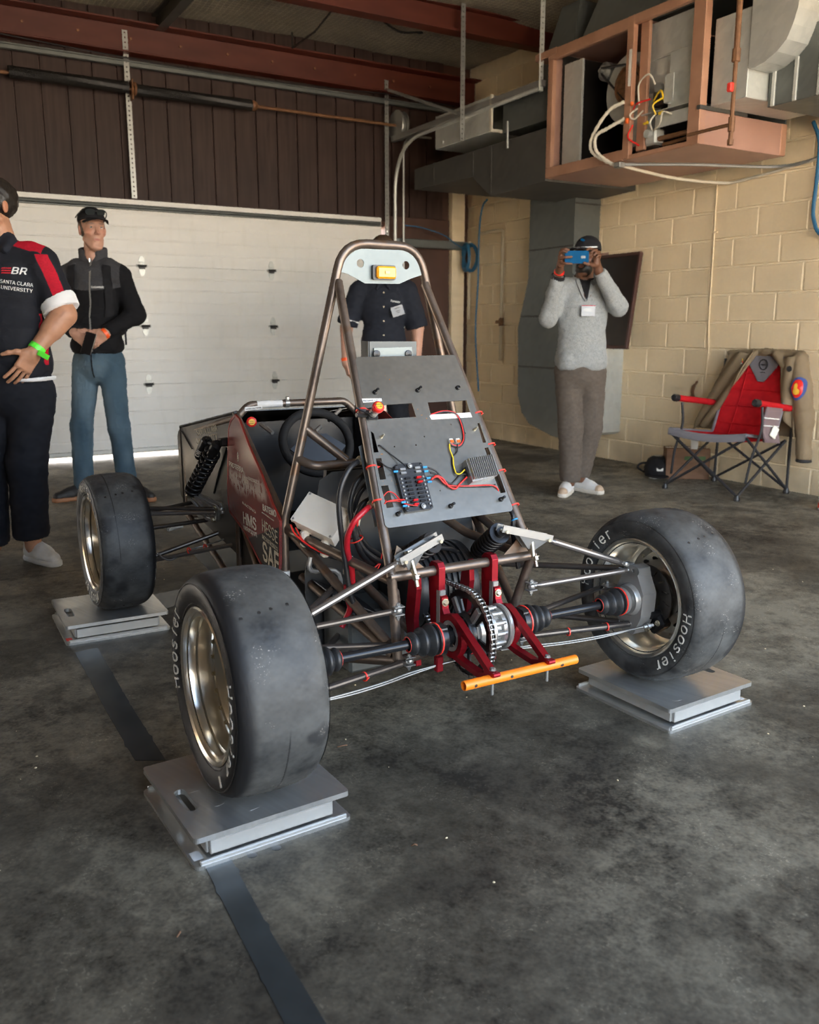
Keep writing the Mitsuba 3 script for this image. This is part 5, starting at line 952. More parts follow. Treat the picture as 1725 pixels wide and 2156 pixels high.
# -- front suspension (left side in view, right mirrored)
for s in (-1, 1):
    S = lambda p: (-s*p[0], p[1], p[2]) if s > 0 else tuple(p)
    ou, ol = (-.545, 1.57, .43), (-.555, 1.57, .235)
    for a_, b_, m_ in (([-0.2,1.954,0.379], ou, 'dark_rod'), ([-0.25,1.41,0.437], ou, 'bright_rod'), ([-0.22,1.638,0.361], (-.55, 1.60, .36), 'dark_rod'), ([-0.2,1.513,0.339], ol, 'dark_rod'), ([-0.2,1.286,0.336], (-.555, 1.56, .235), 'bright_rod')):
        link(S(a_), S(b_), .009, m_)
    link(S([-0.262,1.383,0.455]), S((-.535, 1.56, .455)), .008, 'dark_rod', name='push_rod')
    part(car, 'white_sleeve', rod(S([-0.4,1.66,0.336]), S([-0.335,1.687,0.338]), .0105, 12), 'sticker_white') if s < 0 else None
    clevis(S([-0.2,1.513,0.339])); clevis(S([-0.2,1.286,0.336]))
    dt, db = A(S([-0.29,1.306,0.724])), A(S([-0.325,1.563,0.492])); dd = unit(db-dt); Ld = np.linalg.norm(db-dt)
    dm = part(car, 'damper', lathe([(0, 0), (.012, 0), (.020, .012), (.020, .075), (.013, .078), (.013, Ld-.02), (.010, Ld-.01), (.010, Ld), (0, Ld)], 20, dt, dd), 'black_anodized', label='black coil-over damper with reservoir beside the nose' if s < 0 else None)
    f_ = frame(dd); tt = np.linspace(0, 1, 220); aa = tt*2*np.pi*9
    part(dm, 'spring', tube(dt+dd*(.055+(Ld-.085)*tt)[:, None]+.028*(np.cos(aa)[:, None]*f_[:, 0]+np.sin(aa)[:, None]*f_[:, 1]), .0052, 7), 'black_anodized', True)
    part(dm, 'spring_seat', lathe([(.012, 0), (.033, 0), (.033, .008), (.012, .008)], 24, dt+dd*(Ld-.03), dd), 'black_anodized')
    rs = dt+A([-.012*(1 if s < 0 else -1), .085, .0]); part(dm, 'reservoir', cat(lathe([(0, 0), (.020, 0), (.022, .006), (.022, .10), (.018, .108), (0, .108)], 20, rs, dd), lathe([(0, -.014), (.008, -.014), (.010, 0), (0, 0)], 10, rs, dd), rod(rs+dd*.01, dt+dd*.02, .009, 8)), 'black_anodized')
    if s < 0:
        rc = rs+dd*.072; tv = unit(CAM-rc); tv = unit(tv-(tv@dd)*dd); fit_text('DR', rc+tv*.0222-np.cross(dd, tv)*-.0+dd*.014, rc+tv*.0222-dd*.022, .017, 'white_print', dm, tv, .0, True, d=.0006)
    rp = [S(q) for q in ([-0.325,1.567,0.489], [-0.27,1.398,0.464], [-0.26,1.46,0.404], [-0.27,1.52,0.404])]
    P_ = A(rp); nrm = unit(np.cross(P_[1]-P_[0], P_[2]-P_[0])); q_ = P_.mean(0)
    o0, e1_, e2_ = P_[0], unit(P_[1]-P_[0]), None; e2_ = np.cross(nrm, e1_)
    poly = Polygon([((q-o0)@e1_, (q-o0)@e2_) for q in P_]).buffer(.013, 5)
    inn = poly.buffer(-.014)
    rk = part(car, 'rocker', cat(ext(poly.difference(inn), .006, o0+nrm*.006, e1_, e2_), ext(poly.difference(inn), .006, o0-nrm*.012, e1_, e2_)), 'machined', False, label='grey triangular front rocker' if s < 0 else None)
    for q in (P_[0], P_[1], P_[2]): part(rk, 'bolt', cat(bolt(q+nrm*.013, nrm, .009, .006), bolt(q-nrm*.013, -nrm, .009, .006)), 'zinc', False)
    part(car, 'damper_mount', rbox((.05, .04, .03), dt+A([.03*(1 if s < 0 else -1), .0, .0]), .006), 'black_anodized', False)
    part(car, 'sensor_wire', tube(bez([S(q) for q in ([-0.52,1.376,0.311], [-0.48,1.42,0.274], [-0.44,1.455,0.26], [-0.36,1.513,0.273], [-0.28,1.506,0.29], [-0.23,1.415,0.33], [-0.2,1.357,0.369])], 8), .0035, 6), 'bright_alloy', True)
    for q in ([-0.385,1.426,0.294], [-0.325,1.411,0.303]): tie(S(q), A(S([-0.2,1.286,0.336]))-A(S((-.555, 1.56, .235))), .011)
    u = part(car, 'upright', cat(rbox((.05, .06, .22), (s*.565, 1.57, .335), .012), lathe([(.028, 0), (.045, 0), (.045, .06), (.028, .06)], 24, (s*.545, 1.57, .335), (s, 0, 0))), 'machined', False)
    part(u, 'brake_disc', lathe([(.05, 0), (.096, 0), (.096, .005), (.05, .005), (.05, 0)], 40, (s*.59, 1.57, .335), (s, 0, 0)), 'brake_iron')
# -- wheels
def wheel(x, y, W, s, spin):
    """s: +1 on the right (outer face towards +x)."""
    c = A([x, y, .3353]); d = A([s*1., 0, 0]); k = W/.217; ro = .2626
    w = key(car+'__wheel')
    h = W/2
    prof = [(.166, -h*.80), (.176, -h*.86), (.186, -h*.90), (.200, -h*.97), (.215, -h*1.0), (.228, -h*.99), (.240, -h*.95), (.249, -h*.875), (.2555, -h*.76), (.2600, -h*.58), (.2622, -h*.3), (ro, 0), (.2622, h*.3), (.2600, h*.58), (.2555, h*.76), (.249, h*.875), (.240, h*.95), (.228, h*.99), (.215, h*1.0), (.200, h*.97), (.186, h*.90), (.176, h*.86), (.166, h*.80)]
    ty = lathe(prof, 96, c, d)
    zz = ty.vertices[:, 2]; ty.vertices[:, 2] = np.maximum(zz, .0726+.0)     # flattened where it stands
    part(w, 'tyre', ty, 'tyre_rubber', 50, label='worn black slick tyre')
    part(w, 'tyre_ribs', cat(*[lathe([(r_, sg*h*q_), (r_+.0022, sg*h*(q_+.006)), (r_+.004, sg*h*q_)], 96, c, d) for sg in (-1, 1) for r_, q_ in ((.236, .972), (.190, .925))]), 'tyre_rubber', 40)
    for th_, os_ in ((.93, (-.062, -.020, .008, .048)), (-1.02, (-.050, -.012, .02)), (3.6, (-.06, -.02, .01, .05))):
        for o_ in os_:
            e_ = A([0, -math.cos(th_+o_*.6), math.sin(th_+o_*.6)]); part(w+'__tyre', 'wear_hole', lathe([(0, .0004), (.0034, .0004), (.0042, .0001), (0, 0)], 10, c+A([o_*k, 0, 0])+e_*(np.interp(abs(o_*k), [0, .3*h, .58*h], [ro, .2622, .2600])+.0002), e_), 'black_iron')
    # raised white lettering, twice around each sidewall
    for sg in (-1, 1):
        nrm = d*sg
        for base in (0, math.pi):
            for i_, ch_ in enumerate('Hoosier'):
                sx = s*sg; th = spin[0 if sg > 0 else 1]+base-sx*i_*.160
                m = meshkit.text_mesh(ch_, .033, .0012, False); m.apply_translation([-(m.bounds[0, 0]+m.bounds[1, 0])/2, -.0150, 0])
                if ch_ in 'oser': m.apply_scale([1.15, 1.1, 1])
                # tangent direction read clockwise when looking at the face
                e2 = A([0, math.cos(th), math.sin(th)]); e1 = np.cross(e2, nrm)
                q = np.asarray(m.vertices); rr_ = .2130+q[:, 1]*.95; yy = q[:, 0]/.2145
                ax_ = np.interp(rr_, [.186, .200, .215, .228, .240], A([.90, .97, 1.0, .99, .95])*h)+.0012+q[:, 2]
                V_ = c+nrm*ax_[:, None]+rr_[:, None]*(np.cos(yy)[:, None]*e2+np.sin(yy)[:, None]*e1)
                part(w+'__tyre', 'letter', trimesh.Trimesh(V_, m.faces if np.linalg.det(np.stack([e1, e2, nrm], 1)) > 0 else m.faces[:, ::-1], process=False), 'letter_white', False)
    part(w+'__tyre', 'sticker', ext(rrect(.012, .026, .001), .001, c+d*(h*1.0+.0006)+A([0, -.19*.55, -.19*.84+.0])*1.13, (0, .85*s, -.5*s), (0, .5, .85)), 'box_white', False)
    # three-piece rim: flange, deep outer barrel, centre with oval holes, inner barrel
    o = h*.87
    part(w, 'rim_barrel', lathe([(.160, o-.004), (.180, o-.004), (.1835, o+.001), (.1835, o+.005), (.180, o+.008), (.172, o+.004), (.168, o-.008), (.166, o-.026), (.160, o-.030), (.157, o-.05), (.156, o-.062), (.156, o-.104), (.160, o-.15), (.164, -o+.03), (.168, -o+.008), (.172, -o-.004), (.180, -o-.008), (.1835, -o-.005), (.1835, -o-.001), (.180, -o+.004), (.172, -o+.006)], 80, c, d), 'rim_alloy', 35, label='polished aluminium rim')
    ov = [shapely.affinity.rotate(shapely.affinity.translate(shapely.affinity.scale(Point(0, 0).buffer(1, 12), .0105, .0155), 0, .116), q, origin=(0, 0)) for q in np.arange(12)*30]
    disc = Point(0, 0).buffer(.147, 40).difference(shapely.union_all(ov)).difference(Point(0, 0).buffer(.03))
    part(w, 'rim_centre', lathe([(.150, o-.064), (.146, o-.062), (.130, o-.062), (.124, o-.066), (.085, o-.098), (.06, o-.104), (.0, o-.104)], 64, c, d), 'rim_centre', 30)
    for q in np.arange(16)*math.pi/8+.1:
        e_ = A([0, math.cos(q), math.sin(q)]); part(w, 'rim_hole', xf(lathe([(0, 0), (.0105, 0), (.0115, .0016), (.0095, .0022), (.0095, .0006), (0, .0006)], 16), frame(unit(d*.775+e_*-.632*-1)) , c+d*(o-.0825)+e_*.1045), 'black_anodized', 30)
    part(w, 'hub', lathe([(.0, .0), (.03, 0), (.05, -.006), (.05, -.03), (.0, -.03)], 32, c+d*(o-.09), d), 'rim_centre')
    for q in np.arange(20)*2*math.pi/20+.1: part(w, 'rim_bolt', bolt(c+d*(o-.062)+.138*A([0, math.cos(q), math.sin(q)]), d, .0052, .005), 'zinc', False)
    for q in np.arange(4)*math.pi/2+.4: part(w, 'wheel_nut', bolt(c+d*(o-.096)+.075*A([0, math.cos(q), math.sin(q)]), d, .012, .012), 'machined', False)
    return w
wheel(-.670, 0, .217, -1, (math.pi-.30, .4))
wheel(.670, 0, .217, 1, (.4, math.pi+.02))
wheel(-.631, 1.5686, .198, -1, (4.3, .9))
wheel(.631, 1.5686, .198, 1, (.9, .2))
# ---------------------------------------------------------------- weighing scales under the wheels
mat('scale_alloy', lambda p, n, uv: mix((.50, .50, .48), (.74, .73, .69), dr.clip(.5*fbm(p.x*7, p.y*7, 1, 4)+.5*fbm((p.x+p.y*.3)*110, (p.y-p.x*.3)*5, 2, 3), 0, 1)), lambda p, n, uv: .15+.22*fbm(p.x*10, p.y*10, 1, 3), .85)
mat('scale_rail', (.44, .435, .41), .38, .5)
mat('scratch', (.60, .59, .56), .45, .8)
def pad(label, c, yaw, slot=-1, seed=0):
    t = thing('scale_pad', label, 'wheel scale', 'weighing scales under the wheels')
    R = Rot.from_euler('z', yaw).as_matrix(); a = .1885
    M = lambda m: xf(m, R, (c[0], c[1], 0))
    top = rrect(2*a, 2*a, .010)
    for sx in ((slot,) if slot else ()): top = top.difference(mov(rrect(.027, .108, .0130), sx*.150, -.02))
    part(t, 'top_plate', M(ext(top, .0125, (0, 0, .0600))), 'scale_alloy', False)
    part(t, 'load_frame', M(cat(*[rbox((.30, .012, .034), (0, sg*.170, .034), .002) for sg in (-1, 1)], *[rbox((.012, .33, .034), (sg*.150, 0, .034), .002) for sg in (-1, 1)])), 'scale_rail', False)
    parts(t, 'load_cell', [M(rbox((.05, .05, .012), (sx*.11, sy*.12, .055), .003)) for sx in (-1, 1) for sy in (-1, 1)], 'black_iron', False)
    part(t, 'base_plate', M(ext(rrect(2*a+.004, 2*a+.012, .012), .009, (0, 0, .0))), 'scale_alloy', False)
    parts(t, 'base_lip', [M(rbox((2*a-.02, .008, .012), (0, sg*(a+.0), .012), .002)) for sg in (-1, 1)], 'scale_rail', False)
    part(t, 'sticker', M(rbox((.022, .034, .0006), (slot*.174, -.15, .0093), .0002)), 'sticker_white' if seed != 2 else 'estop_red', False)
    r = random.Random(seed)
    for k in range(9):
        q = A([r.uniform(-.15, .15), r.uniform(-.15, .15)]); e = q+A([r.uniform(-.04, .04), r.uniform(-.03, .03)]); mm = (q+e)/2+A([r.uniform(-.008, .008)]*2)
        part(t, 'scratch', M(ext(LineString([q, mm, e]).buffer(.00022, 1).intersection(top), .0003, (0, 0, .0724))), 'scratch', False)
pad('bright aluminium wheel scale with a hand slot under the nearest tyre', (-.681, .016), .045, -1, 1)
pad('bright aluminium wheel scale without a visible slot under the right rear tyre', (.685, -.028), .047, 1, 3)
pad('bright aluminium wheel scale with a red corner sticker under the far left front tyre', (-.668, 1.589), -.02, -1, 2)
pad('aluminium wheel scale under the right front tyre, hidden behind the car', (.66, 1.58), .02, 1, 4)
# ---------------------------------------------------------------- people
EV, DV, UZ = A([math.cos(YAW), -math.sin(YAW), 0]), A([-math.sin(YAW), -math.cos(YAW), 0]), A([0, 0, 1.])   # across, towards the open door, up
def skin(c, name):
    c = A(c)
    mat(name, {'type': 'mesh_attribute', 'name': 'vertex_color'}, .48, spec=.4)
    return name
skin((0,), 'skin')
def cloth(name, c0, c1, rough=.85, fr=40, **kw):
    mat(name, lambda p, n, uv: mix(c0, c1, fbm(p.x*fr, p.y*fr, p.z*fr, 3)), rough, spec=.2, sheen=.3, **kw)
cloth('black_cloth', (.008, .008, .009), (.016, .016, .018)); cloth('fleece_grey', (.040, .040, .043), (.062, .062, .066), fr=150)
def denim(p, n, uv):
    a = fbm(p.x*7, p.y*7, p.z*4, 4); f = noise(p.x*420, p.y*420, p.z*180)
    fade = smoothstep(.45, .7, fbm(p.x*5+2, p.y*5, p.z*2.5, 3))
    return mix(mix((.034, .060, .082), (.070, .115, .150), dr.clip(a+.25*(f-.5), 0, 1)), (.135, .19, .225), fade*.6)
mat('denim', denim, .85, spec=.2)
cloth('navy_shirt', (.012, .014, .020), (.020, .023, .031)); cloth('black_trousers', (.007, .008, .011), (.014, .015, .019)); cloth('brown_trousers', (.078, .062, .049), (.115, .094, .076), fr=60)
mat('sweater', lambda p, n, uv: mix((.17, .178, .172), (.35, .36, .35), dr.clip(.6*noise(p.x*330, p.y*330, p.z*120)+.5*fbm(p.x*60, p.y*60, p.z*60, 3)-.05, 0, 1)), .9, spec=.15, sheen=.4)
mat('shoe_white', lambda p, n, uv: mix((.50, .48, .45), (.68, .66, .62), fbm(p.x*25, p.y*25, p.z*25, 3)), .5); mat('shoe_tan', (.42, .30, .20), .55); mat('sole_cream', (.55, .50, .42), .6); mat('sole_white', (.60, .59, .56), .5); mat('sole_rust', (.28, .12, .05), .6); mat('shoe_black', (.014, .013, .012), .6)
mat('hair_dark', lambda p, n, uv: mix((.006, .005, .004), (.022, .017, .013), noise(p.x*160, p.y*160, p.z*40)), .45); mat('hair_brown', lambda p, n, uv: mix((.03, .018, .010), (.08, .050, .030), noise(p.x*200, p.y*200, p.z*50)), .5)
mat('band_green', (.12, .80, .05), .4); mat('band_orange', (.90, .11, .02), .4); mat('cloth_white', (.68, .67, .65), .8); mat('cloth_red', (.42, .010, .022), .75)
mat('eye_white', (.40, .38, .36), .25); mat('iris', (.05, .06, .06), .1); mat('lens_dark', (.008, .012, .012), .06, clearcoat=1.0); mat('phone_blue', (.003, .070, .17), .7, spec=.1); mat('phone_black', (.008, .008, .009), .12)
mat('badge_white', (.36, .375, .39), .5)
def basis(f):
    """Columns: the body's own right hand side (seen from behind), forwards f, up."""
    f = unit(f); z = UZ-(UZ@f)*f; z = unit(z); return np.stack([np.cross(f, z), f, z], 1)
def head_prims(c, f, up=None, s=1.0, w=1.0):
    """Head around the point midway between the ears; f: where the face looks."""
    R = basis(f) if up is None else np.stack([np.cross(unit(f), unit(up)), unit(f), unit(up)], 1)
    q = lambda x, y, z: A(c)+R@(A([x*w, y, z])*s)
    r = lambda *a: tuple(x*s for x in a)
    P = [('e', q(0, -.012, .045), r(.074*w, .093, .085), R), ('e', q(0, .032, -.004), r(.060*w, .060, .086), R), ('e', q(0, .034, -.068), r(.048*w, .050, .046), R), ('e', q(0, .066, -.098), r(.023, .021, .018), R),
         ('c', q(-.051, .002, -.045), q(-.020, .064, -.095), .016*s, .013*s, .02), ('c', q(.051, .002, -.045), q(.020, .064, -.095), .016*s, .013*s, .02),
         ('c', q(0, .090, .026), q(0, .109, -.014), .0072*s, .0105*s, .012), ('c', q(-.011, .098, -.018), q(.011, .098, -.018), .0075*s, .0075*s, .008),
         ('c', q(-.043, .076, .042), q(.043, .076, .042), .0125*s, .0125*s, .02), ('c', q(-.050, .052, -.008), q(-.036, .068, -.016), .018*s, .015*s, .02), ('c', q(.050, .052, -.008), q(.036, .068, -.016), .018*s, .015*s, .02),
         ('-', ('e', q(-.031, .099, .021), r(.018, .016, .011), R)), ('-', ('e', q(.031, .099, .021), r(.018, .016, .011), R)),
         ('c', q(-.018, .0815, -.0480), q(.018, .0815, -.0480), .0056*s, .0056*s, .007), ('c', q(-.013, .0812, -.0570), q(.013, .0812, -.0570), .0064*s, .0064*s, .007), ('-', ('c', q(-.021, .0890, -.0525), q(.021, .0890, -.0525), .0024*s, .0024*s))]
    for sg in (-1, 1): P += [('c', q(sg*.022, .0745, .0285), q(sg*.040, .0715, .0280), .0094*s, .0090*s, .004), ('c', q(sg*.022, .0730, .0112), q(sg*.040, .0700, .0120), .0082*s, .0082*s, .004)]
    for sg in (-1, 1): P += [('e', q(sg*.076, -.012, .008), r(.010, .020, .033), R@Rot.from_euler('z', sg*-22, degrees=True).as_matrix(), None, .008)]
    fix = []
    for p in P:
        if p[0] == 'e' and len(p) > 4: p = ('e', p[1], p[2], p[3]) if len(p) == 5 else ('g', [('e', p[1], p[2], p[3])], .01, .008)
        fix.append(p)
    return fix, q, R
def face_colour(m, q, R, base, c, s=1.0):
    """Vertex colours: lips, brows, shadowless flush of ears, nose and cheeks."""
    v = (np.asarray(m.vertices)-A(c))@R/s; col = np.tile(A(base), (len(v), 1))
    g = lambda x, y, z, r: np.exp(-(((v-A([x, y, z]))/A(r))**2).sum(1))
    red = A(base)*A([1.05, .72, .66])
    for w, cc in ((.55*(g(-.045, .07, -.01, (.025, .03, .022))+g(.045, .07, -.01, (.025, .03, .022))+g(0, .11, -.014, (.018, .02, .016))+g(.08, -.01, .01, (.02, .03, .04))+g(-.08, -.01, .01, (.02, .03, .04))), red), (.9*np.clip(1.5*g(0, .086, -.0525, (.017, .02, .0062)), 0, 1), A(base)*A([.74, .36, .34])), (.85*np.clip(1.7*(g(-.033, .088, .0405, (.017, .03, .0052))+g(.033, .088, .0405, (.017, .03, .0052))), 0, 1), A(base)*A([.26, .24, .24]))):
        w = np.clip(w, 0, 1)[:, None]; col = col*(1-w)+cc*w
    return col
def hand_prims(wr, d, nrm, side, s=1.0, curl=(.3, .3, .35, .4), spread=.10, thumb=(.9, .35, .25), tcurl=.3):
    """Prims of a hand from the wrist wr, fingers along d, the palm facing nrm; side +1: the thumb on the nrm x d side."""
    d = unit(d); nrm = unit(nrm-(nrm@d)*d); x = np.cross(nrm, d)*side; wr = A(wr, float)
    R = np.stack([x, d, nrm], 1); q = lambda a, b, c: wr+R@(A([a, b, c])*s)
    P = [('g', [('b', q(.002, .050, 0), (.041*s, .045*s, .0135*s), .013*s, R), ('c', q(0, -.02, 0), q(0, .02, 0), .026*s, .025*s)], .02)]
    for k, (bx_, L, r) in enumerate(((.032, .074, .0090), (.010, .082, .0092), (-.012, .076, .0088), (-.032, .060, .0078))):
        a = spread*(bx_/.03); p = q(bx_, .090-.004*abs(k-1), .0); dir_ = A([math.sin(a), math.cos(a), 0]); cu = curl[k]; prev = p; ang = 0; fp_ = []
        for j, (fr, wgt) in enumerate(((.44, .8), (.31, 1.1), (.25, .8))):
            ang += cu*wgt; dd = A([dir_[0]*math.cos(ang), dir_[1]*math.cos(ang), math.sin(ang)])
            nx = prev+R@dd*(L*fr*s); fp_.append(('c', prev, nx, (r-.0006*j)*s, (r-.0006*(j+1))*s)); prev = nx
        P.append(('g', fp_, .002, .005))
    t0 = q(.030, .020, .004); ta, tb, tc = thumb; d1 = R@unit(A([ta, tb+.4, tc])); d2 = R@unit(A([ta-tcurl, tb+.6, tc+tcurl*.5])); d3 = R@unit(A([ta-2.0*tcurl, tb+.7, tc+tcurl*.9]))
    a1 = t0+d1*.034*s; a2 = a1+d2*.033*s; a3 = a2+d3*.026*s
    P.append(('g', [('c', q(.016, .012, .004), t0, .018*s, .0155*s), ('c', t0, a1, .0150*s, .0118*s), ('c', a1, a2, .0115*s, .0098*s), ('c', a2, a3, .0098*s, .0082*s)], .008, .010))
    return P
def body_mesh(parts, base, face=None):
    """One mesh of skin: (prims, cell, k) pieces, coloured; face: (q, R, c, s)."""
    ms, cs = [], []
    for pr, h, k in parts:
        m = blob(pr, h, k); b = A(base); v = np.asarray(m.vertices)
        n_ = meshkit.fbm(v*60, 3, 2); col = b*(.92+.16*n_)[:, None]
        if face is not None and len(ms) == 0: col = face_colour(m, *face[:2], base, face[2], face[3])*(.94+.12*n_)[:, None]
        ms.append(m); cs.append(np.clip(col, 0, 1))
    return cat(ms), np.vstack(cs)
def person(label, prims, base, face=None, **kw):
    t = thing('person', label, 'person')
    m, c = body_mesh(prims, base, face); put(key(t+'__body'), m, 'skin', True, color=c)
    return t
def eyes(t, q, R, look, s=1.0, scale=1.0):
    for sg in (-1, 1):
        c = q(sg*.031, .0735, .0205); e = part(t, 'eye', trimesh.creation.icosphere(3, .0108*s), 'eye_white', True); scene[e]['to_world'] = T().translate(c.tolist())
        part(e, 'iris', lathe([(0, .0007), (.0040*s, .0001), (.0046*s, -.0012), (0, -.002)], 14, c+unit(look)*.0106*s, unit(look)), 'iris', True)
def band(c, d, r, w, t, m, parent, name='wristband', sq=1.0):
    return part(parent, name, lathe([(r, -w/2), (r+t, -w/2), (r+t, w/2), (r, w/2), (r, -w/2)], 28, c, d), m)
def shoe(a, toe, L=.28, w=.045, h=.10):
    """Prims of a shoe from the heel point a (on the floor) towards toe."""
    d = unit(A([toe[0]-a[0], toe[1]-a[1], 0])); p = lambda f, z: A([a[0], a[1], 0])+d*L*f+UZ*z
    up = [('c', p(.16, .055), p(.16, h), w*.86, w*.80), ('c', p(.16, .05), p(.55, .045), w*.92, w*.88), ('c', p(.55, .045), p(.84, .034), w*.90, w*.74), ('c', p(.25, .09), p(.62, .055), w*.62, w*.6), ('p', p(0, .024), (0, 0, -1))]
    so = [('c', p(.14, .014), p(.5, .014), w*.98, w*.92), ('c', p(.5, .014), p(.86, .016), w*.99, w*.84), ('p', p(0, .0005), (0, 0, -1)), ('p', p(0, .030), (0, 0, 1))]
    return up, so, p, d
def laces(t, p, d, w, m):
    x = np.cross(d, UZ)
    for f in (.34, .42, .50, .58): part(t, 'lace', tube(bez([p(f, .100-.11*(f-.3))-x*w*.5, p(f+.01, .118-.14*(f-.3)), p(f, .100-.11*(f-.3))+x*w*.5], 4), .0035, 6), m, True)
def cap_mesh(c, R, s=1.0, brim_dir=None, tilt=.0):
    q = lambda x, y, z: A(c)+R@(A([x, y, z])*s)
    crown = [('e', q(0, -.012, .054), (.083*s, .101*s, .083*s), R), ('p', q(0, 0, .048), R@A([0, .12, -1.]))]
    yy = np.linspace(-1, 1, 25); o = []
    for k, rr in enumerate((1.0, .55)): o.append([(.080*math.sin(a*1.25), .030+(.172 if k == 0 else .055)*math.cos(a*1.25)*1.0, .058-.018*(a*1.0)**2-(.012 if k == 0 else 0)) for a in yy])
    top = [q(*p) for p in o[0]]+[q(*p) for p in o[1]]; V_ = A(top+[p-R[:, 2]*.004 for p in top]); n = 25; F = []
    for i in range(n-1):
        F += [(i, i+1, n+i+1), (i, n+i+1, n+i), (2*n+i, 3*n+i+1, 2*n+i+1), (2*n+i, 3*n+i, 3*n+i+1), (i, 2*n+i, 2*n+i+1), (i, 2*n+i+1, i+1)]
    return crown, trimesh.Trimesh(V_, F, process=False)
# ---- man with black cap before the garage door
PB = A([-.11, 4.28, 0])
def LB(a, d, z): return PB+a*EV+d*DV+z*UZ
SK = (.46, .25, .17)
hf = unit(DV+.72*EV); hc = LB(.022, .02, 1.755)
hp_, hq_, hR = head_prims(hc, hf, s=1.04, w=.95)
neck = [('c', LB(.0, -.015, 1.50), LB(.012, -.005, 1.70), .062, .056)]
hl, hr_ = LB(-.085, .165, 1.115), LB(.105, .155, 1.115)      # wrists
armL = [('c', LB(-.245, .0, 1.225), hl, .034, .029)]+hand_prims(hl, unit(A(LB(.035, .205, 1.03))-hl), -DV+.3*EV, -1, 1.0, (.25, .35, .45, .5), .05, (.8, .4, .2))
armR = [('c', LB(.245, .0, 1.225), hr_, .034, .029)]+hand_prims(hr_, unit(A(LB(-.025, .20, 1.02))-hr_), -DV-.3*EV, 1, 1.0, (.35, .4, .5, .55), .05, (.7, .5, .3))
core = [('c', LB(0, 0, .95), LB(0, 0, 1.4), .09, .10), ('c', LB(-.15, 0, 1.50), LB(.15, 0, 1.50), .05, .05), ('c', LB(-.15, 0, 1.48), LB(-.245, .0, 1.23), .03, .028), ('c', LB(.15, 0, 1.48), LB(.245, .0, 1.23), .03, .028), ('c', LB(-.08, 0, .9), LB(-.141, .02, .485), .06, .045), ('c', LB(.08, 0, .9), LB(.108, .02, .485), .06, .045), ('c', LB(-.141, .02, .485), LB(-.169, .0, .09), .045, .035), ('c', LB(.108, .02, .485), LB(.133, 0, .09), .045, .035)]
boy = person('person in black cap and dark fleece jacket, holding a phone before the garage door', [(hp_+neck, .004, .018), (armL, .0035, .012), (armR, .0035, .012), (core, .014, .03)], SK, (hq_, hR, hc, 1.04))
eyes(boy, hq_, hR, hf+.05*EV, 1.0)
R0 = np.stack([EV, DV*-1, UZ], 1)
def jfold(z, f): return f
jk = [('e', LB(0, 0, 1.36), (.165, .112, .20), R0), ('e', LB(0, .01, 1.12), (.158, .115, .19), R0), ('c', LB(-.10, -.005, 1.525), LB(.10, -.005, 1.525), .068, .068), ('c', LB(-.155, -.01, 1.49), LB(.155, -.01, 1.49), .066, .066),
      ('c', LB(-.182, -.01, 1.475), LB(-.262, -.01, 1.23), .068, .058), ('c', LB(.175, -.01, 1.475), LB(.258, -.01, 1.23), .068, .060), ('c', LB(0, .01, 1.20), LB(0, .01, 1.02), .135, .138), ('p', LB(0, 0, .985), -UZ)]
slv = lambda el, wr: ('g', [('c', el, wr, .060, .043), ('p', A(wr)-unit(A(wr)-A(el))*.015, unit(A(wr)-A(el)))], .02)
jk += [slv(LB(-.262, -.01, 1.235), hl), slv(LB(.258, -.01, 1.235), hr_), ('b', LB(0, .01, 1.035), (.155, .112, .05), .05, R0)]
jk[-4:-3] = []
JF = sdf(jk+[('p', LB(0, 0, .985), -UZ)], .035)
jm = wrinkle(wrinkle(blob(jk+[('p', LB(0, 0, .985), -UZ)], .0085, .035), .011, 9, 3, (1, 1, .8)), .004, 26, 5)
def jacket_col(p, n, uv):
    a = (p.x-float(PB[0]))*float(EV[0])+(p.y-float(PB[1]))*float(EV[1])
    f = dr.select((p.z > 1.405-.02*dr.cos(a*9)) & (dr.abs(a) < .19), 1., 0.)
    return mix((.010, .010, .011), (.050, .050, .053), f)*(.8+.4*fbm(p.x*120, p.y*120, p.z*120, 2))
mat('fleece_jacket', jacket_col, .9, spec=.15, sheen=.3)
part(boy, 'jacket', jm, 'fleece_jacket', True)
part(boy, 'collar', wrinkle(blob([('c', LB(-.028, -.02, 1.56), LB(.03, -.02, 1.56), .068, .068), ('c', LB(-.026, -.02, 1.64), LB(.03, -.02, 1.64), .064, .064), ('p', LB(0, 0, 1.655), UZ+.25*DV), ('-', ('c', LB(.0, -.012, 1.62), LB(.01, -.008, 1.80), .058, .068))], .006, .03), .004, 20), 'fleece_grey', True)
zp = cat(*[rod(LB(.010+.002*math.sin(k), .30, z), LB(.010, .30, z-.014), .0042, 6) for k, z in enumerate(np.arange(1.60, 1.01, -.013))])
part(boy, 'zip', drape(cat(ext(sbox(-.005, 0, .005, .60), .002, LB(.010, .30, 1.0), EV, UZ)), JF, -DV, .002), 'strut_steel', False)
part(boy, 'zip_pull', rbox((.010, .006, .026), LB(.012, .085, 1.575), .002), 'bright_alloy', False)
for sg in (-1, 1):
    st = drape(ext(Polygon([(sg*.090, 1.550), (sg*.138, 1.540), (sg*.142, 1.36), (sg*.134, 1.22), (sg*.098, 1.22), (sg*.102, 1.36)]).segmentize(.02), .012, PB+DV*.30, EV, UZ), JF, -DV, .004)
    part(boy, 'backpack_strap', st, 'black_cloth', 40)
part(boy, 'backpack', wrinkle(blob([('b', LB(0, -.18, 1.32), (.14, .08, .22), .06, R0)], .012), .006, 9), 'black_cloth', True)
part(boy, 'strap_end', cat(rbox((.012, .006, .12), LB(.205, .06, 1.10), .002)), 'black_cloth', False)
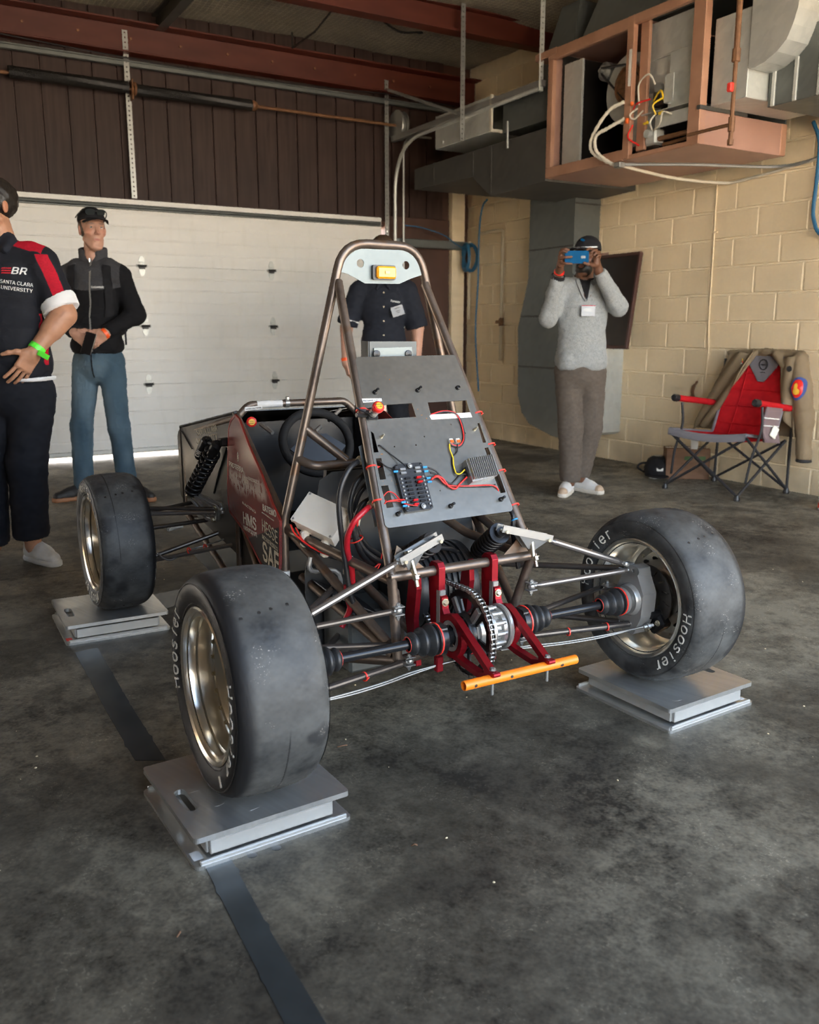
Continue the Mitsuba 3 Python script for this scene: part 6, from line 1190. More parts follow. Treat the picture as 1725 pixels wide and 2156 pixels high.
tm = meshkit.text_mesh('Columbia', .013, .0012, True); tm.apply_translation([.020, 1.400, 0]); part(boy, 'jacket_print', drape(xf(tm, np.stack([EV, UZ, DV], 1), PB+DV*.3), JF, -DV, .0075), 'sticker_white', False)
def legs(hipz, L, R, hemL, hemR, w=(.098, .075, .068), seat=.10):
    (hL, kL, aL), (hR, kR, aR) = L, R
    P = [('e', (A(hL)+A(hR))/2+UZ*.0, (.165, seat+.012, .10), R0)]
    for h_, k_, a_, hem in ((hL, kL, aL, hemL), (hR, kR, aR, hemR)):
        P.append(('g', [('c', h_, k_, w[0], w[1]), ('c', k_, a_, w[1], w[2]), ('p', hem, A(a_)-A(k_))], .03, .006))
    return P
lg = legs(.95, (LB(-.083, .0, .93), LB(-.137, .035, .50), LB(-.166, .0, .10)), (LB(.078, .0, .93), LB(.112, .035, .50), LB(.136, .0, .10)), LB(-.166, 0, .075), LB(.136, 0, .075), (.090, .070, .064))
jeans = wrinkle(wrinkle(blob(lg+[('c', LB(0, 0, .92), LB(0, 0, 1.02), .14, .138), ('p', LB(0, 0, 1.02), UZ)], .0095, .025), .009, 8, 9, (1, 1, .6)), .004, 24, 4, (1, 1, 2))
part(boy, 'jeans', jeans, 'denim', True)
part(boy, 'fly_seam', drape(ext(sbox(-.003, .83, .003, .98), .003, PB+DV*.3+A([0, 0, 0]), EV, UZ), sdf(lg+[('c', LB(0, 0, .92), LB(0, 0, 1.02), .14, .138)], .025), -DV, .004), 'black_cloth', False)
for s_, a_, e_ in ((-1, LB(-.135, -.06, 0), LB(-.30, .12, 0)), (1, LB(.115, -.06, 0), LB(.33, .10, 0))):
    u_, so_, p_, d_ = shoe(a_, e_, .29); sh_ = part(boy, 'shoe', blob(u_, .008, .02), 'shoe_black', True, label='black shoe with rust brown sole'); part(sh_, 'sole', blob(so_, .008, .01), 'sole_rust', True)
cr, br = cap_mesh(hc+UZ*.016, hR, 1.02); cp = part(boy, 'cap', blob(cr, .005, .01), 'black_cloth', True, label='plain black baseball cap'); part(cp, 'brim', br, 'black_cloth', 40)
part(boy, 'hair', blob([('g', [('e', hq_(0, -.018, .03), (.081, .094, .085), hR), ('p', hq_(0, .022, 0), hR@A([0, 1., .25])), ('p', hq_(0, 0, -.03), hR@A([0, .2, -1.])), ('p', hq_(0, 0, .06), hR@A([0, 0, 1.]))], .01)], .005), 'hair_brown', True)
sgc = lambda x, y, z: hc+hR@A([x, y, z])
for sg in (-1, 1): part(boy, 'sunglasses', xf(ext(rrect(.056, .036, .014), .006, center=True), hR@Rot.from_euler('xz', (68, sg*-14), degrees=True).as_matrix(), sgc(sg*.034, .088, .112)), 'lens_dark', 30)
part(boy, 'sunglasses_frame', cat(*[tube(bez([sgc(sg*.004, .096, .120), sgc(sg*.034, .094, .128), sgc(sg*.066, .074, .122), sgc(sg*.088, .03, .105), sgc(sg*.092, -.03, .085)], 6), .0035, 6) for sg in (-1, 1)], tube(bez([sgc(-.01, .096, .114), sgc(0, .099, .117), sgc(.01, .096, .114)], 4), .003, 6)), 'black_plastic', True)
band(hr_-unit(LB(-.025, .2, 1.02)-hr_)*-.004, unit(LB(-.02, .20, 1.02)-LB(.2, .02, 1.2)), .033, .022, .003, 'band_orange', boy)
ph = thing('smartphone', 'black phone in the hands of the man with the black cap', 'phone'); put(ph, xf(rbox((.070, .009, .14), bev=.004), Rot.from_euler('zy', (-35, 20), degrees=True).as_matrix(), LB(.022, .235, 1.052)), 'phone_black', False)
# ---- man in the black polo shirt at the left edge
PP_ = A([-.80, 2.73, 0])
def LP(a, d, z): return PP_+a*EV+d*DV+z*UZ
pf_ = unit(DV-.55*EV); pc = LP(-.035, .02, 1.68)
hp_, hq_, hR = head_prims(pc, pf_, s=1.02)
pw, pel = LP(.150, .135, 1.035), LP(.262, .03, 1.205)
ptip = unit(LP(.045, .19, .86)-pw)
armP = [('c', LP(.235, .01, 1.29), pel, .054, .052), ('c', pel, pw, .054, .032), ('c', pel, (pel*.6+pw*.4), .056, .05)]+hand_prims(pw, ptip, -EV*.8-DV*.55, 1, 1.06, (.16, .20, .22, .24), .13, (1.0, .15, .35), .25)
core = [('c', LP(0, 0, .9), LP(0, 0, 1.35), .11, .12), ('c', LP(-.16, 0, 1.45), LP(.16, 0, 1.45), .05, .05), ('c', LP(-.17, 0, 1.40), LP(-.24, .0, 1.22), .05, .05), ('c', LP(-.24, 0, 1.22), LP(-.24, .15, .98), .05, .032), ('c', LP(.14, 0, 1.40), LP(.235, .01, 1.27), .04, .05), ('c', LP(.08, 0, .85), LP(.03, .03, .5), .07, .05), ('c', LP(.03, .03, .5), LP(.0, -.02, .08), .05, .04), ('c', LP(-.10, 0, .85), LP(-.17, .03, .5), .07, .05), ('c', LP(-.17, .03, .5), LP(-.20, -.02, .08), .05, .04)]
pol = person('person in black polo shirt with red shoulders, cut off by the left picture edge', [(hp_+[('c', LP(.0, -.01, 1.46), LP(-.03, 0, 1.62), .066, .060)], .0055, .018), (armP, .0035, .012), (core, .014, .03)], (.40, .20, .115), (hq_, hR, pc, 1.02))
part(pol, 'hair', wrinkle(blob([('g', [('e', hq_(0, -.02, .045), (.088, .108, .098), hR), ('p', hq_(0, .055, .0), hR@A([0, 1., -.55])), ('p', hq_(0, 0, -.06), hR@A([0, .5, -1.]))], .01)], .0055), .006, 30), 'hair_dark', True)
tors = [('e', LP(-.01, .0, 1.32), (.185, .128, .20), R0), ('e', LP(-.005, .02, 1.08), (.178, .145, .20), R0), ('c', LP(-.12, -.005, 1.475), LP(.115, -.005, 1.475), .062, .062), ('c', LP(-.16, -.01, 1.44), LP(.158, -.01, 1.44), .066, .066), ('b', LP(-.005, .01, .98), (.172, .132, .09), .09, R0),
        ('g', [('c', LP(.165, -.005, 1.425), LP(.238, .01, 1.25), .073, .080), ('p', LP(.236, .012, 1.262), unit(pel-LP(.17, 0, 1.42)))], .02), ('g', [('c', LP(-.17, -.005, 1.425), LP(-.25, .01, 1.25), .073, .080), ('p', LP(-.25, .012, 1.262), (-.3*EV-UZ))], .02), ('p', LP(0, 0, .905), -UZ)]
TF = sdf(tors, .04)
def polo_col(p, n, uv):
    a = (p.x-float(PP_[0]))*float(EV[0])+(p.y-float(PP_[1]))*float(EV[1]); d = (p.x-float(PP_[0]))*float(DV[0])+(p.y-float(PP_[1]))*float(DV[1])
    aa = dr.abs(a)
    # yoke stripe on the shoulder, stripe down the outer sleeve, side panel piping
    yoke = dr.select((p.z > 1.512-.30*dr.maximum(aa-.06, 0)) & (aa < .19) & (aa > .05) & (d < .06) & (d > -.045), 1., 0.)
    slv_ = dr.select((aa > .150+.0) & (p.z < 1.475) & (dr.abs(aa-(.218+(1.40-p.z)*.42)) < .026) & (d > -.02) & (p.z > 1.20), 1., 0.)
    pipe = dr.select((dr.abs(aa-(.158+.018*dr.cos((p.z-.9)*5.5))) < .006) & (d > .02) & (p.z < 1.21), 1., 0.)
    r = dr.maximum(dr.maximum(yoke, slv_), pipe)
    return mix((.011, .012, .016), (.40, .008, .022), r)*(.82+.36*fbm(p.x*160, p.y*160, p.z*160, 2))
mat('polo_shirt', polo_col, .8, spec=.25, sheen=.2)
part(pol, 'polo_shirt', wrinkle(wrinkle(blob(tors, .008, .04), .009, 8, 7), .003, 28, 2), 'polo_shirt', True)
part(pol, 'undershirt_hem', blob([('g', [('b', LP(-.005, .01, .93), (.176, .136, .09), .09, R0), ('p', LP(0, 0, .900), -UZ), ('p', LP(0, 0, .910), UZ-.06*EV)], .01)], .006), 'cloth_white', True)
sd_ = unit(pel-LP(.17, 0, 1.42))
part(pol, 'sleeve_cuff', wrinkle(blob([('g', [('c', LP(.222, .008, 1.285), LP(.247, .014, 1.222), .083, .086), ('p', LP(.224, .008, 1.272), -sd_-.15*EV), ('p', LP(.240, .01, 1.222), sd_)], .01)], .006), .008, 16, 3), 'cloth_white', True)
part(pol, 'collar', wrinkle(blob([('g', [('c', LP(-.02, -.015, 1.50), LP(-.02, -.012, 1.565), .086, .070), ('p', LP(0, 0, 1.585), UZ-.35*DV), ('-', ('c', LP(-.012, -.012, 1.45), LP(-.02, -.012, 1.65), .070, .066))], .01), ('g', [('c', LP(.045, .03, 1.535), LP(.035, .075, 1.495), .026, .020)], .01, .03)], .006), .003, 25), 'navy_shirt', True)
def chest(s_, h, a, z, w, bold, m, ang=0., L=LP, F=TF, who=pol, nm='shirt_print', off=.0045, shear=0.):
    q = meshkit.text_mesh(s_, h, .0012, bold); ww = q.bounds[1, 0]-q.bounds[0, 0]; q.apply_translation([-q.bounds[0, 0], 0, 0]); q.apply_scale([w/ww, 1, 1])
    vv = np.asarray(q.vertices); vv[:, 0] += shear*vv[:, 1]
    q = xf(q, Rot.from_euler('z', ang).as_matrix(), (a, z, 0)); part(who, nm, drape(xf(q, np.stack([EV, UZ, DV], 1), L(0, .30, 0)), F, -DV, off), m, False)
chest('BR', .030, .068, 1.385, .058, True, 'sticker_white', -.03, shear=.2)
for k in range(3): part(pol, 'shirt_logo', drape(xf(ext(Polygon([(.026, 0), (.066, 0), (.069, .006), (.030, .006)]), .0012), np.stack([EV, UZ, DV], 1), LP(0, .30, 1.386+.0105*k)), TF, -DV, .0045), 'cloth_red', False)
chest('SANTA CLARA', .016, .022, 1.345, .128, False, 'sticker_white', -.13)
chest('UNIVERSITY', .016, .024, 1.318, .122, False, 'sticker_white', -.13)
ltr = legs(.85, (LP(-.09, 0, .84), LP(-.17, .03, .5), LP(-.20, -.01, .1)), (LP(.072, .005, .84), LP(.028, .035, .50), LP(.004, -.005, .12)), LP(-.2, 0, .10), LP(.0, 0, .135), (.108, .090, .084), .115)
part(pol, 'trousers', wrinkle(wrinkle(blob(ltr+[('c', LP(-.005, 0, .86), LP(-.005, 0, .94), .155, .158)], .0095, .03), .010, 7, 4, (1, 1, .7)), .005, 20, 8, (1, 1, 2)), 'black_trousers', True)
for a_, e_ in ((LP(-.055, -.085, 0), LP(.145, .075, 0)), (LP(-.24, -.06, 0), LP(-.32, .15, 0))):
    u_, so_, p_, d_ = shoe(a_, e_, .275, .048, .105); sh_ = part(pol, 'shoe', wrinkle(blob(u_, .006, .02), .003, 30), 'shoe_white', True, label='white sneaker'); part(sh_, 'sole', blob(so_, .007, .01), 'sole_white', True); laces(sh_, p_, d_, .05, 'cloth_white')
    part(pol, 'sock', rod(p_(.18, .09), p_(.16, .16), .042, 16), 'cloth_white')
wb_ = band(pw-(pw-pel)*.10, unit(pw-pel), .036, .026, .002, 'band_green', pol)
part(wb_, 'band_end', rbox((.055, .003, .024), pw+EV*.055+DV*.03-UZ*.012, .001, np.stack([unit(EV*.8-UZ*.45), -DV, unit(EV*.45+UZ*.8)], 1)), 'band_green', False)
# ---- man in navy shirt standing behind the car
PN2 = A([1.84, 3.9, 0])
def LN(a, d, z): return PN2+a*EV+d*DV+z*UZ
nc = LN(.0, .02, 1.665); hp_, hq_, hR = head_prims(nc, DV+.1*EV, s=1.0)
wl, wr2 = LN(-.275, .06, .90), LN(.245, .02, .93)
aL = [('c', LN(-.20, 0, 1.40), LN(-.275, -.01, 1.15), .05, .045), ('c', LN(-.275, -.01, 1.15), wl, .046, .031)]+hand_prims(wl, -UZ+.25*EV, EV*1.0-.3*DV, 1, 1.0, (.7, .8, .85, .9), .03, (.6, .5, .4), .5)
aR = [('c', LN(.20, 0, 1.40), LN(.25, -.02, 1.15), .05, .045), ('c', LN(.25, -.02, 1.15), wr2, .046, .031)]+hand_prims(wr2, -UZ, -EV, -1, 1.0, (.4, .5, .5, .5), .04)
core = [('c', LN(0, 0, .95), LN(0, 0, 1.35), .10, .11), ('c', LN(-.08, 0, .85), LN(-.11, .03, .48), .06, .045), ('c', LN(-.11, .03, .48), LN(-.12, 0, .08), .045, .035), ('c', LN(.08, 0, .85), LN(.11, .03, .48), .06, .045), ('c', LN(.11, .03, .48), LN(.12, 0, .08), .045, .035)]
hid = person('person in navy short-sleeved shirt with a white badge, standing behind the car', [(hp_+[('c', LN(0, -.01, 1.44), LN(0, 0, 1.60), .060, .056)], .006, .018), (aL, .004, .012), (aR, .004, .012), (core, .016, .03)], SK, (hq_, hR, nc, 1.0))
eyes(hid, hq_, hR, DV)
part(hid, 'hair', wrinkle(blob([('g', [('e', hq_(0, -.02, .055), (.084, .102, .090), hR), ('p', hq_(0, .06, .0), hR@A([0, 1., -.6])), ('p', hq_(0, 0, -.02), hR@A([0, .5, -1.]))], .01)], .006), .006, 30), 'hair_brown', True)
ts = [('e', LN(0, 0, 1.30), (.175, .118, .20), R0), ('e', LN(0, .01, 1.05), (.165, .118, .22), R0), ('c', LN(-.12, -.005, 1.455), LN(.12, -.005, 1.455), .058, .058), ('c', LN(-.165, -.01, 1.42), LN(.165, -.01, 1.42), .064, .064),
      ('g', [('c', LN(-.18, 0, 1.41), LN(-.262, -.005, 1.19), .070, .078), ('p', LN(-.262, 0, 1.17), (-.3*EV-UZ))], .02), ('g', [('c', LN(.18, 0, 1.41), LN(.245, -.01, 1.17), .070, .080), ('p', LN(.25, 0, 1.15), (.25*EV-UZ))], .02), ('p', LN(0, 0, .93), -UZ)]
NF = sdf(ts, .035)
part(hid, 'shirt', wrinkle(wrinkle(blob(ts, .0095, .035), .010, 8, 1), .003, 26, 6), 'navy_shirt', True)
part(hid, 'sleeve_band', blob([('g', [('c', LN(-.25, -.003, 1.22), LN(-.262, -.005, 1.185), .079, .080), ('p', LN(-.252, 0, 1.215), (.3*EV+UZ)), ('p', LN(-.256, 0, 1.203), (-.3*EV-UZ))], .005)], .006), 'cloth_white', True)
parts(hid, 'collar', [blob([('c', LN(sg*.055, .02, 1.50), LN(sg*.020, .085, 1.470), .020, .014), ('c', LN(sg*.020, .085, 1.470), LN(sg*.045, .095, 1.425), .014, .010)], .006, .01) for sg in (-1, 1)], 'navy_shirt', True)
for z in (1.40, 1.30, 1.20, 1.10): part(hid, 'button', drape(xf(ext(Point(0, 0).buffer(.006, 6), .002), np.stack([EV, UZ, DV], 1), LN(.005, .30, z)), NF, -DV, .004), 'beige_pipe', False)
bd = ext(rrect(.088, .070, .003), .002, (0, 0, 0), EV, UZ); bR = Rot.from_rotvec(DV*.30).as_matrix()
bg = part(hid, 'name_badge', xf(bd, bR, LN(.105, .155, 1.27)), 'badge_white', False, label='white name badge')
part(bg, 'badge_print', cat(*[xf(ext(rrect(w_, .004, 0), .0006, (0, 0, 0), EV, UZ), bR, LN(.105, .158, 1.27)+bR@(UZ*z_+EV*.004)) for w_, z_ in ((.032, .0), (.022, -.012), (.045, .02))]), 'ink', False)
chest('Formula', .014, .055, 1.335, .065, True, 'sticker_white', -.12, LN, NF, hid, 'shirt_print', .005)
lgn = legs(.9, (LN(-.08, 0, .90), LN(-.11, .03, .48), LN(-.12, 0, .1)), (LN(.08, 0, .90), LN(.11, .03, .48), LN(.12, 0, .1)), LN(-.12, 0, .06), LN(.12, 0, .06))
part(hid, 'trousers', wrinkle(blob(lgn+[('c', LN(0, 0, .9), LN(0, 0, .98), .14, .14)], .012, .03), .008, 8), 'black_trousers', True)
for sg in (-1, 1):
    u_, so_, p_, d_ = shoe(LN(sg*.115, -.07, 0), LN(sg*.16, .2, 0)); sh_ = part(hid, 'shoe', blob(u_, .01, .02), 'shoe_black', True); part(sh_, 'sole', blob(so_, .01, .01), 'shoe_black', True)
band(wl+UZ*.03, -UZ+.2*EV, .034, .022, .003, 'band_orange', hid)
# ---- man in grey sweater taking a picture
PM = A([2.80, 2.83, 0])
def LM(a, d, z): return PM+a*EV+d*DV+z*UZ
DS = (.125, .055, .030)
mf = unit(DV-.72*EV); mc = LM(.010, .035, 1.60); hp_, hq_, hR = head_prims(mc, mf, s=.98, w=1.0)
w1, w2 = LM(-.205, .215, 1.495), LM(.052, .225, 1.515)
e1_, e2_ = LM(-.245, .085, 1.215), LM(.222, .10, 1.285)
phc = LM(-.115, .345, 1.590)
def fing(pts, r=.0092): return ('g', [('c', a, b, r-.0004*i, r-.0004*(i+1)) for i, (a, b) in enumerate(zip(pts[:-1], pts[1:]))], .002, .006)
h1 = [('c', e1_, w1, .045, .029), ('c', w1, LM(-.206, .290, 1.560), .028, .024), ('c', LM(-.212, .305, 1.548), LM(-.212, .318, 1.600), .021, .018),
      fing([LM(-.214, .318, 1.606), LM(-.212, .342, 1.634), LM(-.190, .358, 1.640), LM(-.172, .362, 1.632)]), fing([LM(-.218, .318, 1.596), LM(-.222, .345, 1.618), LM(-.205, .362, 1.626), LM(-.186, .366, 1.620)]),
      fing([LM(-.216, .318, 1.580), LM(-.214, .348, 1.586), LM(-.190, .366, 1.588), LM(-.152, .364, 1.590)]), fing([LM(-.212, .312, 1.560), LM(-.208, .340, 1.556), LM(-.185, .358, 1.550), LM(-.150, .358, 1.548)], .0086),
      ('g', [('c', LM(-.205, .285, 1.565), LM(-.186, .300, 1.575), .015, .012), ('c', LM(-.186, .300, 1.575), LM(-.150, .318, 1.585), .0115, .009)], .006, .008)]
h2 = [('c', e2_, w2, .045, .029), ('c', w2, LM(.022, .262, 1.575), .028, .026), ('c', LM(.030, .268, 1.560), LM(.018, .285, 1.608), .022, .018),
      fing([LM(.010, .292, 1.612), LM(-.008, .318, 1.640), LM(-.034, .340, 1.643), LM(-.052, .350, 1.636)]), fing([LM(.022, .288, 1.608), LM(.014, .318, 1.636), LM(-.010, .338, 1.630), LM(-.026, .344, 1.616)]),
      fing([LM(.034, .284, 1.600), LM(.030, .318, 1.622), LM(.008, .338, 1.616), LM(-.006, .340, 1.602)]), fing([LM(.042, .278, 1.588), LM(.042, .312, 1.606), LM(.024, .332, 1.602), LM(.012, .334, 1.590)], .0082),
      ('g', [('c', LM(.020, .270, 1.548), LM(-.008, .305, 1.545), .017, .0125), ('c', LM(-.008, .305, 1.545), LM(-.036, .338, 1.548), .0120, .0105), ('c', LM(-.036, .338, 1.548), LM(-.068, .352, 1.554), .0105, .009)], .008, .010)]
core = [('c', LM(0, 0, .92), LM(0, 0, 1.32), .10, .11), ('c', LM(-.15, 0, 1.40), LM(.15, 0, 1.40), .05, .05), ('c', LM(-.17, 0, 1.39), e1_, .042, .04), ('c', LM(.17, 0, 1.39), e2_, .042, .04), ('c', LM(-.08, 0, .85), LM(-.06, .05, .48), .06, .045), ('c', LM(-.06, .05, .48), LM(-.045, .03, .08), .045, .035), ('c', LM(.085, 0, .85), LM(.09, .01, .48), .06, .045), ('c', LM(.09, .01, .48), LM(.04, -.04, .10), .045, .035)]
pho = person('person in grey sweater and black cap, photographing with a blue phone', [(hp_+[('c', LM(0, -.01, 1.38), LM(.005, .01, 1.54), .062, .058)], .0045, .018), (h1, .0035, .010), (h2, .0035, .010), (core, .016, .03)], DS, (hq_, hR, mc, .98))
eyes(pho, hq_, hR, mf, .98)
part(pho, 'beard', blob([('g', [('e', hq_(0, .040, -.062), (.058, .056, .055), hR), ('p', hq_(0, 0, -.035), hR@A([0, -.15, 1.])), ('-', ('e', hq_(0, .10, -.05), (.024, .03, .012), hR))], .01)], .005), 'hair_dark', True)
part(pho, 'hair', blob([('g', [('e', hq_(0, -.02, .03), (.080, .094, .085), hR), ('p', hq_(0, .02, 0), hR@A([0, 1., .25])), ('p', hq_(0, 0, -.025), hR@A([0, .2, -1.])), ('p', hq_(0, 0, .06), hR@A([0, 0, 1.]))], .01)], .006), 'hair_dark', True)
cr, br = cap_mesh(mc+UZ*.012, hR, 1.04); cp = part(pho, 'cap', blob(cr, .005, .01), 'black_cloth', True, label='black cap with a white cord'); part(cp, 'brim', br, 'black_cloth', 40)
part(cp, 'cord', tube(bez([mc+hR@A([.083*math.sin(a), -.010+.103*math.cos(a), .078-.010*math.cos(a)]) for a in np.linspace(-1.25, 1.25, 11)], 3), .0055, 7), 'cloth_white', True)
part(cp, 'cap_logo', xf(rbox((.030, .004, .016), bev=.002), hR@Rot.from_euler('yx', (-25, 28), degrees=True).as_matrix(), mc+hR@A([-.005, .088, .118])), 'phone_blue', False)
sw_ = [('e', LM(0, 0, 1.24), (.172, .118, .22), R0), ('e', LM(.0, .012, 1.02), (.166, .125, .22), R0), ('c', LM(-.11, -.005, 1.425), LM(.11, -.005, 1.425), .062, .062), ('c', LM(-.155, -.005, 1.385), LM(.155, -.005, 1.385), .068, .068), ('b', LM(0, .010, .925), (.168, .136, .09), .085, R0),
       ('c', LM(-.175, .0, 1.375), e1_, .068, .060), ('c', LM(.172, .0, 1.375), e2_, .070, .062), ('g', [('c', e1_, w1, .060, .040), ('p', w1-unit(w1-e1_)*.012, w1-e1_)], .01, .02), ('g', [('c', e2_, w2, .062, .042), ('p', w2-unit(w2-e2_)*.012, w2-e2_)], .01, .02), ('p', LM(0, 0, .872), -UZ)]
SF = sdf(sw_, .035)
part(pho, 'sweater', wrinkle(wrinkle(blob(sw_, .0085, .035), .012, 8, 11), .004, 24, 12), 'sweater', True)
part(pho, 'sweater_collar', wrinkle(blob([('g', [('c', LM(0, -.02, 1.42), LM(0, -.01, 1.485), .080, .070), ('p', LM(0, 0, 1.495), UZ+.3*DV), ('-', ('c', LM(0, -.01, 1.40), LM(0, .0, 1.60), .062, .066)), ('-', ('c', LM(0, .09, 1.36), LM(0, .10, 1.60), .022, .055))], .01)], .006), .003, 25), 'sweater', True)
part(pho, 'inner_shirt', drape(ext(Polygon([(-.040, 1.475), (.040, 1.475), (.022, 1.40), (.002, 1.335), (-.018, 1.40)]).segmentize(.015), .004, PM+DV*.3, EV, UZ), SF, -DV, .010), 'black_cloth', 40)
parts(pho, 'collar_flap', [drape(ext(Polygon([(sg*.040, 1.478), (sg*.066, 1.47), (sg*.034, 1.375), (sg*.006, 1.325)]).segmentize(.02), .010, PM+DV*.3, EV, UZ), SF, -DV, .006) for sg in (-1, 1)], 'sweater', 40)
bg = part(pho, 'name_badge', xf(ext(rrect(.092, .070, .003), .0025, (0, 0, 0), EV, UZ), None, LM(.012, .143, 1.262)), 'badge_white', False, label='white name badge with a red top edge')
part(bg, 'badge_edge', xf(ext(sbox(-.046, .031, .046, .035), .0006, (0, 0, 0), EV, UZ), None, LM(.012, .1457, 1.262)), 'cloth_red', False)
part(bg, 'badge_print', cat(*[xf(ext(sbox(-w_/2, z_-.0012, w_/2, z_+.0012), .0005, (0, 0, 0), EV, UZ), None, LM(.012, .1457, 1.262)) for w_, z_ in ((.06, .014), (.05, .006), (.055, -.002), (.034, -.024))]), 'strut_steel', False)
lgm = legs(.87, (LM(-.082, 0, .86), LM(-.062, .055, .48), LM(-.045, .02, .12)), (LM(.085, 0, .86), LM(.088, .01, .48), LM(.040, -.05, .14)), LM(-.045, 0, .095), LM(.04, 0, .115), (.098, .080, .072))
part(pho, 'trousers', wrinkle(wrinkle(blob(lgm+[('c', LM(0, .006, .84), LM(0, .006, .875), .135, .135), ('p', LM(0, 0, .90), UZ)], .0095, .03), .011, 8, 14, (1, 1, .6)), .005, 22, 15, (1, 1, 1.6)), 'brown_trousers', True)
for a_, e_ in ((LM(-.035, -.055, 0), LM(-.12, .17, 0)), (LM(.010, -.13, 0), LM(.14, .03, 0))):
    u_, so_, p_, d_ = shoe(a_, e_, .275, .043, .09); sh_ = part(pho, 'shoe', blob(u_, .007, .02), 'shoe_white', True, label='cream sneaker with tan panels'); part(sh_, 'sole', blob(so_, .007, .01), 'sole_cream', True); laces(sh_, p_, d_, .045, 'cloth_white')
    x_ = np.cross(d_, UZ); part(sh_, 'toe_panel', blob([('c', p_(.84, .034), p_(.80, .034), .034, .0345), ('p', p_(.80, 0), -d_), ('p', p_(0, .026), -UZ)], .006), 'shoe_tan', True)
band(w1-unit(w1-e1_)*-.012, unit(w1-e1_), .031, .022, .003, 'estop_red', pho); part(pho, 'watch', lathe([(.040, -.014), (.046, -.012), (.046, .012), (.040, .014)], 20, w1-unit(w1-e1_)*.022, unit(w1-e1_)), 'black_plastic')
part(pho, 'band_tag', rbox((.022, .003, .016), w1+DV*.033+unit(w1-e1_)*.012, .001, R0), 'sticker_white', False)
sp_ = thing('smartphone', 'blue phone held up sideways by the man in the grey sweater', 'phone')
pR = np.stack([EV, -DV, UZ], 1)
part(sp_, 'body', xf(ext(rrect(.152, .078, .012), .010, center=True), np.stack([EV, UZ, DV], 1), phc), 'phone_blue', 30)
part(sp_, 'camera', xf(ext(rrect(.030, .016, .005), .002), np.stack([EV, UZ, DV], 1), phc+DV*.005+EV*.040), 'phone_black', False)
part(sp_, 'screen', xf(ext(rrect(.14, .068, .006), .001), np.stack([EV, UZ, DV], 1), phc-DV*.006), 'phone_black', False)
# ---------------------------------------------------------------- camp chair with jacket, things by the wall
mat('chair_red', lambda p, n, uv: mix((.34, .006, .010), (.50, .012, .016), fbm(p.x*30, p.y*30, p.z*30, 3)), .8, spec=.2); mat('chair_grey', (.17, .16, .17), .8); mat('chair_pole', (.045, .045, .048), .35, .5)
mat('olive_jacket', lambda p, n, uv: mix((.15, .105, .058), (.25, .185, .11), fbm(p.x*13, p.y*13, p.z*9, 4)), .7, spec=.3); mat('lining', (.02, .018, .018), .8)
mat('patch_blue', (.03, .06, .22), .7); mat('patch_yellow', (.70, .40, .03), .7); mat('cardboard', lambda p, n, uv: mix((.11, .055, .030), (.16, .085, .045), fbm(p.x*12, p.y*12, p.z*40, 3)), .8); mat('print_green', (.04, .09, .03), .8)
mat('mesh_pocket', (.16, .11, .11), .7)
ch = thing('camp_chair', 'red folding camp chair with grey edges and a jacket over its back', 'chair')
FL, FR, BL, BR_ = A([3.497, 2.647, 0]), A([3.547, 2.049, 0]), A([4.053, 2.679, 0]), A([4.09, 2.068, 0])
sFL, sFR, sBL, sBR = A([3.46, 2.60, .445]), A([3.55, 2.01, .45]), A([3.98, 2.62, .40]), A([4.02, 2.06, .40])
def pole(a, b, r=.0095, name='pole'): part(ch, name, rod(a, b, r, 8), 'chair_pole')
for a, b in ((FL, sFR), (FR, sFL), (FL, sBL), (FR, sBR), (BL, sFL), (BR_, sFR), (BL, sBR), (BR_, sBL)): pole(a+A([0, 0, .03]), b-A([0, 0, .02]))
for a, b in ((FL+A([-.01, -.06, .12]), A([3.46, 2.50, .64])), (FR+A([.0, -.06, .13]), A([3.55, 1.905, .645]))):
    part(ch, 'arm_post', tube(bez([a, (a+b)/2+A([.0, .01, -.08]), (a*.3+b*.7)+A([.015, -.02, 0]), b], 6), .0085, 8), 'chair_pole', True)
pole(BL+A([0, 0, .03]), A([4.03, 2.63, .93]), .010, 'back_post'); pole(BR_+A([0, 0, .03]), A([4.06, 2.05, .93]), .010, 'back_post')
for p in (FL, FR, BL, BR_): part(ch, 'foot', lathe([(0, 0), (.020, 0), (.022, .012), (.014, .04), (0, .04)], 12, p), 'black_plastic')
for a, b in ((A([3.42, 2.545, .672]), A([3.93, 2.63, .612])), (A([3.52, 1.945, .672]), A([4.02, 2.03, .605]))):
    d = unit(b-a); k = part(ch, 'armrest', tube([a+d*.04, b], .022, 12), 'chair_red'); part(k, 'arm_cap', cat(lathe([(.0, -.004), (.02, 0), (.026, .012), (.026, .05), (.0, .05)], 14, a, d)), 'black_plastic')
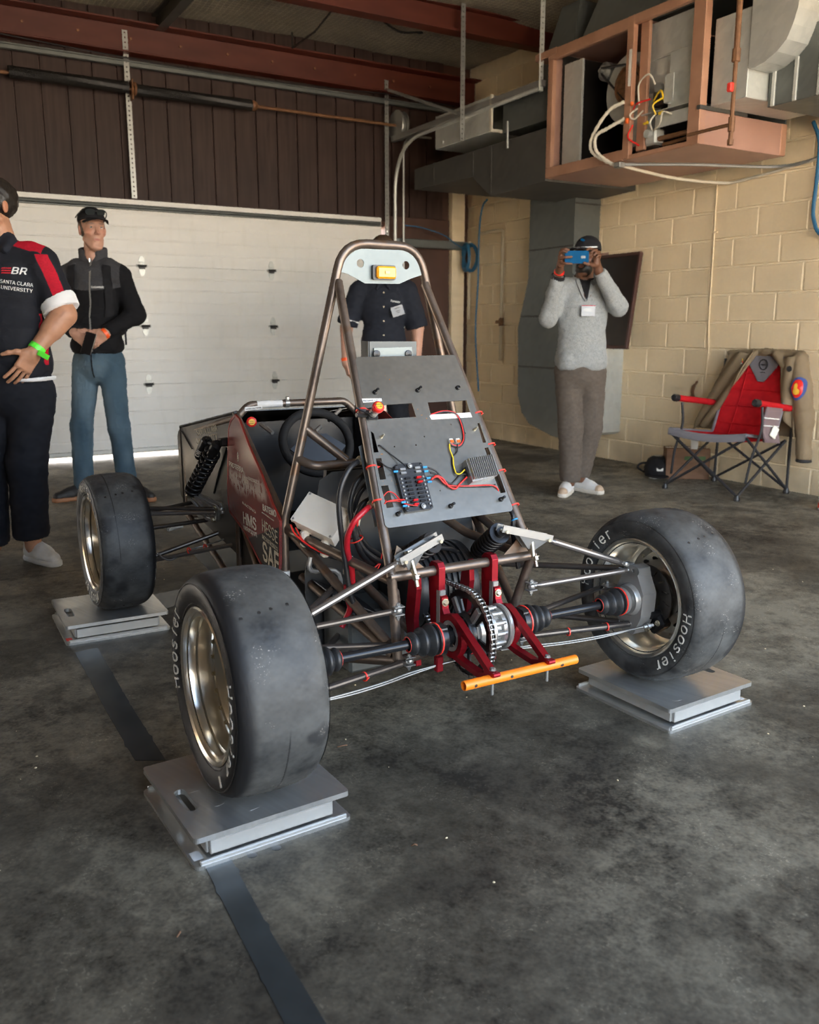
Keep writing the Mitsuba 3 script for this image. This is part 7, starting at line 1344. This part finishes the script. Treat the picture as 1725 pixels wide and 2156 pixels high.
def sheet(f, nu, nv, t):
    """A cloth of thickness t over a grid of points f(u, v)."""
    g = A([[f(u, v) for v in np.linspace(0, 1, nv)] for u in np.linspace(0, 1, nu)]); du, dv = np.gradient(g, axis=0), np.gradient(g, axis=1); n = np.cross(du, dv); n /= np.linalg.norm(n, axis=-1, keepdims=True)+1e-12
    V = np.vstack([g.reshape(-1, 3), (g-n*t).reshape(-1, 3)]); N = nu*nv; F = []
    I = lambda i, j: i*nv+j
    for i in range(nu-1):
        for j in range(nv-1): F += [(I(i, j), I(i+1, j), I(i+1, j+1)), (I(i, j), I(i+1, j+1), I(i, j+1)), (N+I(i, j), N+I(i+1, j+1), N+I(i+1, j)), (N+I(i, j), N+I(i, j+1), N+I(i+1, j+1))]
    for i in range(nu-1):
        for j, s in ((0, 0), (nv-1, 1)): F += [(I(i, j), N+I(i+1, j), I(i+1, j)), (I(i, j), N+I(i, j), N+I(i+1, j))] if s == 0 else [(I(i, j), I(i+1, j), N+I(i+1, j)), (I(i, j), N+I(i+1, j), N+I(i, j))]
    for j in range(nv-1):
        for i in (0, nu-1): F += [(I(i, j), I(i, j+1), N+I(i, j+1)), (I(i, j), N+I(i, j+1), N+I(i, j)), ]
    return trimesh.Trimesh(V, F, process=False)
lerp = lambda a, b, t: A(a)*(1-t)+A(b)*t
def seat_f(u, v):
    """u from the left (far) to the right arm, v from the front edge over the seat and up the back."""
    if v < .42:
        t = v/.42; p = lerp(lerp(sFL, sFR, u), lerp((3.88, 2.58, .40), (3.90, 2.06, .40), u), t); p = p-A([0, 0, .045])*math.sin(math.pi*u)*(.4+.6*math.sin(math.pi*min(t*.8+.1, 1)))
    else:
        t = (v-.42)/.58; w = 1-.12*t; uu = .5+(u-.5)*w; p = lerp(lerp((3.88, 2.58, .40), (3.90, 2.06, .40), uu), lerp((4.05, 2.60, .965), (4.07, 2.03, .965), uu), t)+A([.05, 0, 0])*math.sin(math.pi*u)*math.sin(math.pi*(.15+.7*t))-A([0, 0, .045])*math.sin(math.pi*u)*max(0, 1-3*t)*.4
    return p
st = part(ch, 'seat_fabric', sheet(seat_f, 20, 34, .012), 'chair_red', True)
part(st, 'seam', cat(*[tube([seat_f(u, v)+A([-.004, 0, .003]) for u in np.linspace(.04, .96, 16)], .004, 5) for v in (.5, .62, .74, .86)], *[tube([seat_f(u, v)+A([-.004, 0, .003]) for v in np.linspace(.42, .97, 16)], .004, 5) for u in (.25,)]), 'chair_red', True)
part(ch, 'edging', cat(*[tube([seat_f(u, v) for v in np.linspace(0, 1, 40)], .011, 8) for u in (0, 1)], tube([seat_f(u, 0) for u in np.linspace(0, 1, 20)], .013, 8)), 'chair_grey', True)
part(ch, 'front_flap', sheet(lambda u, v: seat_f(u, 0)+A([-.012, 0, .005-.045*v]), 16, 3, .006), 'chair_grey', True)
vp = [seat_f(u, v)+A([-.006, 0, .004]) for u, v in ((.24, .995), (.76, .995), (.5, .80))]
part(ch, 'head_patch', sheet(lambda u, v: seat_f(.5+(u-.5)*(.10+.60*v), .80+.195*v)+A([-.010, 0, .006]), 8, 8, .004), 'chair_grey', True, label='grey head patch')
lp = seat_f(.5, .92)+A([-.018, 0, .008]); ar = np.linspace(0, 2*np.pi, 30)
part(ch, 'logo_print', cat(tube(np.stack([lp[0]+0*ar, lp[1]+.032*np.cos(ar), lp[2]+.036*np.sin(ar)], 1), .004, 5), rod(lp+A([0, -.02, 0]), lp+A([0, .02, 0]), .004, 5), rod(lp+A([.0, .02, -.055]), lp+A([0, -.02, -.055]), .004, 5)), 'lining', False)
# mesh cup pocket on the near arm
pk_ = part(ch, 'cup_pocket', sheet(lambda u, v: lerp((3.62, 1.93, .645), (3.80, 1.955, .625), u)+A([-.02-.03*math.sin(math.pi*v), -.012, -.235*v]), 8, 8, .02), 'mesh_pocket', True, label='grey mesh cup pocket')
part(pk_, 'pocket_band', cat(*[sheet(lambda u, v, z_=z_: lerp((3.605, 1.915, .645), (3.785, 1.94, .625), u)+A([-.03, -.012, z_-.022*v]), 6, 2, .004) for z_ in (-.085,)]), 'chair_red', True)
part(pk_, 'pocket_trim', cat(*[tube([lerp((3.60, 1.91, .645), (3.78, 1.935, .625), u)+A([-.032, -.012, z_]) for u in np.linspace(0, 1, 5)], .005, 6) for z_ in (-.07, -.12)]), 'sticker_white', True)
part(pk_, 'paper', rbox((.06, .01, .075), (3.675, 1.895, .475), .004, Rot.from_euler('y', 30, degrees=True).as_matrix()), 'box_white', False)
part(ch, 'fabric_label', slab([[3.62,2.546,0.383], [3.62,2.468,0.391], [3.62,2.476,0.298], [3.62,2.538,0.294]], .001), 'sticker_white', False)
# the jacket over the chair back
jt = thing('jacket', 'olive brown jacket with a round patch on its sleeve, draped over the camp chair', 'jacket')
def flap_l(u, v):
    a, b = lerp([4.02,2.592,0.966], [4,2.363,0.978], u), lerp([3.96,2.811,0.398], [3.92,2.661,0.446], u)
    m1 = lerp([3.98,2.701,0.682], [3.93,2.419,0.793], u)
    p = (1-v)**2*a+2*v*(1-v)*(2*m1-.5*(a+b))+v*v*b
    return p+A([.02*math.sin(9*u+5*v), 0, .006*math.sin(14*u)])
part(jt, 'front_panel', sheet(flap_l, 16, 22, .012), 'olive_jacket', True)
part(jt, 'lining', sheet(lambda u, v: lerp(lerp([3.99,2.617,0.645], [4,2.725,0.607], u), lerp([3.97,2.717,0.443], [4,2.814,0.401], u), v)+A([-.006, 0, 0]), 6, 8, .004), 'lining', True)
part(jt, 'lapel_edge', tube(bez([[4.03,2.392,0.972], [3.99,2.426,0.859], [3.96,2.489,0.754], [3.96,2.591,0.65], [3.98,2.702,0.618]], 6), .010, 8), 'olive_jacket', True)
part(jt, 'collar', wrinkle(blob([('c', [4.06,2.61,0.967], [4.07,2.314,0.983], .026, .024), ('c', [4.07,2.314,0.983], [4.08,2.032,0.971], .024, .028), ('c', [4.04,2.21,0.971], [4.02,2.121,0.893], .026, .022), ('c', [4.03,2.391,0.967], [4,2.419,0.889], .024, .018)], .008, .02), .006, 18), 'olive_jacket', True)
part(jt, 'back', sheet(lambda u, v: lerp(lerp([4.12,2.659,0.955], [4.12,2.049,0.959], u), lerp([4.1,2.888,0.389], [4.12,2.047,0.398], u), v)+A([.012*math.sin(8*u), 0, 0]), 12, 14, .01), 'olive_jacket', True)
part(jt, 'front_panel', sheet(lambda u, v: lerp(lerp([4.02,2.158,0.939], [4.02,2.03,0.961], u), lerp([3.99,2.05,0.52], [4.02,1.975,0.412], u), v)+A([.014*math.sin(7*u+4*v)-.02*math.sin(math.pi*v), 0, 0]), 12, 18, .012), 'olive_jacket', True)
slp = [('c', [4.06,2.025,0.942], [4.04,1.981,0.749], .050, .062), ('c', [4.04,1.981,0.749], [4.04,1.932,0.528], .062, .058), ('g', [('c', [4.04,1.941,0.565], [4.04,1.92,0.283], .058, .050), ('p', [4.04,1.918,0.259], (0, 0, -1))], .02)]
slf = sdf(slp, .03)
part(jt, 'sleeve', wrinkle(wrinkle(blob(slp, .008, .03), .012, 9, 3, (1, 1, .5)), .004, 24, 5), 'olive_jacket', True)
part(jt, 'cuff', blob([('g', [('c', [4.04,1.92,0.293], [4.04,1.915,0.226], .051, .052), ('p', [4.04,1.918,0.269], (0, 0, 1)), ('p', [4.04,1.917,0.245], (0, 0, -1))], .01)], .008), 'lining', True)
pc_ = A([3.98,1.966,0.747])
def patch(rx, rz, m, off, dy=0., dz=0., parent=None):
    e = shapely.affinity.scale(Point(0, 0).buffer(1, 10), rx, rz); q = ext(e.segmentize(.01), .0025, pc_+A([-.08, dy, dz]), (0, -1, 0), (0, 0, 1)); return part(parent or jt, 'sleeve_patch', drape(q, slf, (1, 0, 0), off), m, 40)
pt_ = patch(.050, .078, 'patch_blue', .012); patch(.038, .062, 'estop_red', .014); patch(.022, .022, 'patch_yellow', .0155, 0, -.018); patch(.012, .026, 'patch_yellow', .0155, .004, .012)
part(jt, 'chest_badge', cat(xf(ext(Point(0, 0).buffer(.020, 10), .004), np.stack([A([0, -1., 0]), A([0, 0, 1.]), A([-1., 0, 0])], 1), [3.985,2.051,0.876])), 'lining', False)
part(jt, 'pin', cat(xf(ext(rrect(.030, .034, .006), .004), np.stack([A([0, -1., 0]), A([0, 0, 1.]), A([-1., 0, 0])], 1), [3.985,2.45,0.901])), 'estop_red', False)
part(jt, 'pin', cat(xf(ext(Point(0, 0).buffer(.012, 8), .004), np.stack([A([0, -1., 0]), A([0, 0, 1.]), A([-1., 0, 0])], 1), [3.985,2.45,0.927])), 'patch_yellow', False)
part(jt, 'pin', cat(xf(ext(rrect(.022, .010, .003), .005), np.stack([A([0, -1., 0]), A([0, 0, 1.]), A([-1., 0, 0])], 1), [3.983,2.448,0.901])), 'sticker_white', False)
part(jt, 'pocket_flap', slab([[3.99,2.545,0.9], [3.975,2.432,0.863], [3.975,2.443,0.849], [3.985,2.513,0.859]], .006), 'olive_jacket', False)
# cardboard box behind the chair and the cap beside it
bxs = thing('cardboard_box', 'brown cardboard box on the floor behind the camp chair', 'box')
bR = Rot.from_euler('z', math.degrees(math.atan2(-.2, .27)), degrees=True).as_matrix(); bo_ = (3.988, 2.905, 0)
part(bxs, 'carton', xf(bx(-.165, .165, -.075, .075, .001, .24, .003), bR, bo_), 'cardboard', False)
parts(bxs, 'print', [xf(bx(a_, b_, -.0765, -.0748, .15, .18, .0004), bR, bo_) for a_, b_ in ((-.03, .03), (.07, .13))], 'print_green', False)
part(bxs, 'tape', xf(bx(-.163, .163, -.02, .02, .239, .2412, .0004), bR, bo_), 'wire_white', False)
hc_ = A([3.84, 3.06, .0]); cf = unit(A([-.8, -.9, 0])); cR = np.stack([np.cross(cf, UZ), cf, UZ], 1)
cp = thing('cap', 'black cap lying on the floor beside the cardboard box', 'cap')
part(cp, 'crown', wrinkle(blob([('g', [('e', hc_+A([0, 0, .055]), (.10, .125, .115), cR), ('p', hc_+A([0, 0, .012]), -UZ)], .01)], .006), .014, 14, 4), 'black_cloth', True)
part(cp, 'brim', wrinkle(blob([('e', hc_+cf*.12+A([0, 0, .022]), (.085, .09, .010), cR)], .006), .004, 14), 'black_cloth', True)
part(cp, 'emblem', xf(rbox((.05, .012, .03), bev=.004), cR@Rot.from_euler('x', 25, degrees=True).as_matrix(), hc_+cf*.118+A([0, 0, .075])-cR[:, 0]*.01), 'sticker_white', False)
part(cp, 'top_panel', wrinkle(blob([('g', [('e', hc_+A([0, 0, .058]), (.085, .105, .116), cR), ('p', hc_+A([0, 0, .125]), -UZ)], .01)], .006), .012, 14, 4), 'strut_steel', True)
part(cp, 'strap', tube(bez([hc_-cf*.03+cR[:, 0]*.10+UZ*.03, hc_+cR[:, 0]*.15+UZ*.07, hc_+cR[:, 0]*.13+UZ*.10, hc_+cR[:, 0]*.08+UZ*.11], 5), .008, 6), 'black_cloth', True)
part(cp, 'sole_edge', bx(3.72, 3.80, 2.97, 3.03, .001, .018, .004), 'sticker_white', False)
bt_ = thing('bottle', 'red and white container on the floor at the right picture edge', 'bottle'); q = A([3.794,1.569,0])
part(bt_, 'body', lathe([(0, 0), (.032, 0), (.034, .01), (.034, .05), (.033, .14), (.012, .17), (.012, .19), (0, .19)], 20, q), 'sticker_white')
part(bt_, 'label_band', lathe([(.0345, .012), (.035, .014), (.035, .045), (.0345, .047)], 20, q), 'estop_red')
# crumbs of rubber and grit on the floor
rg = random.Random(11); ms = []
for _ in range(130):
    p = A([rg.uniform(-1.6, 2.4), rg.uniform(-1.0, 2.4), 0])
    if .42 < abs(p[0]) < .93 and (-.26 < p[1] < .24 or 1.35 < p[1] < 1.82) or -1 < p[0] < -.4: continue
    s = rg.uniform(.0012, .0034)
    v = trimesh.creation.icosphere(0, s); v.vertices *= A([rg.uniform(.7, 1.6), rg.uniform(.7, 1.6), .7]); v.apply_translation(p+A([0, 0, s*.5])); ms.append(v)
gd = thing('floor_grit', 'tiny pale grit scattered over the garage floor', 'grit', kind='stuff'); put(gd, cat(ms), 'mortar_paint', False)
for i, (px_, L_) in enumerate((([-0.353,0.175,0], .022), ([-0.956,-0.372,0], .012), ([-0.417,-0.338,0], .010))):
    t = thing('leaf_scrap', ('dry curled leaf scrap on the floor right of the near scale', 'small straw scrap on the floor left of the tape strip', 'pale scrap on the floor below the near scale')[i], 'scrap'); a_ = rg.uniform(0, 6)
    L_ *= .7; put(t, tube(bez([A(px_)+A([0, 0, .003]), A(px_)+A([L_*math.cos(a_), L_*math.sin(a_), .008]), A(px_)+A([L_*1.8*math.cos(a_+.5), L_*1.8*math.sin(a_+.5), .003])], 4), .0018, 5), 'cardboard', True)
for x_, y_ in ((-0.737,-0.188), (-0.68,-0.189)):
    t = thing('floor_hole', '', 'hole'); labels[t] = {'label': ('left of the two small dark anchor holes in the floor before the near scale', 'right of the two small dark anchor holes in the floor before the near scale')[int(x_ > -0.708)], 'category': 'hole', 'group': 'anchor holes in the floor'}
    put(t, lathe([(0, .0006), (.0085, .0006), (.011, .0002), (.0, .0001)], 14, (x_, y_, 0)), 'black_iron')
